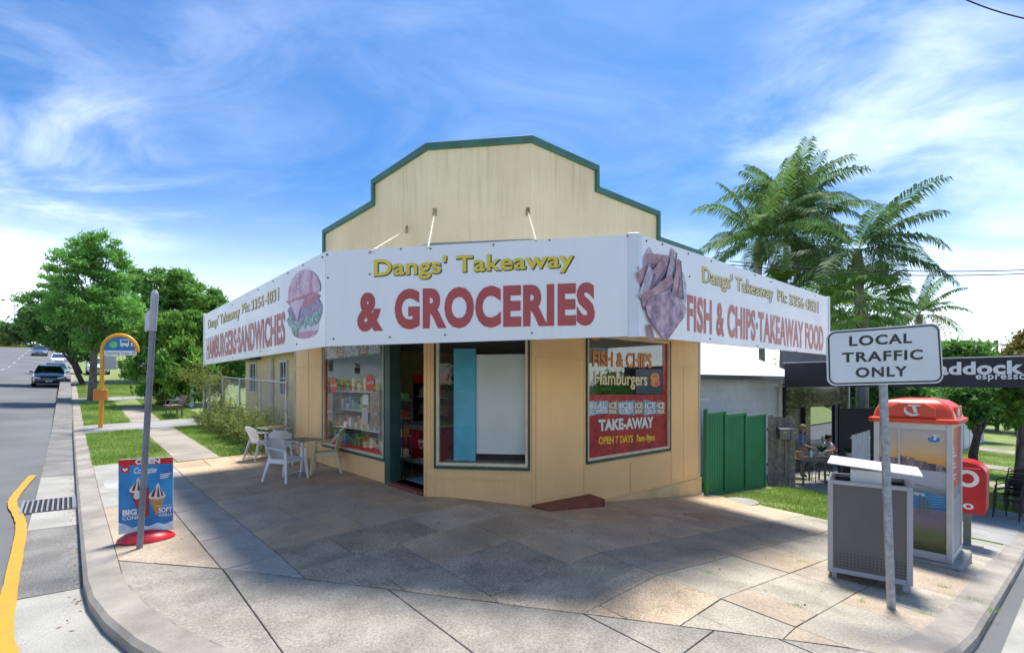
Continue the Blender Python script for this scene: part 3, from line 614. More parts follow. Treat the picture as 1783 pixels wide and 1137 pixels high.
chips = [z for k, m in [((.30, .74, .1, .55, .12), m_chipdk), ((.14, .83, .9, .34, .13), m_chip2), ((.38, .90, .15, .42, .11), m_chip), ((.66, .86, 1.4, .40, .12), m_chip2), ((.10, .70, .6, .30, .12), m_chip), ((.36, .76, .75, .45, .13), m_chip), ((.80, .74, 1.7, .44, .12), m_chip), ((.58, .72, 1.2, .40, .11), m_chip2), ((.13, .58, 1.1, .40, .14), m_chip2), ((.27, .50, .45, .52, .13), m_chip), ((.44, .60, .55, .46, .12), m_chip), ((.70, .62, 1.3, .34, .11), m_chip)] for z in (('chip_shadow', chip(k[0]+.02, k[1]-.02, k[2], k[3]*1.04, k[4]*1.25), m_chipdk), ('chip', chip(*k), m))]
art(qc, BFR, [('lemon', ell(.86, .60, .15, .26, 18), m_lem)]+chips+[('fish_piece', [(.10, .33), (.16, .42), (.3, .48), (.42, .52), (.58, .58), (.66, .53), (.80, .50), (.96, .40), (.92, .30), (.78, .20), (.62, .06), (.52, -.01), (.44, .02), (.28, .13), (.16, .22)], m_fish), ('crumb', chip(.2, .06, 1.9, .18, .1), m_chip)])
# trims and bolts
def tr(fr, x0, x1, z0, z1, y0=-.012, y1=.05, nm='edge_trim'): 
    mb = MB(); mb.box(x0, x1, y0, y1, z0, z1, fr.M); mb.build(nm, m_whitetrim, awn, W=True, bevel=.003)
tr(BFM, qm[1].x-.105, qm[1].x+.012, qm[1].z-.012, qm[2].z+.012, -.014, .0, 'corner_trim'); tr(BFR, -.012, .05, qr[0].z-.008, qr[3].z+.008, -.010, .0, 'corner_trim'); tr(BFL, qm[0].x-.01, .055, ql[0].z-.02, ql[3].z+.02); tr(BFR, qr[1].x-.06, qr[1].x+.01, qr[1].z-.01, qr[2].z+.02)
def bolt(fr, px, py):
    p = fr.on(px, py, .0); mb = MB(); mb.lathe([(.011, 0), (.010, .010), (.004, .013)], 6, fr.M @ Matrix.Translation(p) @ Matrix.Rotation(PI/2, 4, 'X')); mb.build('bolt', m_bolt, awn, W=True)
for px, py in [(570, 444), (571, 484), (581, 590), (644, 440), (698, 434), (644, 478), (750, 433), (859, 426.5), (957, 418.5), (1093, 411), (1103, 411), (1097, 455), (1105, 455), (1097, 574), (1107, 574), (775, 583), (926, 580), (679, 587)]: bolt(BFM, px, py)
for px, py in [(1113+12, 420), (1153, 426), (1198, 442), (1238, 455), (1314, 480), (1342, 491), (1419, 516), (1155, 586), (1200, 482), (1318, 603), (1386, 612), (1236, 590)]: bolt(BFR, px, py)
for px, py in [(528, 462), (502, 476), (476, 490), (450, 505), (405, 531), (454, 612), (517, 599), (406, 623), (562, 448)]: bolt(BFL, px, py)
# soffit, top sheet and stays
ring_o = [FLe, FLc, FRc, FRe]; ring_i = [WLfar-LVv*.79, C1, C2, WRfar-RVv*.1]
inn = [Vector((-.03, .03)), Vector((.02, .05)), Vector((-.02, .05)), Vector((-.03, .03))]
mb = MB()
for i in range(3):
    a, b, c, d = ring_o[i]+inn[i]*2, ring_o[i+1]+inn[i+1]*2, ring_i[i+1], ring_i[i]
    mb.add([(p.x, p.y, z) for z in (2.93, 2.955) for p in (a, b, c, d)], [(0, 1, 2, 3), (7, 6, 5, 4), (0, 4, 5, 1), (1, 5, 6, 2), (2, 6, 7, 3), (3, 7, 4, 0)])
mb.build('soffit', m_soffit, awn, W=True)
mb = MB()
for i in range(3):
    a, b, c, d = ring_o[i]+inn[i]*2, ring_o[i+1]+inn[i+1]*2, ring_i[i+1], ring_i[i]
    mb.add([(p.x, p.y, z) for z in (3.06, 3.075) for p in (a, b, c, d)], [(0, 1, 2, 3), (7, 6, 5, 4), (0, 4, 5, 1), (1, 5, 6, 2), (2, 6, 7, 3), (3, 7, 4, 0)])
mb.build('awning_sheet', M('awning_iron', (.5, .5, .5), .45, .1, metal=.4), awn, W=True)
m_rod = M('stay_rod_white', (.60, .52, .38), .5, .15, 9)
for fr, p, fr2, q in [(FWL, (709, 400), BFM, (652, 434)), (FWM, (757, 370), BFM, (746, 427)), (FWM, (919, 369), BFM, (932, 415))]:
    a = fr.M @ fr.on(*p, .03); b = fr2.M @ fr2.on(*q, -.12); b = b+(b-a)*.06; mb = MB(); mb.tube([a, b], .011, 8); mb.build('stay_rod', m_rod, shop, W=True)
    mb = MB(); c = fr.on(*p, 0); mb.box(c.x-.03, c.x+.03, -.02, .0, c.z-.06, c.z+.06, fr.M); mb.build('stay_bracket', M('rusty_bracket', (.35, .24, .13), .8, .4, 20), shop, W=True)
# red step wedge by the side wall
mb = MB(); x0, x1 = -.02, 1.42; za, zb = G(C2.x, C2.y)+.03, .13
gz = lambda x, y: G(*(FWR.M @ Vector((x, y, 0))).to_2d())-.04
mb.add([(x0, -.02, gz(x0, 0)), (x1, -.02, gz(x1, 0)), (x1, -.36, gz(x1, -.36)), (x0+.05, -.36, gz(x0, -.36)), (x0, -.02, .065), (x1, -.02, .035), (x1, -.36, .0), (x0+.05, -.36, .03)], [(3, 2, 1, 0), (4, 5, 6, 7), (0, 1, 5, 4), (1, 2, 6, 5), (2, 3, 7, 6), (3, 0, 4, 7)], FWR.M)
mb.build('entry_step', m_redstep, shop, W=True, bevel=.008)
# ---- window posters
m_prd = M('poster_red', (.60, .012, .015), .35, .06, 3); m_pdr = M('poster_dark_red', (.36, .008, .016), .3, .22, 4, col2=(.46, .02, .03)); m_pbl = M('poster_blue_white', (.06, .20, .48), .35, .3, 7, col2=(.40, .58, .76), lo=.3, hi=.65); m_pbr = M('poster_coffee_brown', (.22, .09, .035), .35, .3, 12, col2=(.42, .22, .10)); m_pwh = M('poster_white', (.78, .78, .78), .4, .05); m_por = M('poster_orange', (.72, .25, .03), .4, .06); m_pcr = M('poster_cream', (.74, .68, .40), .4, .05); m_pdk = M('poster_dark_blue', (.015, .03, .07), .4, .2); m_pyl = M('poster_yellow', (.80, .50, .03), .4, .05)
def z54(x, y): return (540+x/4.21, 580+y/4.21)
def z10(x, y): return (1010+x/4.736, 570+y/4.736)
def poster(fr, nm, pix4, mat, par, off): return artq(nm, UNIT, quad_local(fr, pix4, off), mat, par, fr.M)
GO = -.026     # print sits just outside the pane
def Q(z, *p): return [z(*a) for a in p]
for (x0, x1, kind) in [(100, 198, 0), (198, 246, 1), (246, 364, 0), (364, 420, 1), (420, 518, 2)]:
    q4 = Q(z54, (x0, 195-.11*(x0-100)), (x1, 195-.11*(x1-100)), (x1, 40), (x0, 40)); poster(FWL, 'poster_panel', q4, m_pbr if kind == 1 else m_pbl, wnl, GO)
    w = x1-x0; y1 = 190-.11*(x0-100)
    a, b = (('ICE', 'BREAK') if kind == 1 else ('REAL', 'COFFEE') if kind == 0 else ('ICE', 'COLD'))
    lettering(FWL, a, Q(z54, (x0+w*.12, y1-42), (x1-w*.1, y1-46), (x1-w*.1, y1-88), (x0+w*.12, y1-84)), m_pwh, wnl, GO+.003, .03); lettering(FWL, b, Q(z54, (x0+w*.12, y1-8), (x1-w*.1, y1-13), (x1-w*.1, y1-42), (x0+w*.12, y1-38)), m_pwh, wnl, GO+.003, .03)
poster(FWL, 'poster_edge', Q(z54, (97, 812), (116, 818), (118, 204), (101, 206)), m_prd, wnl, GO); poster(FWL, 'poster_edge', Q(z54, (100, 824), (510, 915), (510, 857), (100, 782)), m_prd, wnl, GO+.001)
for cx_, cy_, rx_, ry_ in ((172, 382, 25, 56), (437, 363, 33, 62)):
    q4 = quad_local(FWL, Q(z54, (cx_-rx_, cy_+ry_), (cx_+rx_, cy_+ry_), (cx_+rx_, cy_-ry_), (cx_-rx_, cy_-ry_)), GO); artq('sticker', ell(.5, .5, .5, .5, 28), q4, m_prd, wnl, FWL.M)
    lettering(FWL, 'Coca-Cola', Q(z54, (cx_-rx_*.85, cy_+12), (cx_+rx_*.85, cy_+8), (cx_+rx_*.85, cy_-16), (cx_-rx_*.85, cy_-12)), m_pwh, wnl, GO+.002, .02)
for (x0, y0, x1, y1, m) in [(120, 440, 165, 640, m_pbr), (440, 440, 505, 690, m_pbr), (385, 450, 425, 525, m_pwh), (380, 548, 422, 665, M('poster_pink', (.62, .32, .45), .4, .3, 30, col2=(.8, .75, .78)))]: poster(FWL, 'poster', Q(z54, (x0, y1), (x1, y1), (x1, y0), (x0, y0)), m, wnl, -.036)
for (cx_, cy_, w) in ((140, 570, 34), (472, 590, 40)): lettering(FWL, 'Coca-Cola', Q(z54, (cx_-w/2, cy_+16), (cx_+w/2, cy_+12), (cx_+w/2, cy_-14), (cx_-w/2, cy_-10)), m_pwh, wnl, -.033, .03)
# side window
gl_ = lambda *p: Q(z10, *p)
poster(FWR, 'poster', gl_((62, 1085), (735, 1010), (735, 555), (62, 555)), m_pdr, wnr, GO); poster(FWR, 'poster_edge', gl_((683, 556), (735, 556), (735, 60), (683, 60)), m_pdr, wnr, GO)
poster(FWR, 'poster_panel', gl_((460, 545), (680, 548), (680, 342), (460, 345)), m_pdk, wnr, GO)
lettering(FWR, "FISH & CHIPS", gl_((105, 322), (592, 338), (592, 214), (105, 194)), m_por, wnr, GO+.003, .03); lettering(FWR, "Hamburgers", gl_((118, 505), (555, 515), (555, 375), (118, 358)), m_pcr, wnr, GO+.003, .02)
lettering(FWR, "TAKE-AWAY", gl_((155, 856), (607, 826), (607, 734), (152, 760)), M('poster_pale_blue', (.66, .78, .80), .4, .05), wnr, GO+.004, .045); lettering(FWR, "OPEN 7 DAYS  7am-9pm", gl_((152, 985), (616, 948), (616, 876), (152, 902)), m_pyl, wnr, GO+.004, .04)
for (x0, x1, a, b, m) in [(66, 232, 'REAL', 'COFFEE', m_pbl), (232, 312, 'ICE', 'BREAK', m_pbr), (312, 448, 'ICE', 'COLD', m_pbl), (448, 524, 'ICE', 'BREAK', m_pbr), (524, 632, 'ICE', 'COLD', m_pbl), (632, 704, 'ICE', 'BREAK', m_pbr)]:
    up = 12*math.sin((x0-66)/100.); lo_ = 10*math.sin((x0+40)/80.)
    poster(FWR, 'poster_panel', gl_((x0, 722+lo_), (x1, 716-lo_), (x1, 606-up), (x0, 606+up)), m, wnr, GO+.003); w = x1-x0
    lettering(FWR, a, gl_((x0+w*.1, 668), (x1-w*.1, 668), (x1-w*.1, 618), (x0+w*.1, 620)), m_pwh, wnr, GO+.006, .03); lettering(FWR, b, gl_((x0+w*.1, 712), (x1-w*.1, 708), (x1-w*.1, 674), (x0+w*.1, 676)), m_pwh, wnr, GO+.006, .03)
qs = quad_local(FWR, gl_((578, 492), (662, 492), (662, 374), (578, 374)), GO+.003)
art(qs, FWR, [('burger_bottom', ell(.5, .28, .48, .27, 20), m_por), ('burger_filling', [(.08, .45), (.95, .52), (.9, .62), (.1, .56)], m_pbr), ('burger_top', ell(.45, .68, .44, .32, 20), M('poster_burger_orange', (.75, .30, .04), .4)), ('eye', ell(.38, .76, .05, .08, 10), m_blk), ('eye', ell(.58, .77, .05, .08, 10), m_blk), ('tongue', ell(.62, .24, .17, .14, 14), M('poster_tongue', (.55, .12, .16), .4))], wnr)
for cx_, cy_, r_ in ((130, 55, 55), (438, 60, 55)): artq('sticker', ell(.5, .5, .5, .5, 24), quad_local(FWR, gl_((cx_-r_, cy_+r_), (cx_+r_, cy_+r_), (cx_+r_, cy_-r_), (cx_-r_, cy_-r_)), GO), m_por, wnr, FWR.M)
# corner window: blue board and pale sheet behind the glass
def inner(fr, nm, x0, x1, z0, z1, y, m, par, th=.012): 
    mb = MB(); mb.box(x0, x1, y, y+th, z0, z1, fr.M); return mb.build(nm, m, par, W=True)
a = FWM.on(790, 807, -.10); b = FWM.on(828, 607, -.10); c = FWM.on(916, 622, -.10); d = FWM.on(912, 800, -.1)
inner(FWM, 'blue_panel', a.x, b.x, .72, b.z, .10, M('blue_poster_back', (.09, .50, .72), .4, .15, 2.5), wnm); inner(FWM, 'pale_sheet', b.x+.005, c.x+.05, .84, c.z+.05, .13, M('pale_poster_back', (.78, .80, .80), .45, .08, 1.2), wnm)
inner(FWM, 'window_ledge', .2, 1.6, .66, .69, .1, M('ledge_board', (.55, .48, .36), .5, .1), wnm, .35)
# ---- inside the shop
m_fr = M('freezer_red', (.50, .012, .02), .3, .1, 3); m_dk = M('black_plastic', (.02, .02, .022), .4, .2); m_cw = M('cold_white', (.6, .62, .62), .4, .06)
fz = thing('ice_cream_freezer', 'red ice cream chest freezer inside the shop doorway', 'freezer', (*(FWL.M @ Vector((3.85, 1.02, FL0))).to_2d(), FL0+.001), math.atan2(-LV[1], -LV[0]))
def lb(par, nm, x0, x1, y0, y1, z0, z1, m, bev=.006): mb = MB(); mb.box(x0, x1, y0, y1, z0, z1); return mb.build(nm, m, par, bevel=bev)
lb(fz, 'cabinet', -.3, .95, 0, .65, .1, .82, m_fr, .02); lb(fz, 'base', -.26, .91, .03, .62, 0, .099, m_dk); lb(fz, 'lid', -.32, .97, -.02, .67, .822, .93, M('freezer_rim_grey', (.30, .31, .32), .3, .08), .012)
qf = rect(-.3, .1, .95, .82, -.003)
art(qf, Frame((0, 0, 0), (1, 0)), [('swirl', [(0, .04), (.0, .26), (.2, .2), (.3, .36), (.36, .3), (.42, .18), (.6, .14), (.75, .22), (1, .24), (1, .05), (.6, .02)], m_pwh)], fz) if 0 else artq('swirl', [(0, .04), (.0, .26), (.2, .2), (.3, .36), (.36, .3), (.42, .18), (.6, .14), (.75, .22), (1, .24), (1, .05), (.6, .02)], qf, m_pwh, fz, W=False)
qf2 = rect(.62, .42, .86, .64, -.005); HEART = [(.5, .0), (.95, .5), (1, .8), (.8, 1), (.6, .92), (.5, .75), (.4, .92), (.2, 1), (0, .8), (.05, .5)]
artq('heart_mark', HEART, qf2, m_pwh, fz, W=False); artq('heart_mark', [(.5+(x-.5)*.6, .47+(y-.5)*.6) for x, y in HEART], qf2, m_fr, fz, dy=-.001, W=False)
for x in (-.12, .12): artq('ice_cream', ell(.5, .5, .5, .5, 14), rect(x-.05, .32, x+.05, .8, -.005), m_pbr if x < 0 else M('print_gold', (.42, .26, .06), .4), fz, W=False)
rack = thing('display_rack', 'dark blue wire snack rack just inside the doorway', 'rack', (*(FWL.M @ Vector((4.62, .56, 0))).to_2d(), FL0+.001), math.atan2(-LV[1], -LV[0]))
m_nv = M('navy_wire', (.03, .04, .16), .4, .1)
for x in (-.2, .2):
    for y in (-.1, .1): mb = MB(); mb.tube([(x, y, 0), (x, y, 1.5)], .012, 6); mb.build('upright', m_nv, rack)
m_pk = [M('packet_orange', (.6, .28, .05), .4, .3, 30), M('packet_red', (.55, .05, .04), .4, .3, 30), M('packet_green', (.1, .35, .12), .4, .3, 30), M('packet_cream', (.7, .6, .4), .4, .3, 30)]
for k, z in enumerate((.35, .75, 1.1, 1.45)):
    lb(rack, 'shelf', -.2, .2, -.1, .1, z, z+.015, m_cw, 0)
    for j in range(4):
        pkt = lb(rack, 'packet', -.19+j*.095, -.11+j*.095, -.08, .06, z+.016, z+.13+.03*(j % 2), m_pk[(j+k) % 4], .01)
def fridge(nm, lab, fr, x, y, w, rz):
    p = fr.M @ Vector((x, y, 0)); o = thing(nm, lab, 'fridge', (p.x, p.y, FL0+.001), rz, None)
    mb = MB(); mb.box(-w/2, -w/2+.06, 0, .6, 0, 2); mb.box(w/2-.06, w/2, 0, .6, 0, 2); mb.box(-w/2+.06, w/2-.06, 0, .6, 0, .18); mb.box(-w/2+.06, w/2-.06, 0, .6, 1.82, 2); mb.box(-w/2+.06, w/2-.06, .55, .6, .18, 1.82); mb.build('cabinet', m_dk, o)
    lb(o, 'header', -w/2, w/2, -.02, -.001, 1.80, 2.0, m_prd)
    for k in range(4):
        z = .25+k*.4; lb(o, 'shelf', -w/2+.065, w/2-.065, .05, .54, z, z+.02, m_cw, 0)
        n = int((w-.2)/.085)
        for j in range(n):
            mb = MB(); mb.lathe([(.032, 0), (.035, .02), (.034, .15), (.014, .20), (.014, .235)], 8, Matrix.Translation((-w/2+.11+j*.085, .15, z+.021))); mb.build('bottle', m_pk[(j//2+k) % 4], o, smooth=True)
    mb = MB(); mb.box(-w/2+.03, w/2-.03, -.001, .005, .12, 1.79); mb.build('glass_door', m_glass, o)
rzL = math.atan2(-LV[1], -LV[0])
fridge('drinks_fridge', 'tall drinks fridge with a glass door seen through the doorway', FWL, 5.75, 3.0, 1.0, rzL); fridge('drinks_fridge', 'wide drinks fridge with bottles seen through the poster window', FWL, 3.4, 2.0, 1.6, rzL)
ct = thing('shop_counter', 'pale shop counter with stacked goods behind the poster window', 'counter', (*(FWL.M @ Vector((1.0, 1.0, 0))).to_2d(), FL0+.001), rzL)
lb(ct, 'cabinet', -.6, 1.9, 0, .55, .0, .55, M('counter_grey', (.28, .29, .3), .4, .1)); lb(ct, 'counter_top', -.63, 1.93, -.03, .58, .552, .59, m_cw)
for j in range(16): lb(ct, 'packet', -.55+j*.15, -.43+j*.15, .12, .35, .591, .72+.07*(j % 3), m_pk[(j*7) % 4] if j % 2 else M('packet_lime', (.25, .4, .05), .4, .3, 25), .01)

ds_ = thing('display_shelf', 'white display shelf of packets close behind the poster window', 'shelf', (*(FWL.M @ Vector((3.05, .32, 0))).to_2d(), FL0+.001), rzL)
m_dp = m_pk+[M('packet_white', (.75, .75, .72), .4, .2, 30), M('packet_lime2', (.35, .5, .08), .4, .3, 25), M('packet_blue', (.08, .2, .5), .4, .3, 30)]
for x in (-1.3, 1.27): lb(ds_, 'side_panel', x, x+.03, -.12, .22, 0, 1.75, m_cw)
for k, z in enumerate((.42, .80, 1.20, 1.60)):
    lb(ds_, 'shelf', -1.27, 1.27, -.12, .22, z, z+.025, m_cw, 0)
    for j in range(17): lb(ds_, 'packet', -1.22+j*.145, -1.10+j*.145, -.09, .05, z+.026, z+.15+.05*((j*7+k) % 4), m_dp[(j*3+k*2+(j//3)) % 7], .008)
# ---------------------------------------------------------------- footpath furniture
m_ptop = M('table_top_brown', (.20, .13, .08), .45, .2, 14); m_pw = M('white_plastic', (.72, .74, .78), .4, .05, 4); m_pb = M('beige_plastic', (.68, .60, .38), .4, .06, 4)
def plastic_chair(lab, loc, face, mat, tall):
    o = thing('plastic_chair', lab, 'chair', loc, face, 'plastic chairs in front of the shop')
    H = .90 if tall else .80; hs = .43
    mb = MB(); mb.shell(lambda u, v: (-.20+.44*u, (-.225+.45*v)*(1-.06*u), hs-.035*math.sin(PI*v)*(.4+.6*u)+.012*u-.02*u**6), 8, 8, .014); mb.build('seat', mat, o, smooth=True)
    def backp(u, v):   # v across, u up
        a = (v-.5)*2; z = hs-.02+(H-hs+.02)*u; rake = -.20-.15*u-.0*u*u
        zz = z-(.10*abs(a)**2.5*u if not tall else .06*abs(a)**3*u)
        return (rake+.10*a*a*(.6+.4*u), a*(.22+.02*u), zz)
    if tall:
        b = MB(); b.shell(lambda u, v: backp(.80+.20*u, v), 3, 10, .018); bk = b.build('backrest', mat, o, smooth=True)
        for k in range(5):
            v0 = .03+k*.2; b = MB(); b.shell(lambda u, v: backp(.02+.79*u, v0+.135*v), 6, 2, .015); b.build('slat', mat, bk, smooth=True)
    else:
        b = MB(); b.shell(backp, 8, 12, .016); bk = b.build('backrest', mat, o, smooth=True)
        b = MB(); b.tube([Vector(backp(1, v/12.))+Vector((-.008, 0, 0)) for v in range(13)], .017, 6); b.build('rim', mat, bk, smooth=True)
    for sgn in (-1, 1):
        top = Vector(backp(.80 if tall else .93, .5+.5*sgn))
        arm = [top, top+Vector((.05, sgn*.035, -.03)), (-.10, sgn*.275, .655), (.08, sgn*.285, .635), (.20, sgn*.28, .625), (.245, sgn*.275, .60)]
        b = MB(); b.tube(arm, [.022, .024, .026, .028, .028, .022], 8, flat=.55); b.build('armrest', mat, o, smooth=True)
        b = MB(); b.tube([(.24, sgn*.272, .61), (.245, sgn*.262, .42), (.285, sgn*.30, 0)], [.026, .034, .024], 8, flat=.7); b.build('leg', mat, o, smooth=True)
        b = MB(); b.tube([(-.19, sgn*.20, hs+.02), (-.24, sgn*.235, .25), (-.31, sgn*.27, 0)], [.034, .032, .022], 8, flat=.7); b.build('leg', mat, o, smooth=True)
    b = MB(); b.box(-.19, .235, -.235, -.215, hs-.075, hs-.005); b.box(-.19, .235, .215, .235, hs-.075, hs-.005); b.box(.215, .236, -.214, .214, hs-.06, hs-.005); b.build('seat_rail', mat, o, bevel=.005)
    return o
def cafe_table(lab, loc, rz):
    o = thing('cafe_table', lab, 'table', loc, rz, 'small tables in front of the shop')
    b = MB(); b.box(-.29, .29, -.29, .29, .712, .738); b.build('table_top', m_ptop, o, bevel=.003)
    b = MB()
    for a, c, d, e in ((-.3, .3, -.3, -.291), (-.3, .3, .291, .3), (-.3, -.291, -.29, .29), (.291, .3, -.29, .29)): b.box(a, c, d, e, .708, .736)
    b.build('edge_band', m_alu, o)
    b = MB(); b.lathe([(.05, .70), (.03, .69), (.028, .12), (.045, .10), (.05, .05)][::-1], 14); b.build('post', m_alu, o, smooth=True)
    for k in range(4):
        a = PI/4+k*PI/2; b = MB(); b.tube([(0, 0, .07), (.14*math.cos(a), .14*math.sin(a), .055), (.32*math.cos(a), .32*math.sin(a), .018)], [.035, .028, .018], 8, flat=.6); b.build('foot', m_alu, o, smooth=True)
    return o
def gz3(px, py): p = pg(px, py); return (p.x, p.y, p.z+.004)
plastic_chair('white plastic armchair nearest the camera, left of the front table', gz3(497, 836), math.radians(-18), m_pw, False)
plastic_chair('beige slatted plastic armchair facing the table below the poster window', gz3(569, 822), math.radians(196), m_pb, True)
plastic_chair('white plastic armchair farthest left beside the grass, seen from behind', gz3(456, 799), math.radians(55), m_pw, False)
plastic_chair('white plastic armchair between the two tables, its back to the camera', gz3(494, 808), math.radians(100), m_pw, False)
cafe_table('brown topped square table between white and beige chairs', gz3(526, 827), math.radians(-30)); cafe_table('brown topped square table at the back, against the cream panel', gz3(478, 795), math.radians(-40))
# ---- ice cream sign
m_red_pl = M('red_plastic', (.62, .03, .04), .35, .08, 4); m_psky = M('poster_sky_blue', (.012, .19, .52), .35, .2, 2.5, col2=(.03, .30, .62))
cone = thing('pavement_sign', 'blue ice cream footpath sign with red header on a red domed base', 'sign', pg(255, 940)+Vector((0, 0, .003)), math.radians(24))
mb = MB(); mb.lathe([(.335, 0), (.345, .015), (.33, .045), (.24, .095), (.10, .125), (.03, .128)], 32, Matrix.Diagonal((.9, .62, 1, 1))); mb.build('base', m_red_pl, cone, smooth=True)
mb = MB(); mb.box(-.285, .285, -.012, .012, .10, 1.03); bd = mb.build('board', M('sign_backing', (.7, .72, .74), .4), cone, bevel=.003)
cq = rect(-.285, .10, .285, 1.03, -.0135)
def ca(nm, poly, m, dy, q=cq): artq(nm, poly, q, m, bd, dy=dy, W=False)
def ct_(body, x0, y0, x1, y1, m, bold=.03, dy=-.004, sh=0): txtq('lettering', body, [bil(cq, a, b) for a, b in ((x0, y0), (x1, y0), (x1, y1), (x0, y1))], m, bd, bold=bold, shear=sh, dy=dy, W=False)
ca('poster', UNIT, m_psky, 0); ca('header', [(0, .915), (1, .915), (1, 1), (0, 1)], m_prd, -.001); ct_('OPEN', .30, .925, .76, .995, m_pwh, .05)
ca('cloud', [(0, 0), (1, 0), (1, .12), (.85, .08), (.7, .11), (.55, .07), (.4, .1), (.25, .07), (.12, .13), (0, .16)], M('poster_cloud', (.6, .70, .80), .4, .2, 9), -.001)
ca('badge', ell(.12, .865, .085, .052, 18), m_prd, -.002); hq = [bil(cq, a, b) for a, b in ((.07, .835), (.17, .835), (.17, .885), (.07, .885))]; artq('heart_mark', HEART, hq, m_pwh, bd, dy=-.004, W=False)
ct_('Cornetto', .28, .80, .70, .885, m_pwh, .02, sh=.4); ca('underline', [(.45, .77), (.70, .83), (.70, .838), (.45, .785)], m_pwh, -.003)
m_wafer = M('print_wafer', (.50, .24, .06), .4, .3, 60); m_choc = M('print_choc', (.10, .02, .02), .4); m_wrap = M('print_wrapper', (.30, .02, .03), .4, .3, 20); m_ice = M('print_vanilla', (.74, .66, .64), .4, .12, 20)
def icecone(cx, cy, sc, wr):
    T_ = lambda ps: [(cx+x*sc, cy+y*sc*.66) for x, y in ps]
    ca('cone', T_([(-.5, .0), (.5, .0), (.12, -1.25), (-.05, -1.25)]), wr, -.003)
    ca('ice_cream', T_([(-.52, .02), (-.58, .18), (-.45, .36), (-.28, .55), (-.12, .78), (.06, 1.12), (.13, 1.08), (.22, .75), (.36, .5), (.52, .3), (.58, .12), (.45, -.04), (0, -.09), (-.35, -.05)]), m_ice, -.004)
    for ps in ([(-.40, .12), (-.30, .42), (-.02, .9), (-.12, .4), (-.2, .1)], [(.0, .1), (.03, .5), (.08, 1.0), (.14, .5), (.2, .05)], [(.3, .1), (.26, .4), (.14, .85), (.36, .42), (.44, .16)]): ca('sauce', T_(ps), m_choc, -.005)
icecone(.34, .555, .26, m_wrap); icecone(.70, .45, .28, m_wafer)
ca('wrapper', [(.48, .20), (.56, .22), (.55, .60), (.48, .62)], m_wrap, -.006); ca('swirl_mark', ell(.33, .50, .06, .05, 14), m_ice, -.0055)
ct_('BIG', .07, .245, .33, .325, m_pwh, .05); ct_('CONE', .07, .185, .38, .235, m_pwh, .02); ct_('SOFT', .73, .245, .985, .315, m_pwh, .03); ct_('VANILLA', .73, .19, .985, .235, m_pwh, .01); ct_('DELICIOUSLY', .73, .33, .985, .35, m_pwh, 0)
for k in range(3): ca('fine_print', [(.76, .775-.025*k), (.97-.03*k, .785-.025*k), (.97-.03*k, .772-.025*k), (.76, .762-.025*k)], m_pwh, -.003)
# ---- street name post
m_post = M('grey_post_paint', (.20, .205, .23), .5, .15, 6); m_postlt = M('weathered_post_cap', (.42, .42, .44), .5, .14, 8, streak=((.2, .2, .2), .5))
b0 = pg(243, 955); tp = pix(270, 505, b0.y); spo = thing('street_name_post', 'leaning grey street name post beside the ice cream sign', 'street sign', b0)
tv = tp-b0
mb = MB(); mb.tube([(0, 0, -.02), tv*.84], .034, 8); mb.build('post', m_post, spo)
mb = MB(); mb.tube([tv*.841, tv*.975], .041, 8); mb.tube([tv*.9751, tv*.985, tv], [.041, .039, .02], 8); mb.build('post_cap', m_postlt, spo)
fb = Frame((0, 0, 0), (-LV[0], -LV[1])); mb = MB(); u = Vector((LV[0], LV[1], 0)); n_ = Vector((-u.y, u.x, 0))*.012
c0 = tv*.90+u*.055; c1_ = c0+u*.75; v = [c0-n_, c1_-n_, c1_+n_, c0+n_]; mb.add([tuple(p+Vector((0, 0, z))) for z in (-.13, .10) for p in v], [(3, 2, 1, 0), (4, 5, 6, 7), (0, 1, 5, 4), (1, 2, 6, 5), (2, 3, 7, 6), (3, 0, 4, 7)]); mb.build('name_blade', m_postlt, spo)
# ---- bus stop sign
m_bus = M('bus_yellow', (.82, .36, .02), .4, .06, 4); bp = pg(175, 745); sc_ = bp.y/FPX
bs = thing('bus_stop_sign', 'tall yellow hooped bus stop pole with blue half-round sign', 'bus stop', bp, math.atan2(.2, .98))
hT = (745-610)*sc_; ra = 27*sc_
mb = MB(); mb.tube([(0, 0, -.03), (.04, 0, hT*.5), (.06, 0, hT)]+[(.06+ra-ra*math.cos(a), 0, hT+ra*math.sin(a)) for a in [PI*k/14 for k in range(1, 15)]]+[(.06+2*ra, 0, hT-.05)], .068, 10); mb.build('pole', m_bus, bs, smooth=True)
mb = MB(); mb.prism([(.06+ra+ra*.96*math.cos(a), hT+ra*.96*math.sin(a)) for a in [PI*k/20 for k in range(21)]], -.02, .02); pn = mb.build('sign_panel', M('bus_sign_blue', (.01, .16, .42), .4, .06), bs)
mb = MB(); mb.box(.06+.05, .06+2*ra-.03, -.025, .025, hT-.17, hT-.004); st_p = mb.build('name_strip', m_pwh, bs)
txtq('lettering', 'Chermside Street - 83', rect(.16, hT-.15, .06+2*ra-.06, hT-.03, -.027), M('print_grey', (.12, .13, .15), .5), st_p, W=False)
artq('green_dot', ell(.5, .5, .5, .5, 18), rect(.06+ra*.42, hT+.09, .06+ra*.88, hT+.33, -.022), M('print_green', (.12, .62, .18), .4), pn, W=False)
mb = MB(); x = .06+ra; mb.box(x+.02, x+.30, -.026, -.022, hT+.17, hT+.40); mb.box(x+.05, x+.10, -.026, -.022, hT+.13, hT+.169); mb.box(x+.21, x+.26, -.026, -.022, hT+.13, hT+.169); mb.box(x+.36, x+.42, -.026, -.022, hT+.16, hT+.30); mb.build('bus_mark', m_pwh, pn)
mb = MB(); mb.box(x+.05, x+.27, -.029, -.0265, hT+.27, hT+.37); mb.build('bus_mark_window', MATS['bus_sign_blue'], pn)
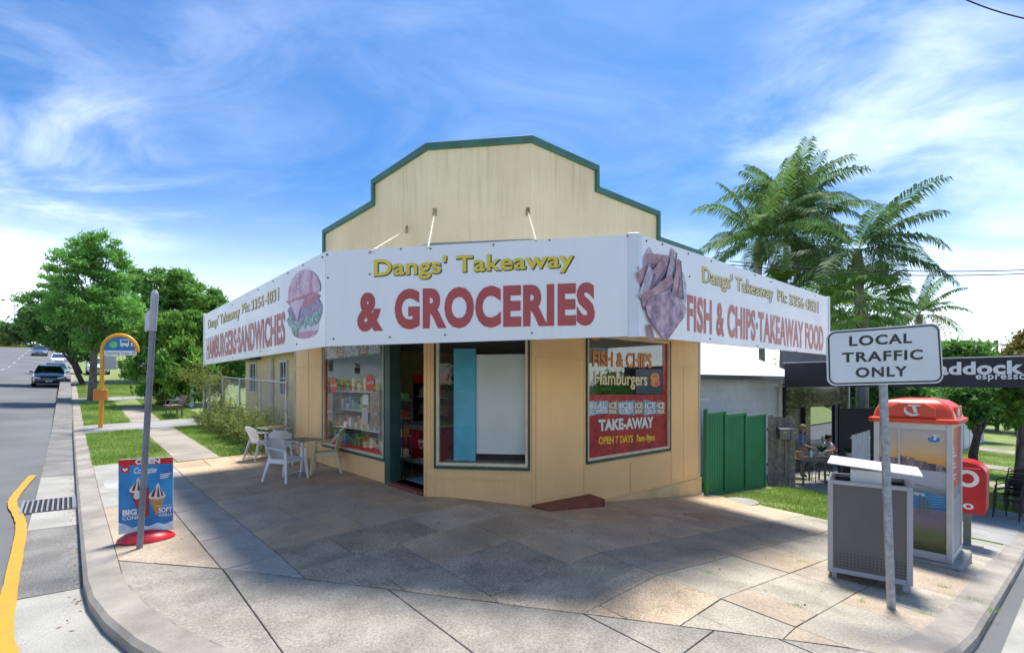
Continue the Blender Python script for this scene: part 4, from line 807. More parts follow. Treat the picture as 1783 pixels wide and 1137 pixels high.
mb = MB(); mb.box(.08, .50, -.012, .012, hT-.68, hT-.20); mb.build('timetable_board', M('timetable_grey', (.42, .41, .40), .5, .08), bs)
mb = MB(); mb.box(-.19, .24, -.10, .03, .99, 1.38); mb.build('litter_box', M('bus_orange', (.72, .22, .02), .5, .12, 5), bs, bevel=.02)
# ---- bench
m_slat = M('bench_timber', (.24, .12, .085), .6, .2, 12, rand=.15); m_iron = M('bench_iron', (.13, .135, .14), .5, .1)
bn = thing('park_bench', 'brown timber slat bench with grey legs beside the wire fence', 'bench', pg(310, 724)+Vector((0, 0, .01)), rzL)
for k in range(5): lb(bn, 'seat_slat', -.85, .85, -.42+k*.095, -.34+k*.095, .42+.004*k, .455+.004*k, m_slat, .005)
for k in range(4): mb = MB(); mb.box(-.85, .85, 0, .035, 0, .085, Matrix.Translation((0, .09+.035*k, .50+.095*k)) @ Matrix.Rotation(-.3, 4, 'X')); mb.build('back_slat', m_slat, bn, bevel=.005)
for x in (-.6, .6):
    mb = MB(); mb.tube([(x, -.36, .0), (x, -.33, .41)], .035, 8, flat=.6); mb.build('leg', m_iron, bn); mb = MB(); mb.tube([(x, .06, .0), (x, .04, .41), (x, .27, .86)], .035, 8); mb.build('leg', m_iron, bn)
    mb = MB(); mb.box(x-.03, x+.03, -.40, .08, .375, .418); mb.build('seat_bearer', m_iron, bn); mb = MB(); mb.tube([(x, .13, .66), (x, -.30, .66), (x, -.36, .62), (x, -.36, .44)], .02, 6); mb.build('armrest', m_iron, bn)
# ---- traffic sign
b0 = pg(1552, 1058); tp = pix(1534, 575, b0.y); lt = thing('traffic_sign', 'white rectangular local traffic sign on a galvanised pole beside the bin', 'traffic sign', b0)
m_pole = M('galvanised_pole', (.36, .38, .40), .5, .22, 22, metal=.35, bump=.15, bscale=60)
mb = MB(); mb.tube([(0, 0, -.02), tp-b0], .038, 14); mb.build('pole', m_pole, lt, smooth=True)
FS = Frame((b0.x, b0.y-.055, 0), (1, .02)); sq = quad_local(FS, [(1440.5, 672), (1643, 667), (1636, 562), (1438, 577)], 0)
def rrect(e, rx, ry, n=6): return [(cx_+rx*math.cos(a), cy_+ry*math.sin(a)) for cx_, cy_, s0 in ((1-e-rx, 1-e-ry, 0), (e+rx, 1-e-ry, PI/2), (e+rx, e+ry, PI), (1-e-rx, e+ry, 3*PI/2)) for a in [s0+PI/2*k/n for k in range(n+1)]]
def rr2(ex, ey, rx, ry, n=6): return [(cx_+rx*math.cos(a), cy_+ry*math.sin(a)) for cx_, cy_, s0 in ((1-ex-rx, 1-ey-ry, 0), (ex+rx, 1-ey-ry, PI/2), (ex+rx, ey+ry, PI), (1-ex-rx, ey+ry, 3*PI/2)) for a in [s0+PI/2*k/n for k in range(n+1)]]
pp = [bil(sq, a, b) for a, b in rr2(0, 0, .075, .14)]; mb = MB(); mb.prism([(p.x, p.z) for p in pp], -.004, .004, FS.M); pan = mb.build('sign_panel', M('sign_white_reflective', (.72, .73, .74), .4, .04, 3), lt, W=True)
o1 = rr2(.012, .022, .068, .125); o2 = rr2(.026, .048, .056, .10); nq = len(o1); mb = MB()
mb.add([bil(sq, *p)+Vector((0, -.006, 0)) for p in o1]+[bil(sq, *p)+Vector((0, -.006, 0)) for p in o2], [(i, (i+1) % nq, nq+(i+1) % nq, nq+i) for i in range(nq)], FS.M); mb.build('border', m_blk, pan, W=True, fix=False)
for body, q4 in (('LOCAL', [(1478.9, 603), (1588, 597.5), (1588, 580), (1478.9, 585.3)]), ('TRAFFIC', [(1466, 631.5), (1607, 626), (1607, 608), (1466, 614)]), ('ONLY', [(1490, 657.5), (1580, 655.3), (1580, 637), (1490, 640)])):
    txtq('lettering', body, quad_local(FS, q4, .007), m_blk, pan, FS.M, .028, space=1.15)
for px, py in ((1531, 593), (1533, 645)):
    p = FS.on(px, py, .008); mb = MB(); mb.lathe([(.012, 0), (.008, .006)], 8, FS.M @ Matrix.Translation(p) @ Matrix.Rotation(PI/2, 4, 'X')); mb.build('rivet', m_galv, pan, W=True)
# ---- litter bin
pa, pb_ = pg(1441, 1003), pg(1590, 1041); u = (pb_-pa); rzb = math.atan2(u.y, u.x); bw = math.hypot(u.x, u.y); bz = min(pa.z, pb_.z)-.02
bn_ = thing('litter_bin', 'grey and silver litter bin enclosure with a raised white lid', 'bin', (pa.x, pa.y, pa.z), rzb)
m_bing = M('bin_grey_panel', (.125, .118, .112), .5, .06, 3); m_bin_s = M('bin_steel_side', (.25, .25, .25), .28, .15, 4, metal=.8); m_binf = M('bin_frame_silver', (.40, .40, .42), .4, .06, 5); m_lid = M('bin_lid_white', (.74, .75, .77), .35, .05, 4)
BH, BD = 1.14, .62
def bb(nm, *a, m=m_binf, bev=.004): return lb(bn_, nm, *a, m, bev)
for x in (0, bw-.055):
    for y in (0, BD-.055): bb('corner_post', x, x+.055, y, y+.055, .06, BH-.045)
for y in (0, BD-.055): bb('rail', .056, bw-.056, y, y+.055, .06, .115); bb('rail', .0, bw, y, y+.055, BH-.044, BH)
for x in (0, bw-.055): bb('rail', x, x+.055, .056, BD-.056, .06, .115); bb('rail', x, x+.055, .056, BD-.056, BH-.044, BH)
bb('front_panel', .056, bw-.056, .012, .022, .116, BH-.045, m=m_bing, bev=0); bb('back_panel', .056, bw-.056, BD-.022, BD-.012, .116, BH-.045, m=m_bing, bev=0)
bb('side_panel', bw-.022, bw-.012, .056, BD-.056, .116, BH-.045, m=m_bin_s, bev=0); bb('side_panel', .012, .022, .056, BD-.056, .116, BH-.045, m=m_bin_s, bev=0)
for x in (.04, bw-.09):
    for y in (.03, BD-.08): bb('foot', x, x+.05, y, y+.05, -.03, .062)
bb('inner_tray', .056, bw-.056, .056, BD-.056, BH-.10, BH-.09, m=M('bin_inside', (.10, .10, .10), .7), bev=0)
mb = MB(); mb.box(.22, bw-.20, .10, BD-.10, BH-.089, BH+.13); hood = mb.build('hood', m_lid, bn_, bevel=.006)
mb = MB(); lx0, lx1, ly0, ly1 = .0, bw+.08, -.06, BD+.04
mb.add([(lx0, ly0, BH+.20), (lx1, ly0, BH+.131), (lx1, ly1, BH+.131), (lx0, ly1, BH+.20), (lx0, ly0, BH+.212), (lx1, ly0, BH+.143), (lx1, ly1, BH+.143), (lx0, ly1, BH+.212)], [(3, 2, 1, 0), (4, 5, 6, 7), (0, 1, 5, 4), (1, 2, 6, 5), (2, 3, 7, 6), (3, 0, 4, 7)]); mb.build('lid', m_lid, bn_)
mb = MB()
for r_ in range(5):
    for c_ in range(19): mb.add([(.09+c_*.035+.006*math.cos(a), .0105, .16+r_*.035+.006*math.sin(a)) for a in [2*PI*k/8 for k in range(8)]], [tuple(range(8))])
mb.build('perforations', m_dark, bn_, fix=False)['kind'] = 'stuff'
# ---- phone booth
pc = pg(1659, 990); PHU = -LVv; BWd, BDp, BHt = .92, .92, 2.02
po = pc.to_2d()+LVv*BWd
ph = thing('phone_booth', 'silver payphone booth with orange-red domed roof and harbour poster', 'phone booth', (po.x, po.y, pc.z+.0), rzL)
m_silver = M('booth_aluminium', (.55, .55, .56), .4, .06, 6, metal=.3); m_orange = M('booth_roof_orange', (.72, .075, .028), .35, .06, 3)
pb = lambda nm, *a, m=m_silver, bev=.004: lb(ph, nm, *a, m, bev)
pb('plinth', -.06, BWd+.10, -.10, BDp+.1, -.35, .055, m=m_conc, bev=.02)
for x in (0, BWd-.07):
    for y in (0, BDp-.07): pb('corner_post', x, x+.07, y, y+.07, .056, BHt)
pb('rail', .071, BWd-.071, .005, .06, .06, .17); pb('rail', .071, BWd-.071, .005, .06, BHt-.09, BHt); pb('rail', BWd-.06, BWd-.005, .071, BDp-.071, .06, .15); pb('rail', BWd-.06, BWd-.005, .071, BDp-.071, BHt-.06, BHt)
pb('rail', .005, .06, .071, BDp-.071, .06, .15); pb('rail', .005, .06, .071, BDp-.071, BHt-.06, BHt); pb('back_panel', .071, BWd-.071, BDp-.03, BDp-.02, .06, BHt, m=m_silver, bev=0)
# poster: a printed harbour view in the front frame
def posterx(nm, z0, z1, m, y=.02, x0=.072, x1=BWd-.072): return pb(nm, x0, x1, y, y+.008, z0, z1, m=m, bev=0)
def ramp_mat(name, stops, z0, z1, noise=0):
    m = bpy.data.materials.new(name); m.use_nodes = True; N = m.node_tree.nodes; Lk = m.node_tree.links; b = N['Principled BSDF']; b.inputs['Roughness'].default_value = .3
    tc = N.new('ShaderNodeTexCoord'); sp = N.new('ShaderNodeSeparateXYZ'); Lk.new(tc.outputs['Object'], sp.inputs[0]); mr = N.new('ShaderNodeMapRange'); mr.inputs[1].default_value = z0; mr.inputs[2].default_value = z1; Lk.new(sp.outputs[2], mr.inputs[0])
    r = N.new('ShaderNodeValToRGB'); e = r.color_ramp.elements
    while len(e) < len(stops): e.new(.5)
    for k, (p, c) in enumerate(stops): e[k].position = p; e[k].color = (*c, 1)
    Lk.new(mr.outputs[0], r.inputs[0]); Lk.new(r.outputs[0], b.inputs['Base Color']); return m
pzb, pzt = .171, BHt-.091
psk = posterx('poster', pzb, pzt, ramp_mat('poster_print', [(0, (.06, .10, .03)), (.15, (.08, .13, .04)), (.22, (.16, .14, .20)), (.34, (.22, .19, .26)), (.355, (.0, .14, .34)), (.47, (.01, .26, .55)), (.485, (.2, .25, .28)), (.55, (.45, .5, .55)), (.68, (.55, .56, .6)), (.69, (.22, .17, .22)), (.73, (.88, .42, .08)), (.82, (.76, .52, .28)), (1, (.52, .48, .46))], pzb, pzt))
H_ = pzt-pzb; rb = random.Random(9); m_pcity = [M('print_city_a', (.13, .10, .13), .4, .3, 40, col2=(.3, .24, .25)), M('print_city_b', (.22, .17, .18), .4, .3, 40, col2=(.42, .34, .32)), M('print_city_c', (.09, .075, .10), .4, .3, 40)]
qp = rect(.072, pzb, BWd-.072, pzt, .0185)
x = 0.
while x < 1:
    w = rb.uniform(.03, .09); h0 = .665; h1 = .70+.055*math.sin(x*2.6+.9)*rb.uniform(.6, 1.1)+.012; e = min(1, x+w); artq('printed_building', [(x, h0), (e, h0), (e, h1), (x, h1)], qp, m_pcity[rb.randrange(3)], psk, dy=-.001*rb.random(), W=False); x = e
for k, y in enumerate((.365, .385, .405, .425, .445)): artq('printed_lane', [(.5, y), (1, y+.012), (1, y+.016), (.5, y+.004)], qp, M('print_lane', (.25, .45, .62), .4), psk, dy=-.001, W=False)
for x in (.60, .66, .72): artq('printed_post', [(x, .30), (x+.035, .30), (x+.035, .44-.1*(x-.6)), (x, .44-.1*(x-.6))], qp, M('print_post', (.12, .15, .19), .4), psk, dy=-.002, W=False)
artq('printed_rail', [(.55, .535), (.95, .50), (.95, .51), (.55, .545)], qp, M('print_rail', (.25, .28, .30), .4), psk, dy=-.0015, W=False); artq('printed_rail', [(.55, .50), (.98, .46), (.98, .468), (.55, .508)], qp, MATS['print_rail'], psk, dy=-.0016, W=False)
TL1 = [(.0, .80), (.1, 1.0), (1.0, 1.0), (.95, .84), (.62, .84), (.50, .45), (.72, .45), (.80, .30), (.46, .30), (.36, .62), (.44, .84), (.2, .84)]
SW = [(.10, .72), (.22, .76), (.18, .55), (.30, .35), (.55, .18), (.95, .22), (.8, .06), (.5, .0), (.25, .12), (.08, .36)]
TT = [(.30, .86), (.42, 1.0), (.98, 1.0), (.92, .86), (.74, .86), (.56, .30), (.40, .34), (.52, .86)]
m_tblue = M('print_logo_blue', (.01, .20, .50), .4)
lq = [bil(qp, a, b) for a, b in ((.74, .895), (.93, .895), (.93, .965), (.74, .965))]; artq('logo_bowl', ell(.45, .40, .48, .34, 20), lq, m_tblue, psk, dy=-.001, W=False); artq('logo_letter', TT, lq, m_pwh, psk, dy=-.002, W=False)
txtq('lettering', 'Telstra', [bil(qp, a, b) for a, b in ((.30, .452), (.70, .452), (.70, .482), (.30, .482))], m_pwh, psk, bold=.03, dy=-.003, W=False)
posterx('mullion', pzb, pzt, m_silver, .008, .30, .325)
mb = MB(); mb.box(.075, BWd-.075, .0105, .0135, pzb, pzt); mb.build('glazing', glass('booth_glass', (.99, .99, .99), .0, .22), ph)
# side: red panel above, louvres below
sx = BWd-.02
pb('side_panel', sx-.03, sx-.01, .072, BDp-.072, .151, .95, m=M('booth_side_grey', (.34, .35, .37), .45, .06), bev=0); pb('red_panel', sx-.03, sx-.008, .072, BDp-.072, 1.08, BHt-.061, m=M('booth_red_panel', (.60, .05, .04), .35, .06), bev=0); pb('grey_panel', sx-.03, sx-.009, .072, BDp-.072, .951, 1.079, m=M('booth_mid_grey', (.25, .26, .27), .4), bev=0)
for k in range(20): mb = MB(); mb.box(sx-.012, sx+.004, .078, BDp-.078, .165+k*.039, .188+k*.039); mb.build('louvre', m_silver, ph)
for k in range(9):
    if k in (2, 5): continue
    mb = MB(); mb.box(sx-.0075, sx-.0065, .14, .14+.3+.12*math.sin(k*2.3), 1.20+k*.055, 1.222+k*.055); mb.build('fine_print', m_pwh, ph)
# domed roof
mb = MB(); e = .06
def ringz(f, z): return [(BWd/2+(x-.5)*(BWd+2*e)*f[0], BDp/2+(y-.5)*(BDp+2*e)*f[1], z) for x, y in rr2(0, 0, .08, .08, 4)]
lv = [((1, 1), BHt+.002), ((1.02, 1.02), BHt+.02), ((1.02, 1.02), BHt+.06), ((.92, .92), BHt+.075), ((.88, .88), BHt+.17), ((.80, .84), BHt+.26), ((.62, .74), BHt+.325), ((.34, .55), BHt+.355)]
vs_ = []; 
for f, z in lv: vs_ += ringz(f, z)
k = len(vs_)//len(lv); mb.add(vs_, [(i*k+j, i*k+(j+1) % k, (i+1)*k+(j+1) % k, (i+1)*k+j) for i in range(len(lv)-1) for j in range(k)]+[tuple(range(k-1, -1, -1)), tuple((len(lv)-1)*k+j for j in range(k))]); rf = mb.build('roof', m_orange, ph, smooth=True)
mb = MB(); mb.prism([(.17, BHt+.08), (BWd-.17, BHt+.08), (BWd-.19, BHt+.23), (BWd*.5+.14, BHt+.30), (BWd*.5-.14, BHt+.30), (.19, BHt+.23)], -.035, .25); mb.build('roof_face', m_orange, rf, bevel=.012)
rq = rect(.36, BHt+.10, .58, BHt+.27, -.037); artq('logo_bowl', SW, rq, m_pwh, rf, dy=-.001, W=False); artq('logo_letter', [(.25, .86), (.35, 1.0), (1.0, 1.0), (.92, .86), (.70, .86), (.82, .28), (.62, .30), (.5, .86)], rq, m_pwh, rf, dy=-.002, W=False)
mb = MB(); mb.box(BWd-.01, BWd+.018, .20, BDp-.20, BHt+.08, BHt+.25); mb.build('roof_face', m_orange, rf, bevel=.012)
mb = MB(); mb.add([(BWd+.0195, .40+.1*math.cos(a), BHt+.165+.06*math.sin(a)) for a in [2*PI*i/16 for i in range(16)]], [tuple(range(16))]); mb.build('logo_bowl', m_pwh, rf, fix=False)
# ---- post box
pp_ = pg(1684, 950); bx = thing('post_box', 'red round-topped street post box on a grey post', 'post box', pp_, rzL)
m_pred = M('post_box_red', (.50, .012, .015), .35, .08, 4)
prof = [(-.24, .62), (.24, .62), (.26, .70), (.27, 1.30)]+[(.27-.30+.30*math.cos(a), 1.30+.22*math.sin(a)) for a in [PI/2*k/8 for k in range(1, 9)]]+[(-.10, 1.515), (-.22, 1.46), (-.25, 1.38), (-.25, .68)]
mb = MB(); mb.prism(prof, -.24, .24); body = mb.build('body', m_pred, bx, bevel=.015)
mb = MB(); mb.box(-.05, .05, -.05, .05, .0, .619); mb.build('post', M('post_box_post', (.14, .17, .16), .5), bx); mb = MB(); mb.box(-.20, .20, -.16, .16, -.03, .02); mb.build('base_plate', m_conc, bx)
mb = MB(); n = 24; cz = 1.22; mb.add([(.03+.15*math.cos(2*PI*i/n), -.2435, cz+.15*math.sin(2*PI*i/n)) for i in range(n)]+[(.03+.085*math.cos(2*PI*i/n), -.2435, cz+.085*math.sin(2*PI*i/n)) for i in range(n)], [(i, (i+1) % n, n+(i+1) % n, n+i) for i in range(n)]); mb.build('ring_mark', m_pwh, body, fix=False)
mb = MB(); mb.add([(.04+.07*math.cos(2*PI*i/n), -.2435, .74+.05*math.sin(2*PI*i/n)) for i in range(n)]+[(.04+.035*math.cos(2*PI*i/n), -.2435, .74+.025*math.sin(2*PI*i/n)) for i in range(n)], [(i, (i+1) % n, n+(i+1) % n, n+i) for i in range(n)]); mb.build('ring_mark', m_pwh, body, fix=False)
lb(bx, 'slot_hood', -.2, .2, -.29, -.241, 1.38, 1.41, m_pred, .006)
# ---- manhole cover
mh = pg(1290, 873); o = MB().lathe([(.36, -.03), (.36, .012), (.33, .018), (.05, .018)], 24).build('manhole_cover', m_conc); o.location = mh; tag(o, 'round concrete manhole cover in the soil by the green fence', 'manhole cover')
# ---------------------------------------------------------------- neighbours
def fr_st(s, t, u): x, y = xy(s, t); return Frame((x, y, 0), u)
def fthing(nm, lab, cat, s, t, rz, dz=0, group=None):
    p = P(s, t, dz); return thing(nm, lab, cat, p, rz, group)
rzR = math.atan2(RV[1], RV[0])
# cream weatherboard house behind the wire fence (local x runs towards the camera along the street)
m_wb = M('weatherboard_cream', (.78, .62, .34), .55, .06, 3, rand=.04); m_wbw = M('weatherboard_white', (.70, .71, .74), .55, .05, 3, rand=.04); m_winw = M('window_white', (.75, .76, .76), .5, .06); m_hglass = glass('house_glass', (.25, .28, .30), .12, 1.6)
hs_ = fthing('weatherboard_house', 'cream weatherboard house behind the wire fence', 'house', .3, 18.6, rzL)
hz = -Gst(.3, 18.6)+.0
mb = MB(); mb.box(.0, 11.0, .06, 5, -.8, 3.1); wall = mb.build('wall', m_wb, hs_)
for k in range(21):
    z = -.6+k*.165; mb = MB(); mb.add([(0, .035, z), (11, .035, z), (11, .059, z), (0, .059, z), (0, .052, z+.165), (11, .052, z+.165), (11, .059, z+.165), (0, .059, z+.165)], [(3, 2, 1, 0), (4, 5, 6, 7), (0, 1, 5, 4), (1, 2, 6, 5), (2, 3, 7, 6), (3, 0, 4, 7)]); mb.build('board', m_wb, wall)
def hwin(par, x, z0, z1, w, y=.0):
    f = lb(par, 'window', x-w/2, x+w/2, y+.02, y+.034, z0, z1, m_hglass, 0)
    mb = MB(); mb.box(x-w/2-.07, x-w/2, y-.02, y+.034, z0-.07, z1+.07); mb.box(x+w/2, x+w/2+.07, y-.02, y+.034, z0-.07, z1+.07); mb.box(x-w/2, x+w/2, y-.02, y+.034, z1, z1+.07); mb.box(x-w/2, x+w/2, y-.04, y+.034, z0-.07, z0); mb.build('frame', m_winw, f)
    mb = MB(); mb.box(x-.02, x+.02, y, y+.019, z0, z1); mb.box(x-w/2, x-.021, y, y+.019, (z0+z1)/2-.015, (z0+z1)/2+.015); mb.box(x+.021, x+w/2, y, y+.019, (z0+z1)/2-.015, (z0+z1)/2+.015); mb.build('glazing_bar', m_winw, f)
hwin(hs_, 1.3, 1.2, 2.35, .9); hwin(hs_, 5.3, 1.15, 2.3, .7); hwin(hs_, 7.2, 1.15, 2.3, .5)
lb(hs_, 'pipe', 4.0, 4.1, -.09, .01, .0, 2.5, M('white_pipe', (.7, .7, .68), .5)); lb(hs_, 'window_hood', .4, 2.4, -.5, .03, 2.5, 2.58, m_green)
mb = MB(); mb.box(-.3, 11.3, -.75, .05, 2.62, 2.66); mb.build('eave_soffit', M('eave_grey', (.33, .31, .27), .7), hs_); lb(hs_, 'fascia', -.3, 11.3, -.79, -.752, 2.58, 2.80, M('eave_board', (.42, .40, .34), .6))
mb = MB(); mb.add([(-.3, -.85, 2.81), (11.3, -.85, 2.81), (11.3, 2.6, 4.3), (-.3, 2.6, 4.3), (11.3, 5.6, 2.81), (-.3, 5.6, 2.81)], [(0, 1, 2, 3), (3, 2, 4, 5), (0, 3, 5), (1, 4, 2), (0, 5, 4, 1)]); mb.build('roof', M('roof_grey_iron', (.30, .30, .31), .5, .1, 3), hs_)
# wire fence
m_wire = M('galvanised_wire', (.28, .29, .31), .5, .1, metal=.5)
def z_at(s, t): return Gst(s, t)
ft = [7.85, 10.2, 12.6, 15.0, 17.3, 18.5]; cf = fthing('chain_link_fence', 'grey chain-link fence with pipe posts beside the cream house', 'fence', -1.28, 7.85, 0)
FH = 1.82
for t_ in ft: mb = MB(); p = P(-1.28, t_); mb.tube([p-Vector((0, 0, .1)), p+Vector((0, 0, FH+.03))], .03, 8); mb.build('post', m_galv, cf, W=True)
mb = MB(); mb.tube([P(-1.28, t_, FH) for t_ in ft], .022, 8); mb.build('top_rail', m_galv, cf, W=True); mb = MB(); mb.tube([P(-1.28, t_, .9) for t_ in ft[-2:]], .02, 8); mb.build('gate_rail', m_galv, cf, W=True)
mb = MB(); T0, T1, sp = 7.85, 18.5, .085; w = .0032; k = T0-FH
while k < T1+FH:
    for sg in (1, -1):
        a, b = (k, k+FH) if sg > 0 else (k+FH, k)
        ta, za, tb, zb = a, .03, b, FH
        lo_, hi_ = sorted((ta, tb))
        if hi_ <= T0 or lo_ >= T1: continue
        f = lambda t_: za+(zb-za)*(t_-ta)/(tb-ta)
        c0, c1_ = max(lo_, T0), min(hi_, T1); A_, B_ = P(-1.28+.004*sg, c0, f(c0)), P(-1.28+.004*sg, c1_, f(c1_))
        up = Vector((0, 0, w)); sd_ = Vector((RV[0], RV[1], 0))*w
        mb.add([A_-up, A_+up, A_+sd_, B_-up, B_+up, B_+sd_], [(0, 1, 4, 3), (1, 2, 5, 4), (2, 0, 3, 5)])
    k += sp
mb.build('chain_link_mesh', m_wire, cf, W=True, fix=False)['kind'] = 'stuff'
# white rendered fence further up the street
m_wf = M('white_fence_paint', (.66, .68, .72), .6, .08, 1.5)
wf = fthing('boundary_fence', 'long white boundary fence behind the mango tree', 'fence', -1.0, 24, 0)
for k in range(16): t_ = 23+k*2.4; st_box(-1.05, -.95, t_, t_+2.37, -.1, 1.65).build('fence_panel', m_wf, wf, W=True); st_box(-1.08, -.92, t_-.06, t_+.06, -.1, 1.75).build('fence_post', m_wf, wf, W=True)
# green steel fence
m_gf = M('colorbond_green', (.02, .20, .075), .45, .10, 2.5, streak=((.03, .12, .06), .4)); gfn = fthing('steel_fence', 'dark green corrugated steel fence beside the shop side wall', 'fence', 5.5, -.08, 0)
FG = fr_st(5.45, -.08, RVv)
def fgz(x): p = FG.M @ Vector((x, 0, 0)); return G(p.x, p.y)
for (x0, x1, zt) in ((.03, .90, 0), (.96, 2.02, -.02), (2.08, 3.22, -.12)):
    zb = min(fgz(x0), fgz(x1))+.02; z1 = fgz((x0+x1)/2)+1.90+zt*0
    mb = MB(); n = int((x1-x0)/.055); v = []
    for i in range(n+1): v.append((x0+(x1-x0)*i/n, .012*(1 if i % 2 else -1)))
    mb.add([(x, y, zb) for x, y in v]+[(x, y, z1) for x, y in v], [(i, i+1, n+2+i, n+1+i) for i in range(n)], FG.M); mb.build('fence_sheet', m_gf, gfn, W=True, fix=False)
    mb = MB(); mb.box(x0, x1, -.025, .025, z1-.03, z1+.025, FG.M); mb.build('top_rail', m_gf, gfn, W=True); mb = MB(); mb.box(x0, x1, -.025, .025, zb-.03, zb+.03, FG.M); mb.build('bottom_rail', m_gf, gfn, W=True)
for x in (.0, .93, 2.05, 3.25): mb = MB(); mb.box(x-.03, x+.03, -.045, .03, fgz(x)-.06, fgz(x)+1.97, FG.M); mb.build('post', m_gf, gfn, W=True, bevel=.006)
# grey paling fence with letterboxes
m_pal = M('weathered_paling', (.21, .185, .15), .8, .3, 9, rand=.25, bump=.3, bscale=40, streak=((.08, .07, .055), .6)); pf = fthing('paling_fence', 'weathered grey timber paling fence end next to the cafe', 'fence', 9.0, -.45, 0)
p0_, p1_ = pg(1337, 842).to_2d(), pg(1385, 846).to_2d(); FP = Frame((p0_.x, p0_.y, 0), p1_-p0_); pl_ = (p1_-p0_).length; n = 10
for i in range(n):
    x = i*pl_/n; q = FP.M @ Vector((x, 0, 0)); z = G(q.x, q.y); mb = MB(); mb.box(x+.004, x+pl_/n-.008, -.012+.006*(i % 2), .008+.006*(i % 2), z-.04, z+1.93+rb.uniform(-.03, .03), FP.M); mb.build('paling', m_pal, pf, W=True)
for z in (.5, 1.5): mb = MB(); mb.box(0, pl_, .02, .07, G(*p0_)+z, G(*p0_)+z+.08, FP.M); mb.build('fence_rail', m_pal, pf, W=True)
m_lbx = M('letterbox_grey', (.16, .155, .145), .45, .1)
for i, (x0, x1) in enumerate(((1353, 1371), (1372, 1385))):
    a, b = FP.on(x0, 764, .02), FP.on(x1, 764, .02); t_ = FP.on(x0, 743, .02).z
    o = thing('letterbox', ['wider grey metal letterbox on the paling fence, nearer the green fence', 'narrow grey metal letterbox on the paling fence, nearer the cafe'][i], 'letterbox', FP.M @ Vector((a.x, -.02, a.z)), math.atan2((p1_-p0_).y, (p1_-p0_).x), 'letterboxes on the paling fence'); w = b.x-a.x; h = t_-a.z
    mb = MB(); mb.prism([(0, 0), (w, 0), (w, h*.85), (0, h*.85)], -.16, 0); mb.build('body', m_lbx, o, bevel=.004); mb = MB(); mb.add([(-.01, .005, h), (w+.01, .005, h), (w+.01, -.18, h*.84), (-.01, -.18, h*.84), (-.01, .005, h*.86), (w+.01, .005, h*.86), (w+.01, -.17, h*.851), (-.01, -.17, h*.851)], [(0, 1, 2, 3), (7, 6, 5, 4), (0, 4, 5, 1), (1, 5, 6, 2), (2, 6, 7, 3), (3, 7, 4, 0)]); mb.build('lid', m_lbx, o); mb = MB(); mb.box(w*.35, w*.65, -.163, -.16, h*.55, h*.62); mb.build('number_plate', m_pyl, o)
# white weatherboard house next door
nb = fthing('white_house', 'white weatherboard house with bright white iron roof behind the green fence', 'house', 4.4, 1.0, rzR)
n0 = Gst(4.4, 1.0); ev = EYE+.235-n0; mb = MB(); mb.box(1.3, 8.45, .06, 5, -1.8, ev); nwall = mb.build('wall', m_wbw, nb)
for k in range(20):
    z = ev-.17*(k+1); mb = MB(); mb.add([(1.3, .03, z), (8.45, .03, z), (8.45, .059, z), (1.3, .059, z), (1.3, .05, z+.17), (8.45, .05, z+.17), (8.45, .059, z+.17), (1.3, .059, z+.17)], [(3, 2, 1, 0), (4, 5, 6, 7), (0, 1, 5, 4), (1, 2, 6, 5), (2, 3, 7, 6), (3, 0, 4, 7)]); mb.build('board', m_wbw, nwall)
m_roofw = M('roof_white_iron', (.74, .75, .77), .4, .04, 3); mb = MB(); ww = []; nr = 90
for i in range(nr+1): ww.append((1.1+7.75*i/nr, .018*(i % 2)))
mb.add([(x, -.55, ev-.03+d) for x, d in ww]+[(x, 2.6, ev+1.35+d) for x, d in ww]+[(x, -.55, ev-.06) for x, d in ww]+[(x, 2.6, ev+1.3) for x, d in ww], [(i, i+1, nr+2+i, nr+1+i) for i in range(nr)]+[(2*nr+2+i, 3*nr+3+i, 3*nr+4+i, 2*nr+3+i) for i in range(nr)]); mb.build('roof', m_roofw, nb, fix=False)
mb = MB(); mb.box(1.1, 8.87, -.66, -.555, ev-.14, ev-.02); mb.build('gutter', M('gutter_dark', (.07, .07, .075), .5), nb); mb = MB(); mb.box(1.1, 8.84, -.55, .05, ev-.13, ev-.10); mb.build('eave_soffit', M('eave_dark_grey', (.15, .15, .15), .7), nb)
mb = MB(); mb.tube([(8.2, -.6, ev-.14), (8.2, -.6, ev-.26), (8.2, -.03, ev-.36), (8.2, -.02, -1.7)], .05, 8); mb.build('downpipe', m_winw, nb, smooth=True); lb(nb, 'corner_board', 8.38, 8.52, .0, .06, -1.8, ev-.131, m_winw); lb(nb, 'window_hood', 2.0, 2.8, -.3, .03, ev-.7, ev-.6, m_winw)
# cafe: tiled front, black awning with sign
m_navy = M('cafe_black_paint', (.012, .014, .03), .45, .15, 2); cafe = fthing('cafe', 'dark tiled cafe front with long black awning sign', 'cafe', 13.0, .9, rzR)
c0z = Gst(13.0, .9); FCf = fr_st(13.0, .9, RVv); top = EYE-.02-c0z
dk = lambda px, py: FCf.on(px, py, 0)
dx0, dx1 = dk(1384, 760).x, dk(1402, 760).x; wx0, wx1 = dk(1411, 760).x, dk(1462, 760).x; wend = dk(1476, 760).x; wzt = dk(1430, 706).z-c0z; dzt = dk(1393, 710).z-c0z; wz0 = .55-.6
mb = MB()
for a in ((-.05, dx0, -1.5, top), (dx0, dx1, dzt, top), (dx1, wx0, -1.5, top), (wx0, wx1, wzt, top), (wx0, wx1, -1.5, wz0), (wx1, wend, -1.5, top)): mb.box(a[0], a[1], .0, .25, a[2], a[3])
mb.box(-.05, wend, .25, 3, top-.1, top); mb.box(wend-.2, wend, .25, 3, -1.5, top-.101); mb.box(-.05, .15, .25, 3, -1.5, top-.101); mb.box(.15, wend-.2, 2.9, 3, -1.5, top-.101)
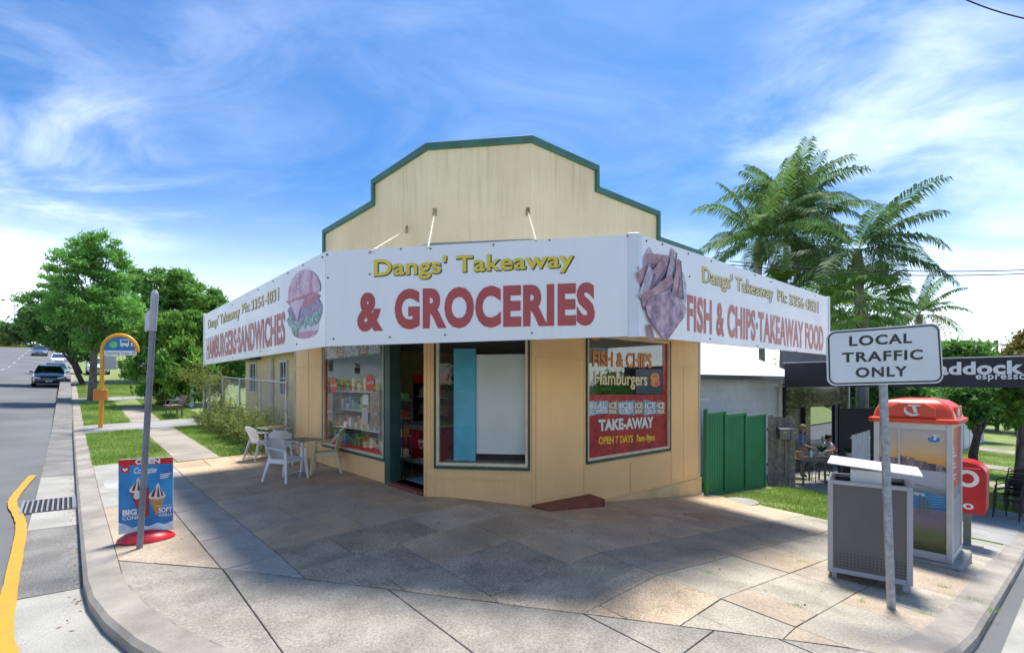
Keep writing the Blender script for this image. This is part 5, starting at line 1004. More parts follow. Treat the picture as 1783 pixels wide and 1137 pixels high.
cw = mb.build('wall', M('grout_dark', (.05, .045, .03), .8, .2), cafe)
m_tile = [M('tile_bronze', (.075, .06, .022), .15, .3, 3, rand=.4), M('tile_moss', (.05, .055, .022), .15, .3, 3, rand=.4), M('tile_gold', (.17, .125, .045), .15, .3, 3, rand=.4)]
tmesh = {}
TWd, THt = .30, .11
for r_ in range(int((top+.8)/(THt+.01))):
    z = top-(r_+1)*(THt+.01); x = -.04+(r_ % 2)*.12-.12
    while x < wend-.05:
        xa, xb = x, min(x+TWd, wend-.004); hid = False
        for a, b, zc0, zc1 in ((dx0, dx1, -9, dzt), (wx0, wx1, wz0, wzt)):
            if z+THt > zc0 and z < zc1:
                if xa < a < xb: xb = a-.004
                elif xa < b < xb: xa = b+.004
                elif a <= xa < b: hid = True
        if not hid and xb-xa > .03 and xa > -.05:
            if not (xa < dx0-.1 and z < .6): 
                mb = MB(); mb.box(xa, xb, -.012, -.0005, z, z+THt); mb.build('tile', rb.choice(m_tile), cw)
        x += TWd+.01
lb(cafe, 'door', dx0+.02, dx1-.02, .1, .14, -1.2, dzt-.02, M('cafe_door_black', (.015, .015, .018), .3)); pane = lb(cafe, 'window', wx0+.03, wx1-.05, .08, .09, wz0+.05, wzt-.03, glass('cafe_glass', (.30, .32, .33), .35, 1.2), 0)
mb = MB(); mb.box(wx0, wx0+.03, .03, .12, wz0, wzt); mb.box(wx1-.5, wx1-.02, .03, .07, wz0+.05, wzt-.03); mb.box(wx0+.03, wx1, .03, .12, wz0, wz0+.05); mb.box(wx0+.03, wx1, .03, .12, wzt-.03, wzt); mb.build('frame', m_navy, pane)
mb = MB(); mb.box(wend, wend+.14, -.05, .1, -1.5, top); mb.build('end_post', M('cafe_white_post', (.6, .58, .52), .6, .2, 8), cafe)
x0a, y0a = xy(10.3, .9); FA = Frame((*xy(10.3, .25), 0), -LVv); aq = quad_local(FA, [(1366, 675.5), (1783, 671.5), (1783, 621.5), (1366, 632)], 0)
fz0, fz1 = (aq[0].z+aq[1].z)/2, (aq[2].z+aq[3].z)/2; alen = 5.85; ax0 = aq[0].x
aw = MB().box(ax0, alen, 0, .05, fz0, fz1, FA.M).build('awning_sign', m_navy, cafe, W=True)
mb = MB(); q0 = [(ax0, .05), (alen, .05), (alen, 8), (ax0, 8)]; mb.add([FA.M @ Vector((a, b, z)) for z in (fz0+.1, fz0+.16) for a, b in q0], [(3, 2, 1, 0), (4, 5, 6, 7), (0, 1, 5, 4), (1, 2, 6, 5), (2, 3, 7, 6), (3, 0, 4, 7)]); mb.build('awning_deck', M('awning_dark_sheet', (.10, .10, .11), .6), aw, W=True)
mb = MB(); mb.box(alen, alen+.05, 0, 8, fz0, fz1, FA.M); mb.build('awning_front', m_navy, aw, W=True); mb = MB(); mb.box(ax0-.05, ax0+1.1, .001, .06, fz1+.029, fz1+.42, FA.M); mb.build('upper_panel', M('upper_panel_grey', (.13, .13, .14), .6), aw, W=True); mb = MB(); mb.box(ax0-.05, alen+.06, -.02, .06, fz1+.0, fz1+.028, FA.M); mb.build('awning_flashing', m_silver, aw, W=True)
txtq('lettering', 'Paddock', quad_local(FA, [(1610, 653.5), (1783, 651.5), (1783, 627), (1610, 632)], .004), m_pwh, aw, FA.M, .04, space=1.05); txtq('lettering', 'espresso', quad_local(FA, [(1699, 664), (1787, 664), (1787, 652), (1699, 652.5)], .004), m_pwh, aw, FA.M, .02, space=1.1)
for x in (5.5,):
    for y in (.5, 6.0): mb = MB(); p = FA.M @ Vector((x, y, 0)); mb.tube([(p.x, p.y, G(p.x, p.y)), (p.x, p.y, fz0+.1)], .04, 8); mb.build('awning_post', m_navy, aw, W=True)
# dark screen, white gate palings near the cafe
scr = thing('screen_panel', 'plain black windbreak panel standing at the end of the cafe', 'screen', pix(1492, 800, 16.5), 0); q0 = pix(1492, 800, 16.5); pgz = G(q0.x, q0.y)-q0.z
lb(scr, 'panel', -.55, .75, 0, .05, pgz+.1, (800-711)/FPX*16.5, m_navy); lb(scr, 'frame_post', -.6, -.552, -.01, .06, pgz-.05, (800-708)/FPX*16.5, m_navy); lb(scr, 'frame_post', .752, .8, -.01, .06, pgz-.05, (800-708)/FPX*16.5, m_navy)
wg = thing('picket_gate', 'low white picket panel left of the phone booth', 'gate', pix(1500, 800, 14.5), .15); q0 = pix(1500, 800, 14.5); gz_ = G(q0.x, q0.y)-q0.z
for k in range(7): lb(wg, 'picket', -.30+k*.085, -.225+k*.085, 0, .02, gz_+.05, .78+.02*(k-3) if k < 6 else .85, m_wbw, 0)
for z in (.1, .6): lb(wg, 'gate_rail', -.32, .32, .021, .05, z, z+.06, m_wbw, 0)
# cafe furniture
m_cft = M('cafe_table_wood', (.26, .17, .10), .5, .2, 10); m_cfg = M('cafe_steel_grey', (.10, .115, .125), .45, .1); PZ = .008
def patio_table(lab, loc, rz, w=.75, d=.75, rnd=False):
    o = thing('patio_table', lab, 'table', loc, rz, 'tables on the cafe patio')
    lb(o, 'table_top', -w/2, w/2, -d/2, d/2, .72, .75, m_cft, .006); lb(o, 'table_frame', -w/2+.04, w/2-.04, -d/2+.04, d/2-.04, .67, .719, m_cfg, 0)
    for x in (-1, 1):
        for y in (-1, 1): mb = MB(); mb.tube([(x*(w/2-.07), y*(d/2-.07), .67), (x*(w/2-.05), y*(d/2-.05), 0)], [.035, .028], 6); mb.build('leg', m_cfg, o)
    return o
def wire_chair(lab, loc, rz, group, m=m_cfg, arms=True):
    o = thing('patio_chair', lab, 'chair', loc, rz, group)
    for k in range(6): lb(o, 'seat_slat', -.2+k*.07, -.2+k*.07+.05, -.22, .22, .445, .46, m, 0)
    for k in range(5): lb(o, 'back_slat', -.235-.012*k, -.22-.012*k, -.2, .2, .52+k*.075, .56+k*.075, m, 0)
    for y in (-.24, .24):
        mb = MB(); mb.tube([(.24, y, .0), (.21, y, .44), (.2, y, .64), (.16, y, .66), (-.2, y, .67), (-.25, y, .70), (-.285, y, .88)], .013, 6); mb.build('side_frame', m, o, smooth=True); mb = MB(); mb.tube([(-.30, y, 0), (-.20, y, .46), (-.24, y, .62)], .013, 6); mb.build('leg', m, o, smooth=True)
        lb(o, 'seat_rail', -.2, .21, y-.012, y+.012, .43, .444, m, 0)
    lb(o, 'top_rail', -.30, -.27, -.24, .24, .875, .90, m, 0); return o
def cpos(px, py): p = pg(px, py, PZ); return p+Vector((0, 0, .012))
t1_ = cpos(1404, 842); patio_table('wooden cafe table by the paling fence with a spray bottle on it', t1_, .2, .85, .7); t2_ = cpos(1458, 838); patio_table('cafe table in front of the seated man', t2_, .1, .9, .7)
wire_chair('dark steel chair between the two cafe tables', cpos(1432, 842), math.radians(160), 'cafe patio chairs')
bt = MB(); bt.lathe([(.04, 0), (.045, .02), (.045, .15), (.02, .19), (.02, .24)], 12); o = bt.build('spray_bottle', M('bottle_white_teal', (.45, .68, .66), .35), smooth=True); o.location = t1_+Vector((.14, .0, .752)); tag(o, 'pale teal bottle standing on the wooden cafe table', 'bottle')
bk = thing('basket', 'small beige basket on the wooden cafe table', 'basket', t1_+Vector((-.16, .05, .752)), .2); mb = MB(); mb.lathe([(.10, 0), (.13, .17), (.135, .18)], 14); mb.build('body', M('wicker', (.42, .33, .22), .7, .3, 60, bump=.6, bscale=90), bk, smooth=True); mb = MB(); mb.lathe([(.137, .165), (.137, .182), (.12, .185)], 14); mb.build('rim', m_cft, bk)
def pot_plant(lab, loc, h, n, seed):
    r_ = np.random.default_rng(seed); o = thing('potted_plant', lab, 'plant', loc); mb = MB(); mb.lathe([(.06, 0), (.085, .13), (.09, .14), (.075, .135)], 12); mb.build('pot', m_pwh, o, smooth=True)
    vv = []; ff = []
    for i in range(n):
        a = r_.uniform(0, 2*PI); l = h*r_.uniform(.6, 1.1); d = Vector((math.cos(a)*.5, math.sin(a)*.5, 1)).normalized()*l; w_ = Vector((-math.sin(a), math.cos(a), 0))*.03; b_ = Vector((0, 0, .13)); k = len(vv)
        vv += [b_, b_+d*.5+w_, b_+d+Vector((math.cos(a), math.sin(a), -.3))*.06, b_+d*.5-w_]; ff.append((k, k+1, k+2, k+3))
    mb = MB(); mb.add(vv, ff); mb.build('leaves', leafmat('pot_leaf', (.035, .10, .025), (.07, .16, .04)), o, fix=False)
pot_plant('small green plant in a white pot between the cafe tables', t2_+Vector((-.42, .12, .752)), .28, 40, 3); pot_plant('trailing green pot plant at the right end of the cafe table', t2_+Vector((.38, .05, .752)), .22, 40, 4)
# stacked black chairs at the right edge
q = pg(1762, 905)
for k in range(3): wire_chair(['bottom', 'middle', 'top'][k]+' black steel chair of the stack at the right edge', (q.x+.03*k, q.y, q.z+.01+.13*k), math.radians(200), 'stacked black chairs by the footpath', M('black_steel', (.018, .018, .02), .4))
q = pg(1800, 895); o = patio_table('dark outdoor table cut by the right edge', q+Vector((.35, .3, .01)), .3, 1.0, .8)
# ---- people
def person(nm, lab, loc, rz, J, E, tagm, mats, extra=None):
    names = list(J); me = bpy.data.meshes.new('skeleton'); me.from_pydata([J[k][:3] for k in names], [(names.index(a), names.index(b)) for a, b, _ in E], [])
    ob = bpy.data.objects.new('skeleton', me); COL.objects.link(ob); md = ob.modifiers.new('skin', 'SKIN'); md.use_smooth_shade = True; ob.modifiers.new('sub', 'SUBSURF').levels = 2
    for i, k in enumerate(names):
        sv = me.skin_vertices[0].data[i]; r = J[k][3]; sv.radius = r if isinstance(r, tuple) else (r, r); sv.use_root = (i == 0)
    out = bpy.data.meshes.new_from_object(ob.evaluated_get(bpy.context.evaluated_depsgraph_get())); bpy.data.objects.remove(ob)
    root = thing(nm, lab, 'person', loc, rz); keys = list(mats); out.materials.clear()
    for k in keys: out.materials.append(mats[k])
    segs = [(Vector(J[a][:3]), Vector(J[b][:3]), t_, min(J[a][3] if not isinstance(J[a][3], tuple) else J[a][3][0], J[b][3] if not isinstance(J[b][3], tuple) else J[b][3][0])) for a, b, t_ in E]
    for pl in out.polygons:
        c = pl.center; best = None
        for a, b, t_, r in segs:
            d = b-a; k = clampf((c-a).dot(d)/max(d.length_squared, 1e-9), 0, 1); dist = (c-a-d*k).length/max(r, .02)
            if best is None or dist < best[0]: best = (dist, t_)
        pl.material_index = keys.index(best[1]); pl.use_smooth = True
    link('body', out, root); return root
m_skin = M('skin', (.56, .33, .23), .5, .06, 9); m_hairb = M('hair_blond_grey', (.30, .21, .12), .6, .3, 60); m_hairk = M('hair_dark', (.02, .015, .012), .5, .2, 60); m_bluep = M('shirt_blue_print', (.16, .22, .42), .8, .4, 45, col2=(.36, .42, .60)); m_shorts = M('shorts_khaki', (.36, .29, .20), .8, .1); m_tee = M('tshirt_white', (.66, .66, .74), .8, .05); m_shoe = M('sandal_black', (.02, .02, .02), .6)
def fingers(root, wrist, d, side, palm_r=.035, curl=.3):       # five fingers on a palm
    wrist, d, side = Vector(wrist), Vector(d).normalized(), Vector(side).normalized(); n_ = d.cross(side).normalized()
    for i, (o_, l) in enumerate(((-.030, .070), (-.010, .080), (.010, .076), (.030, .060))):
        b_ = wrist+d*.07+side*o_; mb = MB(); mb.tube([b_-d*.02, b_+d*l*.5, b_+d*l*.85+n_*l*curl, b_+d*l*.9+n_*l*(curl+.35)], [.010, .0095, .009, .006], 6); mb.build('finger', m_skin, root, smooth=True)
    mb = MB(); b_ = wrist+d*.03-side*.03; mb.tube([b_, b_-side*.03+d*.03, b_-side*.035+d*.065+n_*.01], [.012, .011, .008], 6); mb.build('thumb', m_skin, root, smooth=True)
def head_bits(root, c, f, hm, longer=0, glasses=False):      # hair cap, nose, eyes, mouth, ears around head centre c facing f (unit, flat)
    c, f = Vector(c), Vector(f).normalized(); s_ = Vector((f.y, -f.x, 0)); u_ = Vector((0, 0, 1)); 
    B_ = Matrix(((f.x, s_.x, 0, c.x), (f.y, s_.y, 0, c.y), (0, 0, 1, c.z), (0, 0, 0, 1)))
    def hp(u, v):
        th = u*PI*.62; ph = v*2*PI; fr_ = math.cos(ph); lim = 1.0 if fr_ < .2 else 1-.42*(fr_-.2)/.8
        th *= lim*(1+longer*(fr_ < .2)); r = .104
        return (r*1.06*math.sin(th)*math.cos(ph)-.012, r*.86*math.sin(th)*math.sin(ph), r*1.2*math.cos(th)+.018)
    mb = MB(); mb.shell(hp, 8, 20, .02, B_); mb.build('hair', hm, root, smooth=True)
    mb = MB(); mb.tube([(.085, 0, .012), (.108, 0, -.02), (.09, 0, -.03)], [.008, .015, .012], 8, B_); mb.build('nose', m_skin, root, smooth=True)
    for y in (-.033, .033):
        mb = MB(); mb.lathe([(.004, -.006), (.012, -.003), (.013, .0), (.011, .003), (.004, .006)], 10, B_ @ Matrix.Translation((.084, y, .012)) @ Matrix.Rotation(PI/2, 4, 'Y')); mb.build('eye', m_shoe, root, smooth=True)
        mb = MB(); mb.tube([(-.005, y*2.45, .02), (-.012, y*2.65, 0), (-.003, y*2.45, -.025)], .012, 6, B_); mb.build('ear', m_skin, root, smooth=True)
    mb = MB(); mb.tube([(.082, -.022, -.052), (.089, 0, -.054), (.082, .022, -.052)], .005, 6, B_); mb.build('mouth', M('lips', (.42, .16, .13), .5), root, smooth=True)
    if glasses: 
        mb = MB()
        for y in (-.036, .036): mb.box(.092, .098, y-.028, y+.028, -.008, .030, B_)
        mb.box(.09, .097, -.01, .01, .014, .024, B_); mb.build('sunglasses', m_shoe, root)
sg = {}
def standing():
    J = dict(pelvis=(0, 0, .90, (.15, .125)), waist=(.0, 0, 1.02, (.135, .115)), chest=(.01, 0, 1.22, (.155, .12)), neckb=(0, 0, 1.38, .075), neck=(.012, 0, 1.43, .05), headl=(.022, 0, 1.485, (.066, .072)), headm=(.020, 0, 1.555, (.078, .092)), headt=(.010, 0, 1.63, (.055, .065)))
    E = [('pelvis', 'waist', 'shorts'), ('waist', 'chest', 'shirt'), ('chest', 'neckb', 'shirt'), ('neckb', 'neck', 'skin'), ('neck', 'headl', 'skin'), ('headl', 'headm', 'skin'), ('headm', 'headt', 'skin')]
    for n, y in (('l', 1), ('r', -1)):
        J.update({n+'hip': (0, .085*y, .84, .095), n+'knee': (.02, .09*y, .47, .056), n+'calf': (-.005, .09*y, .33, .054), n+'ank': (-.01, .09*y, .09, .034), n+'toe': (.13, .10*y, .03, .034), n+'heel': (-.045, .09*y, .035, .032)})
        E += [('pelvis', n+'hip', 'shorts'), (n+'hip', n+'knee', 'shorts' if n == 'x' else 'leg'), (n+'knee', n+'calf', 'skin'), (n+'calf', n+'ank', 'skin'), (n+'ank', n+'toe', 'shoe'), (n+'ank', n+'heel', 'shoe')]
        hand = (.20, -.24, 1.00) if y < 0 else (.10, .27, .86); elb = (-.02, -.27, 1.08) if y < 0 else (-.02, .25, 1.08)
        J.update({n+'sh': (0, .165*y, 1.345, .062), n+'elb': (*elb, .042), n+'wr': (*hand, .028), n+'palm': (hand[0]+.07, hand[1], hand[2]-(.02 if y < 0 else .06), .030)})
        E += [('neckb', n+'sh', 'shirt'), (n+'sh', n+'elb', 'shirt'), (n+'elb', n+'wr', 'skin'), (n+'wr', n+'palm', 'skin')]
    return J, E
wp = cpos(1397, 831); wpz = wp
J, E = standing(); wo = person('person', 'standing person in blue patterned shirt, shorts and sunglasses at the cafe door', wp, math.radians(-25), J, E, None, dict(skin=m_skin, shirt=m_bluep, shorts=m_shorts, leg=m_skin, shoe=m_shoe))
head_bits(wo, (.02, 0, 1.565), (1, -.1, 0), m_hairb, .12, True); fingers(wo, J['rwr'][:3], (1, 0, -.3), (0, 0, 1)); fingers(wo, J['lwr'][:3], (.5, 0, -.8), (1, 0, .6))
mb = MB(); mb.lathe([(.125, .62), (.16, .66), (.168, .80), (.16, .93), (.148, 1.0)], 20, Matrix.Diagonal((.92, 1.12, 1, 1))); mb.build('shorts', m_shorts, wo, smooth=True)
def seated():
    J = dict(pelvis=(0, 0, .53, (.155, .14)), waist=(-.04, 0, .70, (.14, .12)), chest=(-.07, 0, .90, (.165, .13)), neckb=(-.08, 0, 1.05, .085), neck=(-.06, 0, 1.10, .055), headl=(-.035, 0, 1.155, (.068, .075)), headm=(-.035, 0, 1.225, (.08, .094)), headt=(-.05, 0, 1.30, (.057, .067)))
    E = [('pelvis', 'waist', 'shirt'), ('waist', 'chest', 'shirt'), ('chest', 'neckb', 'shirt'), ('neckb', 'neck', 'skin'), ('neck', 'headl', 'skin'), ('headl', 'headm', 'skin'), ('headm', 'headt', 'skin')]
    for n, y in (('l', 1), ('r', -1)):
        kz = .56 if y < 0 else .70
        J.update({n+'hip': (.06, .09*y, .53, .10), n+'knee': (.46, .11*y if y < 0 else .12, kz, .06), n+'ank': ((.44, -.12, .09, .036) if y < 0 else (.60, -.12, .52, .036)), n+'toe': ((.57, -.12, .03, .036) if y < 0 else (.72, -.16, .46, .036))})
        E += [('pelvis', n+'hip', 'shorts'), (n+'hip', n+'knee', 'leg'), (n+'knee', n+'ank', 'skin'), (n+'ank', n+'toe', 'shoe')]
        J.update({n+'sh': (-.08, .19*y, 1.00, .068), n+'elb': (.02, .27*y, .76, .045), n+'wr': (.23, .10*y, .86, .03), n+'palm': (.28, .07*y, .90, .032)}); E += [('neckb', n+'sh', 'shirt'), (n+'sh', n+'elb', 'shirt'), (n+'elb', n+'wr', 'skin'), (n+'wr', n+'palm', 'skin')]
    return J, E
mp_ = cpos(1457, 830); mp_ = mp_+Vector((.15, .62, 0)); ma_ = math.radians(-70)
wire_chair('dark steel chair the man in the white shirt sits on', (mp_.x, mp_.y, mp_.z), ma_, 'cafe patio chairs')
J, E = seated(); mo = person('person', 'seated person in white t-shirt looking at a phone at the cafe table', mp_+Vector((0, 0, .0)), ma_, J, E, None, dict(skin=m_skin, shirt=m_tee, shorts=m_shorts, leg=m_skin, shoe=m_shoe))
head_bits(mo, (-.035, 0, 1.235), (1, .05, 0), m_hairk); fingers(mo, J['rwr'][:3], (.5, .3, .4), (0, 0, 1)); fingers(mo, J['lwr'][:3], (.5, -.3, .4), (0, 0, -1))
hc = thing('mobile_phone', 'black mobile phone held by the seated person', 'phone', mo.matrix_basis @ Vector((.345, 0, .945)), ma_, None, (0, math.radians(-35), ma_)); lb(hc, 'case', -.006, .006, -.045, .045, -.08, .08, m_shoe, .003); lb(hc, 'screen', -.0075, -.0062, -.04, .04, -.072, .072, M('phone_screen', (.02, .03, .05), .1), 0)
# ---- right background: white palings, gate posts
m_wp = M('white_paling', (.62, .64, .66), .6, .1, 3, rand=.06)
def paling_run(lab, s0, s1, t_, h, step):
    o = fthing('picket_fence', lab, 'fence', s0, t_, 0); s_ = s0
    while s_ < s1: st_box(s_, s_+step*.82, t_-.012, t_+.012, .02, h).build('picket', m_wp, o, W=True); s_ += step
    for z in (.25, h-.25): st_box(s0, s1, t_+.013, t_+.05, z, z+.07).build('fence_rail', m_wp, o, W=True)
    s_ = s0
    while s_ <= s1+.1: st_box(s_-.06, s_+.06, t_-.05, t_+.07, -.05, h+.12).build('post', m_wp, o, W=True); s_ += 2.6
paling_run('low white picket fence behind the phone booth', 20.5, 25.5, -.9, 1.0, .13); paling_run('tall white paling fence with posts receding behind the post box', 26.5, 47, -.9, 1.75, .22)
bxp = fthing('utility_box', 'pale green utility box on the grass behind the phone booth', 'utility box', 20.0, -1.5, rzR); lb(bxp, 'cabinet', 0, 1.2, 0, .6, -.05, 1.0, M('pale_green_box', (.50, .56, .52), .5, .06), .02); lb(bxp, 'cap', -.03, 1.23, -.03, .63, 1.001, 1.05, m_wf, .01)
# ---- power poles and wires
m_tp = M('power_pole_timber', (.20, .19, .17), .8, .25, 5); m_cable = M('cable_black', (.015, .015, .018), .6)
def power_pole(lab, base, top, arms=2):
    o = thing('power_pole', lab, 'power pole', base, 0, 'power poles along the streets'); h = top-base.z
    mb = MB(); mb.tube([(0, 0, -.3), (0, 0, h)], [.17, .11], 8); mb.build('pole', m_tp, o, smooth=True)
    for k in range(arms):
        mb = MB(); mb.box(-1.1, 1.1, -.06, .06, h-.5-k*.9, h-.38-k*.9); mb.build('crossarm', m_tp, o)
        for x in (-1, -.4, .4, 1): mb = MB(); mb.lathe([(.03, 0), (.05, .05), (.03, .12)], 8, Matrix.Translation((x, 0, h-.379-k*.9))); mb.build('insulator', m_cw, o)
def at_road(px, s_):      # point on the line s = s_ seen in pixel column px
    a = (px-CXP)/FPX; k = (a*(P0[1]+s_*RV[1])-(P0[0]+s_*RV[0]))/(LV[0]-a*LV[1]); return P(s_, k)
for px, py, s_, lab in ((26, 530, -18.2, 'nearest power pole on the far left side of the main street'), (46, 568, -18.2, 'second power pole on the far left side of the main street'), (59, 585, -18.2, 'smallest power pole near the crest of the main street')):
    b = at_road(px, s_); power_pole(lab, b, EYE+(HYP-py)/FPX*b.y)
b = P(60, 2); q = pix(1736, 592, b.y); b = Vector((q.x, b.y, G(q.x, b.y))); power_pole('distant power pole above the cafe sign', b, q.z)
def wire(lab, pts_, r=.014):
    o = thing('power_line', lab, 'power line', pts_[0], 0, 'overhead wires'); a, b = Vector(pts_[0]), Vector(pts_[1]); n = 14
    mb = MB(); mb.tube([(b-a)*(k/n)-Vector((0, 0, pts_[2]*4*(k/n)*(1-k/n))) for k in range(n+1)], r, 5); mb.build('wire', m_cable, o); return o
wire('upper overhead wire crossing in front of the palms', (pix(1270, 455, 13.5), pix(1840, 468, 13.5), .16)); wire('lower overhead wire crossing in front of the palms', (pix(1270, 461, 13.5), pix(1840, 474, 13.5), .18))
wire('thin overhead wire above the cafe awning', (pix(1400, 630, 34), pix(1840, 575, 34), .3), .018); wire('thin lower overhead wire above the cafe awning', (pix(1400, 622, 36), pix(1840, 588, 36), .4), .018); wire('overhead wire in the top right corner of the sky', (pix(1660, -10, 9), pix(1850, 42, 9), .1), .012)
# ---------------------------------------------------------------- vehicles
m_tyre = M('tyre_rubber', (.02, .02, .02), .8); m_rim = M('alloy_rim', (.45, .46, .47), .35, .06, metal=.7); m_cglass = glass('car_glass', (.10, .12, .13), .10, 1.6); m_lamp = M('headlamp_lens', (.62, .64, .66), .12); m_trim = M('car_black_trim', (.018, .018, .02), .45); m_tail = M('tail_lamp', (.35, .01, .01), .2); m_plate = M('number_plate_white', (.6, .6, .58), .4)
def car(lab, paint, s_, t_, facing_down=True, sc=1.0, hz=1.0, dz=-.13, group='cars along the main street', turn=0):
    sl = (Gst(s_, t_+1)-Gst(s_, t_-1))/2; rz = (rzL if facing_down else rzL+PI)+turn
    o = thing('parked_car', lab, 'car', P(s_, t_, dz), rz, group, (0, math.atan(sl)*(1 if facing_down else -1)*math.cos(turn), rz)); o.scale = (sc, sc, sc*hz)
    st = [(2.30, .34, .60, .58), (2.22, .22, .70, .74), (1.95, .18, .78, .84), (1.45, .17, .88, .89), (.85, .17, .97, .90), (-.2, .17, .99, .91), (-1.3, .17, 1.01, .90), (-1.95, .2, 1.02, .86), (-2.2, .26, .98, .79), (-2.28, .36, .86, .68)]
    prof = lambda zb, zt, h: [(h*.80, zb), (h, zb+.12), (h*1.0, zb+(zt-zb)*.55), (h*.97, zt-.10), (h*.88, zt-.01), (h*.5, zt+.03)]
    ring = []
    for x, zb, zt, h in st:
        p = prof(zb, zt, h); ring.append([(x, y, z) for y, z in p]+[(x, -y, z) for y, z in p[::-1]])
    k = 12; vs_ = [v for r in ring for v in r]
    mb = MB(); mb.add(vs_, [(i*k+j, i*k+(j+1) % k, (i+1)*k+(j+1) % k, (i+1)*k+j) for i in range(len(st)-1) for j in range(k)]+[tuple(range(k)), tuple((len(st)-1)*k+j for j in range(k-1, -1, -1))]); body = mb.build('body', paint, o, smooth=True)
    bs_ = [(1.0, .80), (-2.05, .76)]; R_ = [(.15, .60), (-1.45, .57)]; zt = 1.44
    c = [(1.02, -.79, .97), (1.02, .79, .97), (-2.02, .76, 1.02), (-2.02, -.76, 1.02), (.18, -.60, zt), (.18, .60, zt), (-1.40, .58, zt), (-1.40, -.58, zt)]
    mb = MB(); mb.add(c, [(0, 1, 5, 4), (1, 2, 6, 5), (2, 3, 7, 6), (3, 0, 4, 7), (4, 5, 6, 7)]); mb.build('windows', m_cglass, o, bevel=.03)
    mb = MB(); mb.add([(.24, -.59, zt-.01), (.24, .59, zt-.01), (-1.46, .57, zt-.01), (-1.46, -.57, zt-.01), (.05, -.50, zt+.055), (.05, .50, zt+.055), (-1.25, .48, zt+.055), (-1.25, -.48, zt+.055)], [(0, 1, 5, 4), (1, 2, 6, 5), (2, 3, 7, 6), (3, 0, 4, 7), (4, 5, 6, 7), (3, 2, 1, 0)]); mb.build('roof', paint, o, smooth=True)
    for a, b in ((0, 4), (1, 5), (2, 6), (3, 7)): mb = MB(); mb.tube([c[a], c[b]], .04, 6); mb.build('pillar', paint, o)
    for y in (-1, 1): mb = MB(); mb.tube([(-.45, y*.80, .99), (-.5, y*.605, zt)], .035, 6); mb.build('pillar', m_trim, o)
    for x in (1.42, -1.38):
        for y in (-1, 1):
            mt = Matrix.Translation((x, y*.80, .33)) @ Matrix.Rotation(-PI/2*y, 4, 'X')
            w = MB().lathe([(.20, -.11), (.31, -.11), (.33, -.07), (.33, .07), (.31, .112), (.21, .115)], 20, mt).build('wheel', m_tyre, o, smooth=True); MB().lathe([(.21, .113), (.20, .10), (.06, .118), (.02, .12)], 12, mt).build('rim', m_rim, w, smooth=True); MB().lathe([(.40, .0), (.40, .101), (.36, .102)], 20, mt).build('wheel_arch', m_trim, w)
    for y in (-1, 1):
        mb = MB(); mb.add([(2.28, y*.42, .60), (2.20, y*.72, .62), (2.05, y*.83, .70), (2.07, y*.80, .77), (2.20, y*.62, .725), (2.27, y*.42, .68)], [(0, 1, 2, 3, 4, 5)]); h = MB(); h.add([tuple(Vector(v)+Vector((.03, y*.012, 0))) for v in mb.v]+[tuple(Vector(v)-Vector((.06, 0, 0))) for v in mb.v], [(0, 1, 2, 3, 4, 5), (11, 10, 9, 8, 7, 6)]+[(i, (i+1) % 6, 6+(i+1) % 6, 6+i) for i in range(6)]); h.build('headlight', m_lamp, o)
        mb = MB(); mb.box(-2.27, -2.16, y*.70-.12, y*.70+.06*0+.1, .76, .92); mb.build('tail_light', m_tail, o, bevel=.015)
        mb = MB(); mb.tube([(.78, y*.84, 1.0), (.76, y*.98, 1.03)], [.03, .08], 8, flat=.7); mb.tube([(.74, y*.90, 1.03), (.74, y*1.06, 1.04)], [.075, .07], 8, flat=.75); mb.build('mirror', paint, o, smooth=True)
    mb = MB(); mb.box(2.20, 2.315, -.40, .40, .48, .66); g_ = mb.build('grille', m_trim, o, bevel=.02)
    for z in (.53, .575, .62): lb(g_, 'grille_bar', 2.316, 2.322, -.36, .36, z-.006, z+.006, m_rim, 0)
    lb(o, 'lower_intake', 2.12, 2.265, -.62, .62, .26, .36, m_trim, .01); lb(o, 'bumper_strip', 2.24, 2.27, -.66, .66, .215, .25, m_rim, .004); lb(o, 'number_plate', 2.323, 2.333, -.18, .18, .40, .47, m_plate, 0); lb(o, 'number_plate', -2.30, -2.285, -.18, .18, .62, .72, m_plate, 0)
    return o
cp = lambda n, c, mt=0: M('car_paint_'+n, c, .28, .03, 2, metal=mt, coat=.8)
def s_at(px, s_, dz=0): a = (px-CXP)/FPX; return (a*(P0[1]+s_*RV[1])-(P0[0]+s_*RV[0]))/(LV[0]-a*LV[1])
car('navy blue car parked nearest at the kerb, facing the camera', cp('navy', (.008, .010, .028), .2), -6.55, 44.5)
car('silver car parked directly behind the navy car', cp('silver', (.40, .42, .45), .5), -6.35, 53)
car('white sedan parked by the kerb farther up the street', cp('white', (.68, .69, .70)), -6.5, 87, sc=1.0)
car('blue-grey car driving down the left lane of the street', cp('bluegrey', (.11, .15, .22), .4), -9.0, 106); car('small silver car near the crest of the street', cp('pale', (.48, .50, .52), .4), -8.2, 124)
car('dark maroon car parked on the far left side', cp('maroon', (.035, .012, .02), .2), -15.6, 108, False)
car('white car parked on the driveway behind the street trees', MATS['car_paint_white'], -3.3, 60.5, True, 1.0, 1.1, .0)
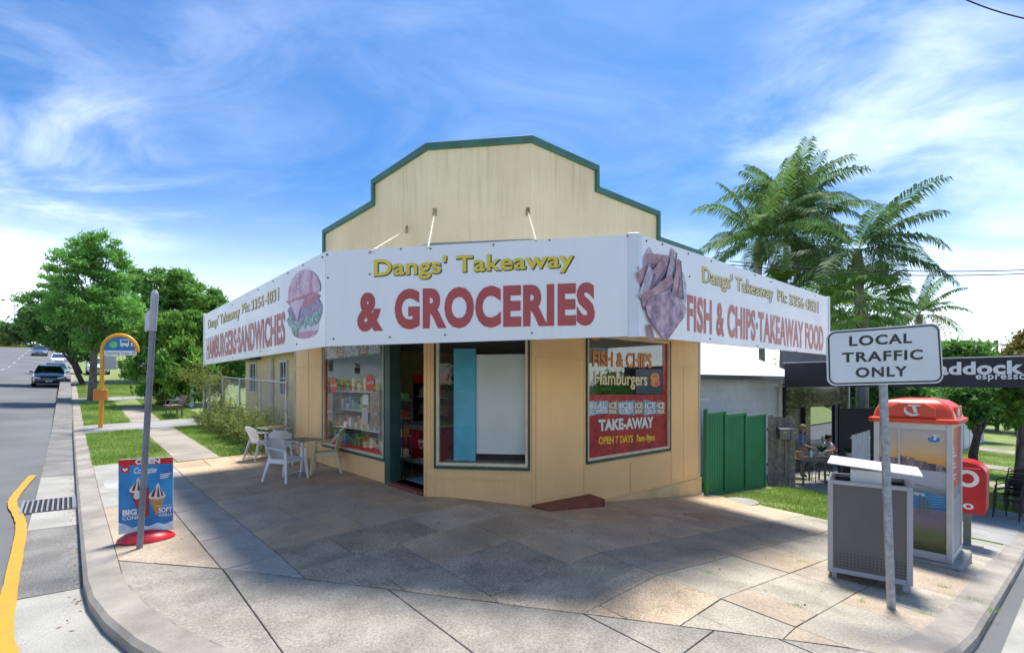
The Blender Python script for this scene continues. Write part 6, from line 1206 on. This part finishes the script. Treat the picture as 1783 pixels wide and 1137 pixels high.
# ---------------------------------------------------------------- vegetation
def leaves(centers, size, aspect=.38, droop=.35, seed=0, jit=.35):
    r = np.random.default_rng(seed); n = len(centers); d = r.normal(size=(n, 3)); d[:, 2] -= droop*1.5; d /= np.linalg.norm(d, axis=1)[:, None]
    u = r.normal(size=(n, 3)); w = np.cross(d, u); w /= np.linalg.norm(w, axis=1)[:, None]; l = size*(1+jit*r.uniform(-1, 1, (n, 1))); w = w*l*aspect
    c = np.asarray(centers); v = np.stack([c-d*l*.5, c+w*.5, c+d*l*.5, c-w*.5], 1).reshape(-1, 3); f = np.arange(4*n).reshape(n, 4); return v, f
def crown_pts(lobes, n, seed, clumps=26, sig=.20, shell=(.45, 1.0)):
    r = np.random.default_rng(seed); wts = np.array([l[1]**2.2 for l in lobes]); wts /= wts.sum(); pts_ = []
    for (c, rx, rz), w in zip(lobes, wts):
        m = int(n*w); d = r.normal(size=(clumps, 3)); d /= np.linalg.norm(d, axis=1)[:, None]; rad = r.uniform(shell[0], shell[1], (clumps, 1))**.7; cc = d*rad*np.array([rx, rx, rz])
        idx = r.integers(0, clumps, m); pp_ = cc[idx]+r.normal(size=(m, 3))*np.array([rx, rx, rz*.75])*sig; pts_.append(pp_+np.array(c))
    return np.concatenate(pts_)
m_bark = M('bark_grey', (.17, .145, .12), .85, .35, 6, bump=.8, bscale=25, streak=((.06, .05, .04), .7)); m_barkd = M('bark_dark', (.07, .055, .045), .9, .3, 6, bump=.7, bscale=25)
def tree(nm, lab, base, trunk_r, lobes, nleaf, lsize, mat, seed, bark=m_bark, group=None, aspect=.38, clumps=26, sig=.2, fork=None, cat='tree', droop=.35, shell=(.45, 1.0)):
    o = thing(nm, lab, cat, base, 0, group); r = random.Random(seed); b = Vector(base); cen = sum((Vector(l[0]) for l in lobes), Vector())/len(lobes)-b
    low = min(l[0][2]-l[2]*.8 for l in lobes)-b.z; fk = Vector((cen.x*.45, cen.y*.45, max(low*.8, .3*cen.z) if fork is None else fork)); pth = [Vector((0, 0, -.15)), Vector((.0, 0, .12)), fk*.5+Vector((r.uniform(-.1, .1), r.uniform(-.1, .1), 0)), fk]
    mb = MB(); mb.tube(pth, [trunk_r*1.5, trunk_r*1.05, trunk_r*.9, trunk_r*.75], 10); tk = mb.build('trunk', bark, o, smooth=True)
    for (c, rx, rz) in lobes:
        e = Vector(c)-b; mid = fk*.5+e*.5+Vector((r.uniform(-.1, .1), r.uniform(-.1, .1), .12*rz)); mb = MB(); mb.tube([fk-Vector((0, 0, .1)), mid, e], [trunk_r*.5, trunk_r*.33, trunk_r*.14], 6)
        for k in range(5):
            q = e+Vector((r.uniform(-1, 1)*rx, r.uniform(-1, 1)*rx, r.uniform(-.5, 1)*rz))*.75; mb.tube([mid*.4+e*.6, (mid+q)/2+Vector((0, 0, .1*rz)), q], [trunk_r*.2, trunk_r*.12, trunk_r*.05], 5)
        mb.build('limb', bark, tk, smooth=True)
    pts_ = crown_pts(lobes, nleaf, seed, clumps, sig, shell)-np.array(b); v, f = leaves(pts_, lsize, aspect, droop, seed+1); arrmesh('crown', v, f, mat, o); return o
def lobe(px, py, Y, rp, rq=None, dy=0): return (tuple(pix(px, py, Y+dy)), rp/FPX*Y, (rq or rp)/FPX*Y)
L_mid = leafmat('leaf_street_tree', (0.163, 0.382, 0.079), (0.293, 0.551, 0.121)); L_dk = leafmat('leaf_dark', (0.102, 0.247, 0.059), (0.173, 0.344, 0.083)); L_fig = leafmat('leaf_fig', (0.138, 0.313, 0.069), (0.230, 0.430, 0.093)); L_man = leafmat('leaf_mango', (0.096, 0.264, 0.048), (0.297, 0.501, 0.080), .45); L_yel = leafmat('leaf_yellow_green', (0.192, 0.256, 0.048), (0.304, 0.334, 0.076)); L_far = leafmat('leaf_far', (0.080, 0.152, 0.048), (0.122, 0.198, 0.061))
b1 = pg(160, 697); Y1 = b1.y
tree('street_tree', 'tall slender street tree with grey trunk behind the bus stop sign', b1, .19, [lobe(160, 428, Y1, 34, 30), lobe(185, 452, Y1, 36, 30, .6), lobe(130, 462, Y1, 38, 26, -.5), lobe(103, 492, Y1, 26, 22), lobe(160, 492, Y1, 48, 36), lobe(208, 510, Y1, 34, 34, .7), lobe(128, 535, Y1, 44, 34, -.6), lobe(188, 555, Y1, 46, 36), lobe(225, 548, Y1, 24, 32), lobe(165, 590, Y1, 40, 26, .4), lobe(205, 598, Y1, 28, 20)], 34000, .21, L_mid, 11, fork=2.6, aspect=.30, clumps=30, sig=.135)
b2 = P(-4.75, 43); Y2 = b2.y
tree('street_tree', 'second street tree leaning its wide crown over the road', b2, .17, [lobe(112, 540, Y2, 40, 28), lobe(80, 530, Y2, 34, 22), lobe(60, 556, Y2, 24, 20), lobe(95, 575, Y2, 40, 26), lobe(128, 590, Y2, 34, 26), lobe(138, 555, Y2, 30, 34), lobe(150, 612, Y2, 20, 18)], 20000, .30, L_dk, 12, m_barkd, aspect=.36)
b3 = P(-4.6, 62); Y3 = b3.y
tree('street_tree', 'smaller third street tree farther up the verge', b3, .15, [lobe(112, 598, Y3, 22, 14), lobe(132, 590, Y3, 26, 20), lobe(95, 590, Y3, 16, 12)], 8000, .36, L_dk, 13, m_barkd)
rtree0 = None; b4 = P(-4.6, 78); tree('street_tree', 'fourth street tree, a small crown above the parked cars', b4, .14, [lobe(125, 606, b4.y, 16, 10), lobe(112, 604, b4.y, 12, 9)], 4000, .4, L_far, 14)
Yb = 42; bb_ = pix(300, 640, Yb); tree('fig_tree', 'big dark green tree rising behind the mango tree', Vector((bb_.x, Yb, G(bb_.x, Yb))), .5, [lobe(262, 512, Yb, 44, 36), lobe(300, 502, Yb, 46, 34), lobe(340, 520, Yb, 40, 32), lobe(372, 538, Yb, 24, 22), lobe(235, 560, Yb, 48, 44), lobe(300, 560, Yb, 60, 44), lobe(350, 570, Yb, 40, 36), lobe(238, 490, Yb, 24, 20)], 34000, .38, L_fig, 15, m_barkd, shell=(.6, 1.0), sig=.13, clumps=34)
Ym = 25; bm2 = pix(283, 690, Ym); tree('mango_tree', 'dense mango tree with glossy light green tips beside the fence', Vector((bm2.x, Ym, G(bm2.x, Ym))), .26, [lobe(248, 592, Ym, 32, 30), lobe(290, 575, Ym, 36, 28), lobe(330, 568, Ym, 34, 26), lobe(352, 590, Ym, 24, 34), lobe(262, 640, Ym, 40, 34, -.5), lobe(310, 625, Ym, 46, 40, -.6), lobe(345, 645, Ym, 30, 34), lobe(285, 675, Ym, 34, 20, -.6), lobe(330, 680, Ym, 28, 20)], 26000, .30, L_man, 16, m_barkd, aspect=.27, droop=.9, clumps=40, sig=.13, shell=(.7, 1.0))
Yh = 27; bh = pix(385, 670, Yh); tree('garden_hedge', 'dark dense shrub filling the gap between mango tree and cream house', Vector((bh.x, Yh, G(bh.x, Yh))), .12, [lobe(372, 600, Yh, 26, 30), lobe(398, 625, Yh, 26, 34), lobe(368, 650, Yh, 30, 30), lobe(420, 640, Yh, 24, 30)], 9000, .25, L_dk, 19, m_barkd, cat='shrub')
bsr = P(-1.75, 15.8); tree('bare_shrub', 'thin twiggy grey-green shrub hanging by the gate of the wire fence', bsr, .05, [(tuple(bsr+Vector((-.1, 0, 1.9))), .9, .5), (tuple(bsr+Vector((.3, .2, 1.5))), .7, .5)], 1500, .10, L_yel, 17, m_bark, cat='shrub', shell=(.1, 1))
for i, (px, s_, lb_, m) in enumerate(((4, -20.5, [(2, 580, 24, 18), (20, 588, 16, 14), (-20, 576, 26, 20)], L_dk), (14, -19.8, [(10, 604, 14, 7), (26, 606, 9, 5)], L_yel), (50, -18.5, [(48, 604, 12, 6), (62, 606, 9, 5)], L_far))):
    b_ = at_road(px, s_); kx = b_.y
    tree('roadside_tree', ['dark rounded tree at the far left edge of the street', 'low yellow-green bush at the far left edge', 'small far tree left of the road crest'][i], b_, .2, [lobe(a, c, kx, d, e) for a, c, d, e in lb_], 7000, .8, m, 30+i, m_barkd)
for i in range(9):
    s_ = -24+i*3.2; b_ = P(s_, 150+rb.uniform(-5, 8)); h = rb.uniform(5.0, 7.5) if s_ < -17 or s_ > -6 else 4.8; c = b_+Vector((0, 0, h)); tree('crest_tree', 'small far tree beyond the crest of the main street', b_, .2, [(tuple(c), 2.6, 2.0), (tuple(c+Vector((1.5, .5, -.6))), 2, 1.6)], 2500, .7, [L_far, L_fig, L_yel][i % 3], 50+i, group='trees beyond the crest')
# right-hand background trees
def rtree(nm, lab, Y, lb_, n, ls, m, seed, **k):
    c = pix(lb_[0][0], 700, Y); tree(nm, lab, Vector((c.x, Y, G(c.x, Y))), k.pop('tr', .18), [lobe(a, b, Y, d, e) for a, b, d, e in lb_], n, ls, m, seed, **k)
rtree('background_tree', 'green tree showing above the cafe sign left of the pole', 40, [(1680, 612, 34, 22), (1655, 620, 24, 22), (1712, 626, 24, 18), (1690, 650, 40, 24)], 9000, .40, L_fig, 71)
rtree('garden_tree', 'dark leafy garden tree between phone booth and white fence', 22, [(1695, 690, 34, 26), (1725, 680, 36, 22), (1670, 700, 30, 28), (1755, 678, 26, 18), (1700, 730, 22, 18)], 9000, .20, L_dk, 72, bark=m_barkd)
rtree('garden_shrub', 'coarse dark shrub at the right edge below the sign', 13, [(1780, 690, 26, 26), (1790, 725, 28, 24), (1795, 655, 30, 20)], 3500, .20, L_mid, 73, cat='shrub', aspect=.3)
rtree('golden_tree', 'yellow-orange leaved tree above the sign at the right edge', 30, [(1775, 612, 22, 20), (1795, 600, 26, 26)], 4000, .3, M('leaf_golden', (.30, .20, .04), .5, .1, .9, col2=(.22, .24, .05), rand=-.35, trans=.35), 74)
rtree('background_tree', 'dark tree with forked trunk behind the cafe screen', 24, [(1490, 660, 40, 26), (1530, 655, 36, 26), (1560, 690, 40, 30), (1510, 690, 30, 20)], 10000, .28, L_dk, 75)
rtree('background_tree', 'broad green tree behind the cafe, half hidden by the traffic sign', 46, [(1560, 610, 50, 34), (1620, 615, 40, 30), (1500, 600, 50, 36), (1430, 600, 40, 36)], 12000, .45, L_fig, 76)
for i in range(8):
    b_ = P(62+rb.uniform(-6, 6), -6+i*4.0); c = b_+Vector((0, 0, 4.2)); tree('far_tree', 'green tree in the far row closing the side street', b_, .2, [(tuple(c), 3.0, 2.8), (tuple(c+Vector((1, 1.5, -1))), 2.6, 2.2), (tuple(c+Vector((0, 0, -2))), 2.6, 1.8)], 3500, .5, [L_fig, L_dk, L_mid][i % 3], 90+i, group='trees closing the side street')
# palms
m_ptr = M('palm_trunk', (.24, .215, .185), .8, .25, 5, bump=.4, bscale=14); m_csh = M('palm_crownshaft', (.16, .21, .075), .5, .2, 3)
L_palm = leafmat('leaf_palm', (0.096, 0.192, 0.054), (0.182, 0.292, 0.082), .3); L_palmd = leafmat('leaf_palm_dark', (0.060, 0.140, 0.049), (0.114, 0.207, 0.064), .3); L_fan = leafmat('leaf_fan_palm', (0.127, 0.288, 0.070), (0.262, 0.416, 0.098), .3); L_old = leafmat('leaf_palm_yellow', (0.512, 0.384, 0.064), (0.334, 0.334, 0.076), .3)
def frond(base, az, el, length, droop, leaf_l, n, r, hang=.6):
    V, Fq = [], []; p = Vector(base); d = Vector((math.cos(az)*math.cos(el), math.sin(az)*math.cos(el), math.sin(el))); st_ = length/n; pts_ = [p.copy()]; dirs = [d.copy()]
    for i in range(n): d = (d-Vector((0, 0, droop*st_*(.4+1.5*i/n)))).normalized(); p = p+d*st_; pts_.append(p.copy()); dirs.append(d.copy())
    up0 = Vector((0, 0, 1))
    for i in range(n):      # rachis
        s_ = dirs[i].cross(up0).normalized()*.022*(1-.8*i/n); k = len(V); s2 = dirs[i+1].cross(up0).normalized()*.022*(1-.8*(i+1)/n); V += [pts_[i]-s_, pts_[i]+s_, pts_[i+1]+s2, pts_[i+1]-s2]; Fq.append((k, k+1, k+2, k+3))
    for i in range(int(n*.14), n+1):
        f = i/n; L_ = leaf_l*(.45+1.1*math.sin(PI*min(1, .12+f*.86))**.8*.5)*r.uniform(.82, 1.1)
        side = dirs[i].cross(up0).normalized()
        for sg in (-1, 1):
            dl = (side*sg*1.0+dirs[i]*r.uniform(.65, .9)+Vector((0, 0, r.uniform(-.05, .3)))).normalized(); q = pts_[i]; m1 = q+dl*L_*.5; m2 = m1+(dl+Vector((0, 0, -hang*r.uniform(.8, 1.4)))).normalized()*L_*.5; w = dirs[i]*.027*L_/.6; k = len(V)
            V += [q-w*.5, q+w*.5, m1+w, m1-w, m2]; Fq += [(k, k+1, k+2, k+3), (k+3, k+2, k+4, k+4)]
    return V, Fq
def feather_palm(lab, px, pyc, Y, nf, length, mat, seed, old=0, shaft=True, tr=.14, base_px=None, yellow=None, el0=74):
    r = random.Random(seed); c = pix(px, pyc, Y); g_ = G(c.x, Y); o = thing('palm_tree', lab, 'palm', (c.x, Y, g_), 0, 'palms behind the shop'); h = c.z-g_
    mb = MB(); ln_ = r.uniform(-.4, .4); tp_ = [(ln_*((k/8)**2-1), 0, h*k/8) for k in range(9)]; tp_[0] = (-ln_, 0, -.2); mb.tube(tp_, [tr*(1.25-.35*k/8) for k in range(9)], 12); mb.build('trunk', m_ptr, o, smooth=True)
    if shaft: mb = MB(); mb.tube([(tp_[-1][0], 0, h-1.35), (tp_[-1][0], 0, h-1.0), (tp_[-1][0], 0, h-.4), (tp_[-1][0], 0, h+.15)], [tr*.95, tr*1.35, tr*1.15, tr*.6], 12); mb.build('crownshaft', m_csh, o, smooth=True)
    for i in range(nf):
        az = i*2.399+r.uniform(-.2, .2); el = math.radians(el0-(el0+26)*(i/nf)+r.uniform(-9, 9)); V, Fq = frond((tp_[-1][0], 0, h), az, el, length*r.uniform(.85, 1.1), .42*r.uniform(.7, 1.25)*2.6/length, length*.25, 62, r, r.uniform(.9, 1.6))
        mb = MB(); mb.v = [tuple(v) for v in V]; mb.f = [f if len(set(f)) == 4 else f[:3] for f in Fq]; mb.mi = [0]*len(Fq); mb.build('frond', (yellow if yellow and i > nf-1-old else mat), o, fix=False)
    return o
feather_palm('left palm of the cluster with pale crownshaft above the fish sign', 1319, 420, 26, 18, 3.9, L_palm, 1); feather_palm('tallest palm in the middle of the cluster', 1372, 365, 28, 26, 4.2, L_palm, 2, el0=70); feather_palm('palm with a hanging yellowing frond right of the tallest', 1384, 412, 27, 17, 3.9, L_palm, 3, 1, yellow=L_old); feather_palm('dark broad palm on the right of the cluster', 1493, 440, 22.5, 20, 3.9, L_palmd, 4, tr=.2, el0=58)
feather_palm('small distant palm with yellow lower fronds above the traffic sign', 1601, 548, 34, 18, 3.1, L_palm, 5, 4, False, .2, yellow=L_old)
def fan_palm(lab, px, pyc, Y, n, pl_, fr_, mat, seed):
    r = random.Random(seed); c = pix(px, pyc, Y); g_ = G(c.x, Y); o = thing('fan_palm', lab, 'palm', (c.x, Y, g_), 0, 'fan palms behind the side sign'); h = c.z-g_
    mb = MB(); mb.tube([(0, 0, -.2), (0, 0, h)], [.16, .13], 10); mb.build('trunk', m_ptr, o, smooth=True)
    for i in range(n):
        az = i*2.399; el = math.radians(75-110*i/n+r.uniform(-8, 8)); d = Vector((math.cos(az)*math.cos(el), math.sin(az)*math.cos(el), math.sin(el))); e = Vector((0, 0, h))+d*pl_*r.uniform(.8, 1.1)-Vector((0, 0, .12)); V = []; Fq = []
        side = d.cross(Vector((0, 0, 1))).normalized(); nrm = side.cross(d).normalized(); tilt = r.uniform(.1, .7); dd = (d*math.cos(tilt)-nrm*math.sin(tilt)).normalized(); m = 26
        a_ = Vector((0, 0, h)); s_ = side*.012; V += [a_-s_, a_+s_, e+s_, e-s_]; Fq.append((0, 1, 2, 3))
        for j in range(m):
            th = (j/(m-1)-.5)*math.radians(250); ld = (dd*math.cos(th)+side*math.sin(th)).normalized(); L_ = fr_*(1-.25*abs(th)/2.2)*r.uniform(.9, 1.05); w = ld.cross(nrm).normalized()*.055; m1 = e+ld*L_*.62; m2 = m1+(ld+Vector((0, 0, -r.uniform(.5, 1.3)))).normalized()*L_*.4; k = len(V); V += [e, m1+w, m2, m1-w]; Fq.append((k, k+1, k+2, k+3))
        mb = MB(); mb.v = [tuple(v) for v in V]; mb.f = Fq; mb.mi = [0]*len(Fq); mb.build('fan_leaf', mat, o, fix=False)
fan_palm('fan palm with bright leaves above the middle of the side sign', 1392, 515, 28, 36, 1.9, 1.5, L_fan, 1); fan_palm('fan palm at the far end of the side sign', 1452, 555, 31, 36, 1.9, 1.5, L_fan, 2); fan_palm('fan palm drooping below the dark palm', 1506, 528, 21.8, 26, 1.4, 1.15, L_fan, 3)
# weeds along the wire fence
L_weed = leafmat('leaf_weed', (0.192, 0.269, 0.067), (0.329, 0.365, 0.109)); m_stem = M('weed_stem', (.17, .16, .06), .7, .2)
for i in range(11):
    s_ = -1.62+rb.uniform(-.12, .12); t_ = 8.3+i*.72; hgt = 1.15+.35*math.sin(i*1.7)+rb.uniform(-.1, .15) if i < 9 else .8; hgt *= .82; o = thing('tall_weed', 'reedy yellow-green weed clump along the wire fence', 'plant', P(s_, t_, -.01), 0, 'weeds along the wire fence'); r_ = np.random.default_rng(200+i); mb = MB(); cs = []
    for k in range(26):
        a = r_.uniform(0, 2*PI); b_ = Vector((r_.normal()*.16, r_.normal()*.20, 0)); tip = b_+Vector((math.cos(a)*.28, math.sin(a)*.28, hgt*r_.uniform(.6, 1.05))); mb.tube([b_, b_*.5+tip*.5+Vector((0, 0, .08)), tip], [.006, .005, .002], 4)
        for j in range(34): f = r_.uniform(.2, 1); cs.append(tuple(b_*(1-f)+tip*f+Vector(r_.normal(size=3)*.05)))
    mb.build('stems', m_stem, o, fix=False); v, f = leaves(np.array(cs), .15, .16, -.1, 300+i); arrmesh('leaves', v, f, L_weed, o)
# grass blades on the lawns
m_blade = leafmat('grass_blade', (0.265, 0.414, 0.081), (0.391, 0.506, 0.138), .4)
def grass(lab, regions, n, h0, seed):
    r = np.random.default_rng(seed); ar = np.array([(b-a)*(d-c)*w for a, b, c, d, w in regions]); ar /= ar.sum(); V = []; F_ = []
    k = 0
    for (a, b, c, d, w), q in zip(regions, ar):
        m = int(n*q); ss = r.uniform(a, b, m); tt_ = r.uniform(c, d, m); aa = r.uniform(0, 2*PI, m); hh = h0*r.uniform(.5, 1.3, m); le = r.normal(size=(m, 2))*.35
        clump = np.sin(ss*3.1+tt_*1.7)+np.sin(ss*1.3-tt_*2.3)+r.normal(size=m)*.8; hh *= np.clip(.75+.28*clump, .12, 1.4)
        base = np.array([tuple(P(x, y, -.012)) for x, y in zip(ss, tt_)]); wd = np.stack([np.cos(aa), np.sin(aa), np.zeros(m)], 1)*(.006+.004*r.random((m, 1)))*(h0/.06); tip = base+np.stack([le[:, 0]*hh, le[:, 1]*hh, hh], 1)
        V.append(np.stack([base-wd, base+wd, tip], 1).reshape(-1, 3)); F_.append(np.arange(k, k+3*m).reshape(m, 3)); k += 3*m
    o = arrmesh('grass', np.concatenate(V), np.concatenate(F_), m_blade); tag(o, lab, 'grass', kind='stuff')
grass('green grass on the main street verge', [(-5.1, -3.62, 9.3, 16.1, 1.3), (-2.64, -1.35, 8.45, 16.1, 1.3), (-5.1, -3.75, 18.4, 28.5, .8), (-2.75, -1.3, 18.4, 28.5, .8), (-5.1, -1.3, 30.7, 44, .45), (-1.3, -.2, 8.5, 18, .5)], 120000, .075, 1)
grass('green grass between the shop, cafe and side street', [(5.8, 9.4, -2.7, -.35, 1.2), (7.2, 9.4, -3.4, -2.7, 1.), (12.7, 19, -4.8, -2.7, .7), (5.9, 7.2, -2.85, -2.6, 1.), (21.6, 27, -4.8, -1, .4), (29, 38, -4.8, -1, .3), (17.6, 19, -2.7, .5, .4)], 80000, .06, 2)
# weed tufts in the paving joints
for i, (px, py) in enumerate(((1395, 978), (1565, 1037), (1470, 1028), (1640, 1022), (1727, 1062), (1235, 998), (1148, 1058), (1500, 1048), (1380, 1055), (1690, 1045), (150, 800), (1610, 1068))):
    p = pg(px, py); r_ = np.random.default_rng(400+i); V = []; F_ = []
    for k in range(46):
        a = r_.uniform(0, 2*PI); b_ = np.array([r_.normal()*.05, r_.normal()*.03, -.015]); h = r_.uniform(.015, .05); w_ = np.array([-math.sin(a), math.cos(a), 0])*.003; t_ = b_+np.array([math.cos(a)*h*.8, math.sin(a)*h*.8, h+.01]); n = len(V); V += [b_-w_, b_+w_, t_]; F_.append((n, n+1, n+2))
    o = arrmesh('weed_tuft', V, F_, m_blade); o.location = p; tag(o, 'tiny grass tuft growing in a paving joint near the bin and kerb', 'weed', 'weed tufts in the paving joints')
# ---------------------------------------------------------------- across the streets: what the shop windows mirror
m_bf = M('paling_grey_fence', (.42, .41, .38), .8, .15, 3, rand=.12)
of = fthing('boundary_fence', 'long grey paling fence across the main street, mirrored in the corner window', 'fence', -20, -20, 0)
for k in range(110): st_box(-20.03, -20, -42+k*.40, -42+k*.40+.37, -.1, 1.8+.03*(k % 3)).build('paling', m_bf, of, W=True)
of2 = fthing('boundary_fence', 'paling fence across the side street, mirrored in the side window', 'fence', 20, -17, 0)
for k in range(70): st_box(6+k*.50, 6+k*.50+.47, -17.03, -17, -.1, 1.7+.03*(k % 3)).build('paling', m_bf, of2, W=True)
oh = fthing('white_house', 'white house across the main street, mirrored in the poster window', 'house', -23, 40, 0)
st_box(-30, -22, 30, 62, -.6, 3.6).build('wall', m_wbw, oh, W=True); st_box(-30.6, -21.4, 29.4, 62.6, 3.62, 3.9).build('roof', M('roof_grey_iron2', (.32, .33, .34), .5), oh, W=True)
for t_ in (34, 42, 50, 58): st_box(-21.995, -21.95, t_-.7, t_+.7, .9, 2.3).build('window', m_hglass, oh, W=True)
for i, (s_, t_) in enumerate(((-22.5, -34), (-22.5, -27), (-23, -20), (-22.5, -12), (-23, -5), (12, -19.5), (20, -20), (28, -19), (36, -20), (-21, 24))):
    b_ = P(s_, t_); c = b_+Vector((0, 0, 3.4)); tree('garden_tree', 'leafy tree across the street, mirrored in the shop windows', b_, .2, [(tuple(c), 2.4, 1.8), (tuple(c+Vector((1.4, .5, -.8))), 1.8, 1.6), (tuple(c+Vector((-1.3, -.4, -.7))), 1.9, 1.6)], 4500, .4, [L_fig, L_mid, L_dk][i % 3], 500+i, group='trees across the streets')
# fallen leaves in the gutter and along the fence
r_ = np.random.default_rng(77); V = []; F_ = []
for k in range(420):
    if k < 150: a, b, z = -5.42-abs(r_.normal())*.10, r_.uniform(-.2, 9), -.122
    elif k < 260: a, b, z = r_.uniform(5.75, 8.4), -.28-abs(r_.normal())*.25, .012
    elif k < 340: a, b, z = r_.uniform(-1.0, 5), -.75-abs(r_.normal())*1.6, .008
    else: a, b, z = r_.uniform(-3.6, -1.4), r_.uniform(1.5, 8.2), .008
    p = P(a, b, z+.002*r_.random()); q = r_.uniform(0, 2*PI); l = r_.uniform(.012, .03); d = Vector((math.cos(q)*l, math.sin(q)*l, r_.uniform(0, .006))); e = Vector((-math.sin(q)*l*.4, math.cos(q)*l*.4, .002)); n = len(V); V += [tuple(p-d), tuple(p+e), tuple(p+d), tuple(p-e)]; F_.append((n, n+1, n+2, n+3))
tag(arrmesh('leaf_litter', V, F_, M('dry_leaf', (.20, .12, .05), .8, .3, 9, rand=-.5)), 'dry brown leaves scattered in the gutter and over the paving', 'leaves', kind='stuff')
